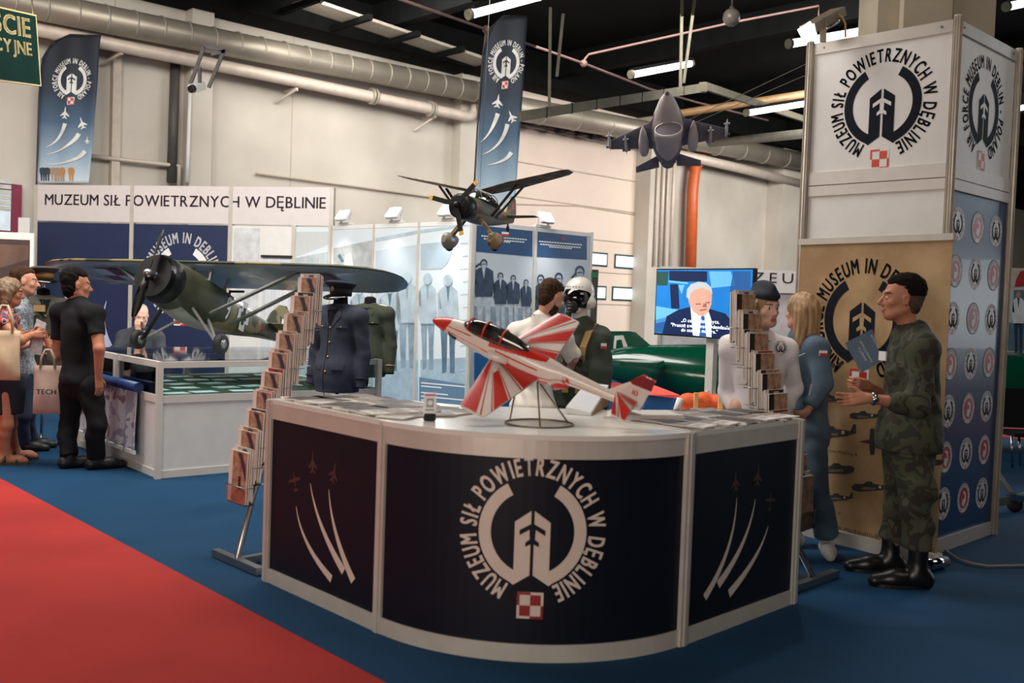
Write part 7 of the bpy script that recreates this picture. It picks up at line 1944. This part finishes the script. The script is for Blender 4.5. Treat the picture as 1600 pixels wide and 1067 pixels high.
garment(wm_, 'hair', hair_b, .008, lambda B: F.short_hair(B, .022, -.07, .06), noise=wrinkle(.003, 120))
off = mat('shirt_offwhite', (214, 206, 194), .85, var=.05, scale=6)
def s2_(B):
    F.torso(B, .02)
    for q in 'RL': F.arm(B, q, .022, .95)
    B.ell(J['pelvis'], (.19, .15, .13), F.R(), .06); B.cone(J['neck']+F.f*.02, J['neck']-F.f*.02+F.z*.01, .066, .064, .02)
garment(wm_, 'shirt', off, .009, s2_, noise=lambda X: .006*np.sin(X[:, 0]*70+6*np.sin(X[:, 2]*7))*np.clip((1.35-X[:, 2])*4, 0, 1)+.002*np.sin(X[:, 2]*60), cuts=(((0, 0, J['pelvis'][2]-.02), (0, 0, -1)),))
ltm = camo('pale_trouser_cloth', [(150, 144, 138), (178, 172, 164), (132, 126, 120), (190, 184, 176)], 14, .9, (.42, .52, .6))
garment(wm_, 'trousers', ltm, .01, lambda B: (F.leg(B, 'L', .03, 1.95, .02), F.leg(B, 'R', .03, 1.95, .02), B.ell(J['pelvis']-F.z*.05, (.17, .14, .12), F.R(), .05)), noise=wrinkle(.005, 26))
for q in 'LR': garment(wm_, 'shoe', black, .01, lambda B, q=q: F.foot(B, q, .27, .008), k=.02)
inv = M4(wm_).inverted(); ar = Art(); p0_ = np.array(at(812, 496, 7.56)); 
def backmap(u, v, l):
    p = at(u, v, 7.5); o = np.array([0, 0, EYE]); d = np.array(p)-o; d /= np.linalg.norm(d)
    t = BT.ray_cast(inv@Vector(o), (inv.to_3x3()@Vector(d)).normalized())
    q = t[0] if t[0] is not None else inv@Vector(p); nn = (inv.to_3x3()@Vector(-d)).normalized()
    return q+nn*(.004+l)
from mathutils.bvhtree import BVHTree
shm = [c for c in wm_.children if c.name.startswith('shirt')][0].data
BT = BVHTree.FromPolygons([v.co for v in shm.vertices], [tuple(p.vertices) for p in shm.polygons])
a2_ = Art(); a2_.text('Muzeum Sił Powietrznych', 0, 0, 2.6, MATS['suit_tan'], 1, width=34); a2_.text('w Dęblinie', 8, -4, 2.6, MATS['suit_tan'], 1, width=13)
for v, f, m, l in a2_.items: ar.raw([(810+p[0], 489-p[1]+p[0]*.12) for p in v], f, m, l)
ar.build('back_lettering', backmap, wm_)

# ---- man in black by the display case
F = Fig((-3.50, 8.22), (.80, .60), 1.82, head_face=(.84, .52, -.06)); J = F.J
J['head'] = W3(121, 446, 8.22); J['neck'] = W3(122, 472, 8.22); J['shR'] = W3(148, 491, 8.07); J['shL'] = W3(94, 488, 8.34); J['elR'] = W3(155, 545, 7.98); J['wrR'] = W3(154, 588, 8.02)
J['elL'] = W3(90, 556, 8.36); J['wrL'] = W3(70, 524, 8.42); J['chest'] = W3(121, 516, 8.2); J['waist'] = W3(121, 556, 8.2); J['pelvis'] = W3(124, 594, 8.2)
J['hipL'] = W3(112, 604, 8.27); J['hipR'] = W3(140, 604, 8.12); J['knL'] = W3(108, 664, 8.28); J['knR'] = W3(152, 664, 8.1); J['anL'] = np.array(gp(108, 731))+V3(0, 0, .09); J['anR'] = np.array(gp(150, 733))+V3(0, 0, .09)
mb_ = root_of(F, 'person', 'dark-haired man all in black standing with his back turned left of the case', 'person')
B = Blob(.03); F.torso(B, -.02); F.head_skin(B)
for q in 'RL': F.arm(B, q, .0); F.leg(B, q, -.012)
F.hand(B, 'R', (.05, .1, -1), (-.8, .5, 0), (.5, .8, 0), .35); F.hand(B, 'L', (-.7, .3, .4), (.3, .9, 0), (0, .1, .9), .9)
B.build('body', skin_t, mb_, .009, F.face_regions())
garment(mb_, 'hair', hair_k, .008, lambda B: (F.short_hair(B, .02, -.11, .06), B.ell(F.hp(0, -.05, -.03), (.074, .06, .08), F.R(True), .02)), noise=wrinkle(.005, 100))
def ts_(B):
    F.torso(B, .016)
    for q in 'RL': F.arm(B, q, .012, .62)
    B.ell(J['pelvis'], (.19, .14, .12), F.R(), .06); B.cone(J['neck']+F.z*.01, J['neck']-F.z*.01, .068, .068, .02)
tee = mat('black_shirt', (22, 22, 26), .9, var=.15, scale=8, spec=.2)
garment(mb_, 'shirt', tee, .009, ts_, noise=wrinkle(.004, 28), cuts=(((0, 0, J['pelvis'][2]-.03), (0, 0, -1)),))
garment(mb_, 'trousers', mat('black_trousers', (20, 20, 23), .85, var=.15, scale=8, spec=.2), .01, lambda B: (F.leg(B, 'L', .016, 1.96, .02), F.leg(B, 'R', .016, 1.96, .02), B.ell(J['pelvis']-F.z*.03, (.165, .13, .14), F.R(), .05)), noise=wrinkle(.005, 26))
for q in 'LR': garment(mb_, 'shoe', black, .009, lambda B, q=q: F.foot(B, q, .28, .01), k=.02)
def tote(label, top, w, h, m, text=None, face=(0, -1), strap_to=None, lean=0.0):
    t = thing('tote_bag', label, 'bag', (top[0], top[1], top[2]-h), math.atan2(face[1], face[0])+PI/2)
    B_ = []; 
    for i in range(9):
        f = i/8; hw = w/2*(1-.06*math.sin(PI*f)); dp = .012+.05*math.sin(PI*min(1, f*1.1+.02))*(1-f*.6)
        R = [(hw*math.cos(a), dp*math.sin(a)*(1+.15*math.sin(5*a+i)), h*f) for a in [2*PI*k/24 for k in range(24)]]
        B_.append([(math.copysign(min(abs(x)*1.25, hw), x), y, z) for x, y, z in R])
    MB().loft(B_, m, True).build('bag_body', None, t)
    for sy in (-.012, .012):
        L = .22 if strap_to is None else strap_to
        MB().tube([(-w*.25, sy, h*.96), (-w*.22, sy, h+L*.5), (-w*.08, sy, h+L), (w*.08, sy, h+L), (w*.22, sy, h+L*.5), (w*.25, sy, h*.96)], .010, m, 8).build('strap', None, t)
    if text:
        ar = Art(); ar.text(text, 0, h*.42, .042, mat('bag_print', (50, 46, 46), .7), 1, align='c', bold=.02); ar.text('* * *', 0, h*.34, .02, MATS['bag_print'], 1, align='c')
        ar.build('bag_print', lambda u, v, l: Vector((u, -.062-l, v)), t)
    return t
bagm = mat('bag_canvas', (196, 172, 142), .85, var=.06, scale=20); bagm2 = mat('bag_paper', (178, 156, 142), .7, var=.06, scale=10)
p = at(75, 571, 8.2); tote('beige tote bag lettered TECH hanging beside the man in black', (p.x, p.y, p.z), .22, .40, bagm2, 'TECH', (.25, -1), .13)
# papers he holds
pp = thing('leaflet', 'crumpled white leaflets held between the couple and the man in black', 'leaflet', at(56, 560, 8.4)); inv = M4(pp).inverted()
for k, q in enumerate((((57, 498), (72, 505), (64, 555), (46, 552)), ((55, 505), (60, 500), (56, 550), (45, 540)))):
    P = [inv@at(x, y, 8.40+.03*k) for x, y in q]; MB().loft([P, [p+Vector((0, .006, 0)) for p in P]], mat('leaflet_pale', (200, 198, 200), .6, var=.2, scale=30), False).build('sheet', None, pp)

# ---- couple at the left edge
F = Fig((-4.12, 8.28), (.9, .35), 1.66, head_face=(.90, .40, -.12)); J = F.J
J['head'] = W3(17, 457, 8.3); J['neck'] = W3(8, 486, 8.28); J['shR'] = W3(2, 505, 8.10); J['shL'] = W3(16, 500, 8.45); J['elR'] = W3(32, 532, 8.06); J['wrR'] = W3(48, 524, 8.2); J['elL'] = W3(34, 530, 8.5); J['wrL'] = W3(50, 520, 8.4)
J['chest'] = W3(6, 524, 8.28); J['waist'] = W3(6, 556, 8.28); J['pelvis'] = W3(6, 590, 8.28); J['hipR'] = W3(6, 600, 8.2); J['hipL'] = W3(10, 600, 8.36); J['knR'] = W3(10, 664, 8.2); J['knL'] = W3(16, 662, 8.38); J['anR'] = np.array(gp(8, 726))+V3(0, 0, .085); J['anL'] = np.array(gp(24, 718))+V3(0, 0, .085)
lw = root_of(F, 'person', 'woman with light brown hair, red patterned top and dark skirt at the left edge', 'person')
B = Blob(.03); F.torso(B, -.015); F.head_skin(B)
for q in 'RL': F.arm(B, q, .002); F.leg(B, q, .0); F.foot(B, q, .245)
F.hand(B, 'R', (.9, .2, .1), (0, .6, .6), (-.2, .1, .9), .7); F.hand(B, 'L', (.9, -.2, .1), (0, -.6, .6), (-.2, .1, .9), .7)
B.build('body', skin_t, lw, .009, F.face_regions())
garment(lw, 'hair', hair_l, .009, lambda B: (B.ell(F.hp(0, -.02, .03), (.09, .105, .1), F.R(True), .02), B.cone(F.hp(-.06, -.03, .0), F.hp(-.07, -.02, -.14), .045, .03, .03), B.cone(F.hp(.06, -.03, .0), F.hp(.07, -.02, -.14), .045, .03, .03), B.cone(F.hp(0, -.07, 0), F.hp(0, -.08, -.15), .06, .04, .03), B.cut(F.hp(0, .045, 0), F.hf*.9-F.hu*.4)), noise=wrinkle(.004, 120))
flo = camo('floral_cloth', [(60, 60, 92), (150, 54, 52), (196, 150, 130), (44, 44, 70)], 14, .8, (.40, .50, .57))
garment(lw, 'top', flo, .01, lambda B: (F.torso(B, .012), F.arm(B, 'R', .014, .16), F.arm(B, 'L', .014, .16)), noise=wrinkle(.003, 30), cuts=(((0, 0, J['pelvis'][2]-.02), (0, 0, -1)),))
skm = mat('skirt_navy', (22, 24, 38), .9, var=.15)
garment(lw, 'skirt', skm, .012, lambda B: (B.ell(J['pelvis'], (.18, .145, .14), F.R(), .05), B.sleeve(J['pelvis']-F.z*.05, J['pelvis']-F.z*.30, .17, .155, .05)), cuts=(((0, 0, J['pelvis'][2]+.03), (0, 0, 1)),))
sdm = mat('sandal_brown', (58, 38, 26), .6)
for q in 'LR':
    m = MB(); a = Vector(J['an'+q]); f_ = Vector(F.f); m.bar((a.x, a.y, .014) if False else Vector((a.x, a.y, .012))-f_*.06, Vector((a.x, a.y, .012))+f_*.18, .09, .022, sdm)
    for t_, z_, r__ in ((.09, .055, .046), (.0, .10, .046), (-.01, .07, .05)): m.tube([Vector((a.x, a.y, 0))+f_*t_+Vector(F.r)*r__*math.cos(w)+Vector((0, 0, z_*.3+z_*.75*abs(math.sin(w)))) for w in [PI*k/10 for k in range(11)]], .009, sdm, 6)
    part(m, 'sandal', lw)
p = at(9, 516, 8.0); tote('plain cream tote bag on the shoulder of the woman at the left edge', (p.x, p.y-.02, p.z), .24, .40, bagm, None, (.3, -1), .2)
F = Fig((-4.28, 8.85), (.9, .30), 1.78, head_face=(.93, .34, -.06)); J = F.J
J['head'] = W3(40, 440, 8.88); J['neck'] = W3(30, 468, 8.86); J['anR'] = np.array(gp(34, 705))+V3(0, 0, .09); J['anL'] = np.array(gp(46, 700))+V3(0, 0, .09)
for n_, x, y in (('chest', 28, 504), ('waist', 28, 545), ('pelvis', 28, 580)): J[n_] = W3(x, y, 8.86)
J['shR'] = W3(26, 488, 8.68); J['shL'] = W3(36, 486, 9.02); J['elR'] = W3(32, 540, 8.64); J['wrR'] = W3(56, 536, 8.72); J['elL'] = W3(42, 540, 9.05); J['wrL'] = W3(60, 532, 8.95)
J['hipR'] = W3(30, 590, 8.78); J['hipL'] = W3(36, 590, 8.95); J['knR'] = W3(34, 648, 8.78); J['knL'] = W3(42, 646, 8.96)
lm = root_of(F, 'person', 'balding man in a blue checked shirt behind the woman at the left edge', 'person')
B = Blob(.03); F.torso(B, -.02); F.head_skin(B, 1.05)
for q in 'RL': F.arm(B, q, -.002); F.leg(B, q, -.012)
F.hand(B, 'R', (.9, .1, 0), (0, .6, .6), (0, .1, .9), .7); F.hand(B, 'L', (.9, -.2, 0), (0, -.6, .6), (0, .1, .9), .7)
B.build('body', skin, lm, .010, F.face_regions())
garment(lm, 'hair', hair_b, .009, lambda B: F.short_hair(B, .008, -.06, .045), noise=wrinkle(.002, 120))
chk = camo('checked_cloth', [(96, 104, 116), (150, 150, 152), (120, 124, 130), (80, 88, 104)], 30, .85, (.42, .5, .58))
garment(lm, 'shirt', chk, .01, lambda B: (F.torso(B, .02, belly=1.2), F.arm(B, 'R', .022, .7), F.arm(B, 'L', .022, .7), B.ell(J['pelvis'], (.19, .15, .12), F.R(), .06)), noise=wrinkle(.004, 28), cuts=(((0, 0, J['pelvis'][2]-.03), (0, 0, -1)),))
garment(lm, 'trousers', mat('jeans_blue', (40, 50, 74), .85, var=.15, scale=8), .011, lambda B: (F.leg(B, 'L', .02, 1.96, .02), F.leg(B, 'R', .02, 1.96, .02), B.ell(J['pelvis']-F.z*.04, (.165, .13, .13), F.R(), .05)), noise=wrinkle(.004, 26))
for q in 'LR': garment(lm, 'shoe', black, .01, lambda B, q=q: F.foot(B, q, .28, .01), k=.02)

# ---- elderly man seated behind the case
F = Fig((at(220, 500, 11.6).x, 11.6), (.30, -1), 1.72, head_face=(.35, -.88, -.32)); J = F.J
dz = W3(220, 498, 11.55)[2]-J['head'][2]
for n_ in J: J[n_] = J[n_]+V3(0, 0, dz)
J['head'] = W3(221, 494, 11.5); J['neck'] = W3(218, 516, 11.58)
for q, s_ in (('R', 1), ('L', -1)):
    J['kn'+q] = J['hip'+q]+F.f*.42+F.z*.02; J['an'+q] = V3(J['kn'+q][0], J['kn'+q][1], .09)+F.f*.03; J['el'+q] = J['sh'+q]+F.r*s_*.08+F.f*.10-F.z*.25; J['wr'+q] = J['el'+q]+F.f*.22-F.r*s_*.14+F.z*.04
J['wrR'] = J['head']+F.f*.10-F.z*.17+F.r*.02; J['elR'] = J['shR']+F.f*.2-F.z*.22+F.r*.06
sm = root_of(F, 'person', 'elderly man in grey suit and dark red tie seated behind the display case', 'person')
B = Blob(.03); F.torso(B, -.02); F.head_skin(B)
for q in 'RL': F.arm(B, q, -.004); F.leg(B, q, -.012)
F.hand(B, 'R', (-.1, -.2, .95), (0, .9, .2), (-.8, 0, .1), .9); F.hand(B, 'L', F.f, (0, 0, -1), F.r, .4)
B.build('body', skin_o, sm, .010, F.face_regions(brow=hair_g))
garment(sm, 'hair', hair_g, .009, lambda B: (F.short_hair(B, .004, -.06, .0), B.cut(F.hp(0, -.01, .05), F.hf*.75+F.hu*.66)), noise=wrinkle(.002, 120))
suit = mat('suit_grey', (48, 52, 58), .85, var=.1, scale=30)
garment(sm, 'suit_jacket', suit, .011, lambda B: (F.torso(B, .026, belly=1.15), F.arm(B, 'R', .024, 1.9), F.arm(B, 'L', .024, 1.9)), noise=wrinkle(.003, 28))
inv = M4(sm).inverted(); fx = lambda a, b, c: Vector(J['chest']+F.r*a+F.f*b+F.z*c)
ar = MB(); ar.loft([[fx(-.06, .10, .19), fx(.06, .10, .19)], [fx(-.055, .160, .09), fx(.055, .160, .09)], [fx(-.04, .175, .0), fx(.04, .175, .0)], [fx(-.012, .17, -.15), fx(.012, .17, -.15)]], wsh, False, False, closed=False); part(ar, 'shirt_front', sm, fixn=False).modifiers.new('thickness', 'SOLIDIFY').thickness = .006
ar = MB(); ar.loft([[fx(-.014, .12, .185), fx(.014, .12, .185)], [fx(-.022, .170, .09), fx(.022, .170, .09)], [fx(-.028, .186, .0), fx(.028, .186, .0)], [fx(-.012, .182, -.14), fx(.012, .182, -.14)]], mat('tie_red', (110, 24, 34), .6), False, False, closed=False); part(ar, 'tie', sm, fixn=False).modifiers.new('thickness', 'SOLIDIFY').thickness = .008
garment(sm, 'trousers', suit, .012, lambda B: (F.leg(B, 'L', .02, 1.95, .02), F.leg(B, 'R', .02, 1.95, .02), B.ell(J['pelvis'], (.17, .14, .13), F.R(), .05)))
for q in 'LR': garment(sm, 'shoe', black, .011, lambda B, q=q: F.foot(B, q, .27, .008), k=.02)
pv = J['pelvis']; ch = thing('office_chair', 'dark chair under the elderly man behind the display case', 'chair', (pv[0], pv[1], 0), math.atan2(F.f[1], F.f[0])-PI/2); sz = pv[2]-.14
MB().box((0, .02, sz-.04), (.46, .46, .06), black, bev=.02).build('seat', None, ch); MB().box((0, -.27, sz+.28), (.42, .05, .45), black, bev=.02).build('backrest', None, ch)
for sx in (-.2, .2):
    for sy in (-.2, .22): MB().bar((sx, sy, 0), (sx, sy, sz-.06), .03, .03, steel, up=(1, 0, 0)).build('leg', None, ch)
    MB().bar((sx, -.22, sz-.05), (sx, -.27, sz+.1), .03, .03, steel, up=(1, 0, 0)).build('back_post', None, ch)

# ------------------------------------------------------------------ uniforms on stands
def dummy(label, px, Y, ysh, sc, m, face, capm=None, cap_px=None, arms=True, base_y=None, hem=.60, h=.009, trim=None, buttons=4, neckm=black_cloth, arm_out=.0):
    x_, _, z_ = W3(px, ysh, Y); F = Fig((x_, Y, z_-1.41*sc), face, 1.75*sc); J = F.J
    F.base[2] = 0
    for q, s_ in (('R', 1), ('L', -1)):
        J['el'+q] = J['sh'+q]+F.r*s_*(.05+arm_out)-F.z*.30*sc-F.f*.01; J['wr'+q] = J['el'+q]+F.r*s_*.01-F.z*.27*sc+F.f*.05
    t = root_of(F, 'uniform_dummy', label, 'uniform')
    def jk(B):
        F.torso(B, .012, .95)
        if arms:
            for q in 'RL': F.arm(B, q, .012, 1.98)
        B.ell(J['pelvis']+F.z*.02, (.185*sc, .14*sc, .22*sc), F.R(), .08)
        B.cone(J['pelvis'], J['pelvis']-F.z*.15*sc, .165*sc, .17*sc, .05)
    zh = J['neck'][2]-.80*sc if hem is None else J['neck'][2]-hem*1.0
    jo = garment(t, 'jacket', m, h, jk, noise=wrinkle(.003, 26), cuts=(((0, 0, J['wrR'][2]-.035), (0, 0, -1)),) if hem is None else (((0, 0, zh), (0, 0, -1)),))
    nk = MB(); nk.tube([J['neck']-F.z*.05, J['neck']+F.z*.09*sc, J['neck']+F.z*.105*sc], [.064*sc, .056*sc, .03], neckm, 16); part(nk, 'neck', t)
    bt = BVHTree.FromPolygons([jo.matrix_world@v.co for v in jo.data.vertices] if False else [t.matrix_world@v.co for v in jo.data.vertices], [tuple(p.vertices) for p in jo.data.polygons])
    def surf(a, c, l=.003):
        o = J['chest']+F.r*a+F.z*c+F.f*.6; hit = bt.ray_cast(Vector(o), Vector(-F.f)); return (hit[0] if hit[0] is not None else Vector(o-F.f*.45))+Vector(F.f)*l
    m_ = MB(); P = [[surf(-.05, .175, .003), surf(.0, .17, .004), surf(.05, .175, .003)], [surf(-.03, .11, .004), surf(.0, .11, .004), surf(.03, .11, .004)], [surf(-.004, .045, .004), surf(.0, .045, .004), surf(.004, .045, .004)]]; m_.loft(P, neckm, True, False, closed=False); part(m_, 'collar_opening', t, fixn=False)
    gold = mat('brass_button', (190, 150, 80), .3, .8)
    for k in range(buttons):
        m_ = MB(); m_.sphere(surf(.0, .02-.115*k*sc), .010, gold, 10); part(m_, 'button', t)
    seam = mat('seam_dark', (22, 24, 28), .9) if trim is None else trim
    m_ = MB(); m_.tube([surf(.02, .16-.05*k, .001) for k in range(int((.16+.62*sc)/.05))], .0035, seam, 6); part(m_, 'front_seam', t)
    for s_ in (-1, 1):
        m_ = MB(); P = [[surf(s_*x, z, .004) for x in (.05, .08, .11, .135)] for z in (.06, .04, .02)]; m_.loft(P, m, False, False, closed=False); po = part(m_, 'pocket_flap', t, fixn=False); po.modifiers.new('thickness', 'SOLIDIFY').thickness = .008
        m_ = MB(); m_.sphere(surf(s_*.09, .028, .006), .008, gold, 8); bo = part(m_, 'pocket_button', t)
        m_ = MB(); P = [[surf(s_*x, z, .004) for x in (.05, .08, .11, .14)] for z in (-.26*sc, -.285*sc, -.31*sc)]; m_.loft(P, m, False, False, closed=False); po = part(m_, 'pocket_flap', t, fixn=False); po.modifiers.new('thickness', 'SOLIDIFY').thickness = .008
        m_ = MB(); P = [[surf(s_*.012, .03, .006), surf(s_*.02, .03, .006)], [surf(s_*.035, .13, .008), surf(s_*.085, .12, .008)], [surf(s_*.05, .17, .012), surf(s_*.075, .18, .01)]]; m_.loft(P, m, False, False, closed=False); po = part(m_, 'lapel', t, fixn=False); po.modifiers.new('thickness', 'SOLIDIFY').thickness = .010
        m_ = MB(); a = Vector(J['sh'+('R' if s_ > 0 else 'L')]); b = Vector(J['neck'])+Vector(F.r)*s_*.06; a.z += .072*sc; b.z += .035; m_.bar(a, b, .045, .012, seam if trim is not None else m, up=F.z); part(m_, 'shoulder_board', t)
        if arms:
            q = 'R' if s_ > 0 else 'L'; d_ = J['wr'+q]-J['el'+q]; d_ /= np.linalg.norm(d_); m_ = MB(); m_.tube([J['wr'+q]-d_*.09, J['wr'+q]-d_*.08], .052*sc, seam, 18); part(m_, 'cuff_braid', t)
    c = J['pelvis']
    m_ = MB(); m_.tube([(c[0], c[1], .02), (c[0], c[1], c[2])], .014, chrome, 10); part(m_, 'stand_pole', t)
    for a_ in (.3, 2.4, 4.5):
        m_ = MB(); m_.bar((c[0], c[1], .025), (c[0]+.26*math.cos(a_), c[1]+.26*math.sin(a_), .015), .03, .03, chrome); part(m_, 'stand_foot', t)
    return t, F, surf
def peaked_cap(label, c, face, m, bandm, s=1.0, badge=True):
    t = thing('peaked_cap', label, 'cap', c, math.atan2(face[1], face[0])-PI/2)
    R = lambda rx, ry, z, dy=0: [(rx*math.cos(2*PI*k/36)*s, (ry*math.sin(2*PI*k/36)+dy)*s, z*s+.012*s*math.sin(2*PI*k/36)) for k in range(36)]
    MB().loft([R(.085, .098, .0), R(.088, .10, .05)], bandm).build('band', None, t)
    MB().loft([R(.088, .10, .05), R(.125, .135, .085, .01), R(.13, .14, .095, .01), R(.11, .12, .108, .0), R(.03, .03, .104)], m).build('crown', None, t)
    V_ = MB(); rows = [[(r*math.sin(a)*s, (r*1.12*math.cos(a))*s, (.005-dz*math.cos(a))*s) for a in [-1.15+2.3*k/16 for k in range(17)]] for r, dz in ((.088, 0), (.12, .022), (.14, .045))]
    V_.loft(rows, mat('peak_black', (14, 14, 15), .2, coat=.6), True, False, closed=False); V_.build('peak', None, t, fixn=False).modifiers.new('thickness', 'SOLIDIFY').thickness = .005
    if badge: MB().sphere((0, .108*s, .05*s), (.018, .008, .024), mat('cap_badge', (150, 100, 60), .4, .5), 12).build('cap_badge', None, t)
    return t
ublue = mat('uniform_blue', (52, 56, 68), .9, var=.08, scale=30, spec=.2); uolive = mat('uniform_olive', (56, 60, 50), .9, var=.08, scale=30, spec=.2); ubrown = mat('uniform_brown', (60, 56, 48), .9, var=.1, scale=30)
brd = mat('braid_gold', (140, 122, 76), .5, .3); 
t, F, sf = dummy('dark blue uniform jacket with brass buttons on a stand left of the photo wall', 530, 8.3, 494, 1.04, ublue, (-.42, -.9), hem=None, h=.009, buttons=4)
peaked_cap('dark peaked cap above the blue uniform jacket', Vector(F.J['neck'])+Vector((0, 0, .115)), (-.5, -.87), capn, mat('cap_band_black', (20, 20, 24), .8), 1.0)
m = MB(); m.tube([F.J['neck'], F.J['neck']+F.z*.2], .012, chrome, 8); part(m, 'head_pole', t)
t, F, sf = dummy('olive uniform jacket with gold braid just right of the blue uniform jacket', 577, 9.95, 490, 1.04, uolive, (-.30, -.95), hem=None, h=.011, trim=brd, buttons=5)
t, F, sf = dummy('brown uniform tunic with a tan tab standing left of the man in black', 68, 9.25, 478, 1.0, ubrown, (.55, -.83), hem=None, h=.011, buttons=4)
peaked_cap('brown cap with a tan band on the stand left of the man in black', Vector(F.J['neck'])+Vector((0, 0, .19)), (.6, -.8), ubrown, mat('cap_band_tan', (150, 110, 58), .7), 1.0, False)
m = MB(); m.tube([F.J['neck'], F.J['neck']+F.z*.3], .012, chrome, 8); part(m, 'head_pole', t)
# envelope-like tan tab on its chest
m = MB(); m.box(sf(.05, .09, .01), (.10, .02, .06), mat('tan_tab', (176, 140, 92), .7)); part(m, 'chest_tab', t)

# pilot dummy with the white helmet
fs_m = mat('flight_suit', (62, 70, 60), .85, var=.12, scale=6); hl = mat('helmet_white', (206, 200, 190), .3, var=.04, coat=.3)
F = Fig((at(912, 500, 7.95).x, 8.0), (-.52, -.85), 1.84, head_face=(-.55, -.83, -.04)); J = F.J
J['head'] = W3(904, 465, 7.97); J['neck'] = W3(910, 505, 8.0)
J['shL'] = W3(938, 528, 7.95); J['shR'] = W3(884, 526, 8.1); J['elL'] = W3(944, 580, 7.93); J['wrL'] = W3(940, 640, 7.9); J['elR'] = W3(874, 580, 8.05); J['wrR'] = W3(878, 640, 7.95); J['chest'] = W3(910, 552, 8.02); J['waist'] = W3(912, 600, 8.02); J['pelvis'] = W3(912, 645, 8.02)
pd = root_of(F, 'pilot_dummy', 'pilot dummy in green flight suit with white helmet behind the red jet', 'uniform')
B = Blob(.03); F.torso(B, -.02); F.head_skin(B)
for q in 'RL': F.arm(B, q, -.004); F.leg(B, q, -.012)
for q in 'RL': F.hand(B, q, (0, 0, -1), (0, 1, 0), F.f, .4)
B.build('body', mat('dummy_pale', (206, 196, 186), .5), pd, .011)
def fsx(B):
    F.torso(B, .024)
    for q in 'RL': F.arm(B, q, .024, 1.95); F.leg(B, q, .024, 1.94, .02)
    B.cone(J['neck']+F.z*.0, J['neck']-F.z*.02, .075, .08, .02)
garment(pd, 'flight_suit', fs_m, .010, fsx, noise=wrinkle(.005, 28))
for q in 'LR': garment(pd, 'boot', black, .011, lambda B, q=q: F.foot(B, q, .28, .01), k=.02)
hm_ = garment(pd, 'helmet', hl, .007, lambda B: (B.ell(F.hp(0, -.015, .04), (.118, .135, .125), F.R(True), .02), B.cone(F.hp(-.1, 0, -.04), F.hp(.1, 0, -.04), .05, .05, .05), B.cut(F.hp(0, .06, -.03), F.hf*.8-F.hu*.6)))
garment(pd, 'visor', mat('visor_black', (10, 9, 8), .08, coat=.8), .007, lambda B: (B.ell(F.hp(0, .005, .0), (.124, .140, .115), F.R(True), .02), B.cut(F.hp(0, 0, -.085), -F.hu+F.hf*.15), B.cut(F.hp(0, .10, .075), F.hu-F.hf*.15), B.cut(F.hp(0, -.01, 0), -F.hf)))
garment(pd, 'oxygen_mask', black, .007, lambda B: (B.ell(F.hp(0, .09, -.06), (.05, .055, .06), F.R(True), .03), B.chain([F.hp(0, .13, -.09), F.hp(.01, .15, -.16), F.hp(.03, .14, -.26), F.hp(.04, .16, -.36)], [.026, .024, .022, .022], .01)), noise=lambda X: .003*np.sin(X[:, 2]*240))
m = MB()
for k in range(9): m.sphere(F.hp(-.09+.0225*k, .125-.4*(k-4)**2*.004, .085), .006, steel, 8)
part(m, 'helmet_studs', pd)
tan = mat('harness_tan', (170, 138, 84), .8)
for s_ in (-1, 1):
    m = MB(); P = [Vector(J['chest']+F.r*s_*x+F.f*y+F.z*z) for x, y, z in ((.10, -.06, .20), (.105, .03, .235), (.10, .10, .17), (.085, .155, .06), (.07, .165, -.1), (.06, .16, -.3))]
    for a, b in zip(P[:-1], P[1:]): m.bar(a, b+(b-a)*.06, .055, .014, tan, up=Vector(F.f)+Vector((0, 0, .6)))
    part(m, 'harness_strap', pd)
m = MB(); m.bar(Vector(J['chest']+F.r*.1+F.f*.17-F.z*.02), Vector(J['chest']-F.r*.1+F.f*.17-F.z*.02), .03, .05, mat('buckle_grey', (150, 150, 146), .3, .7), up=F.f); part(m, 'chest_buckle', pd)
garment(pd, 'life_preserver', mat('preserver_dark', (50, 52, 46), .8, var=.2), .010, lambda B: (B.ell(J['chest']+F.r*.07+F.f*.13-F.z*.12, (.06, .05, .14), F.R(), .03), B.ell(J['chest']-F.r*.07+F.f*.13-F.z*.12, (.06, .05, .14), F.R(), .03)), noise=wrinkle(.006, 60))
patch(pd, 'flag_patch', J['shL']+V3(.02, -.104, -.06), (1, .12, 0), (0, 0, 1), (.1, -1, 0), .045, .045, flag_fill())
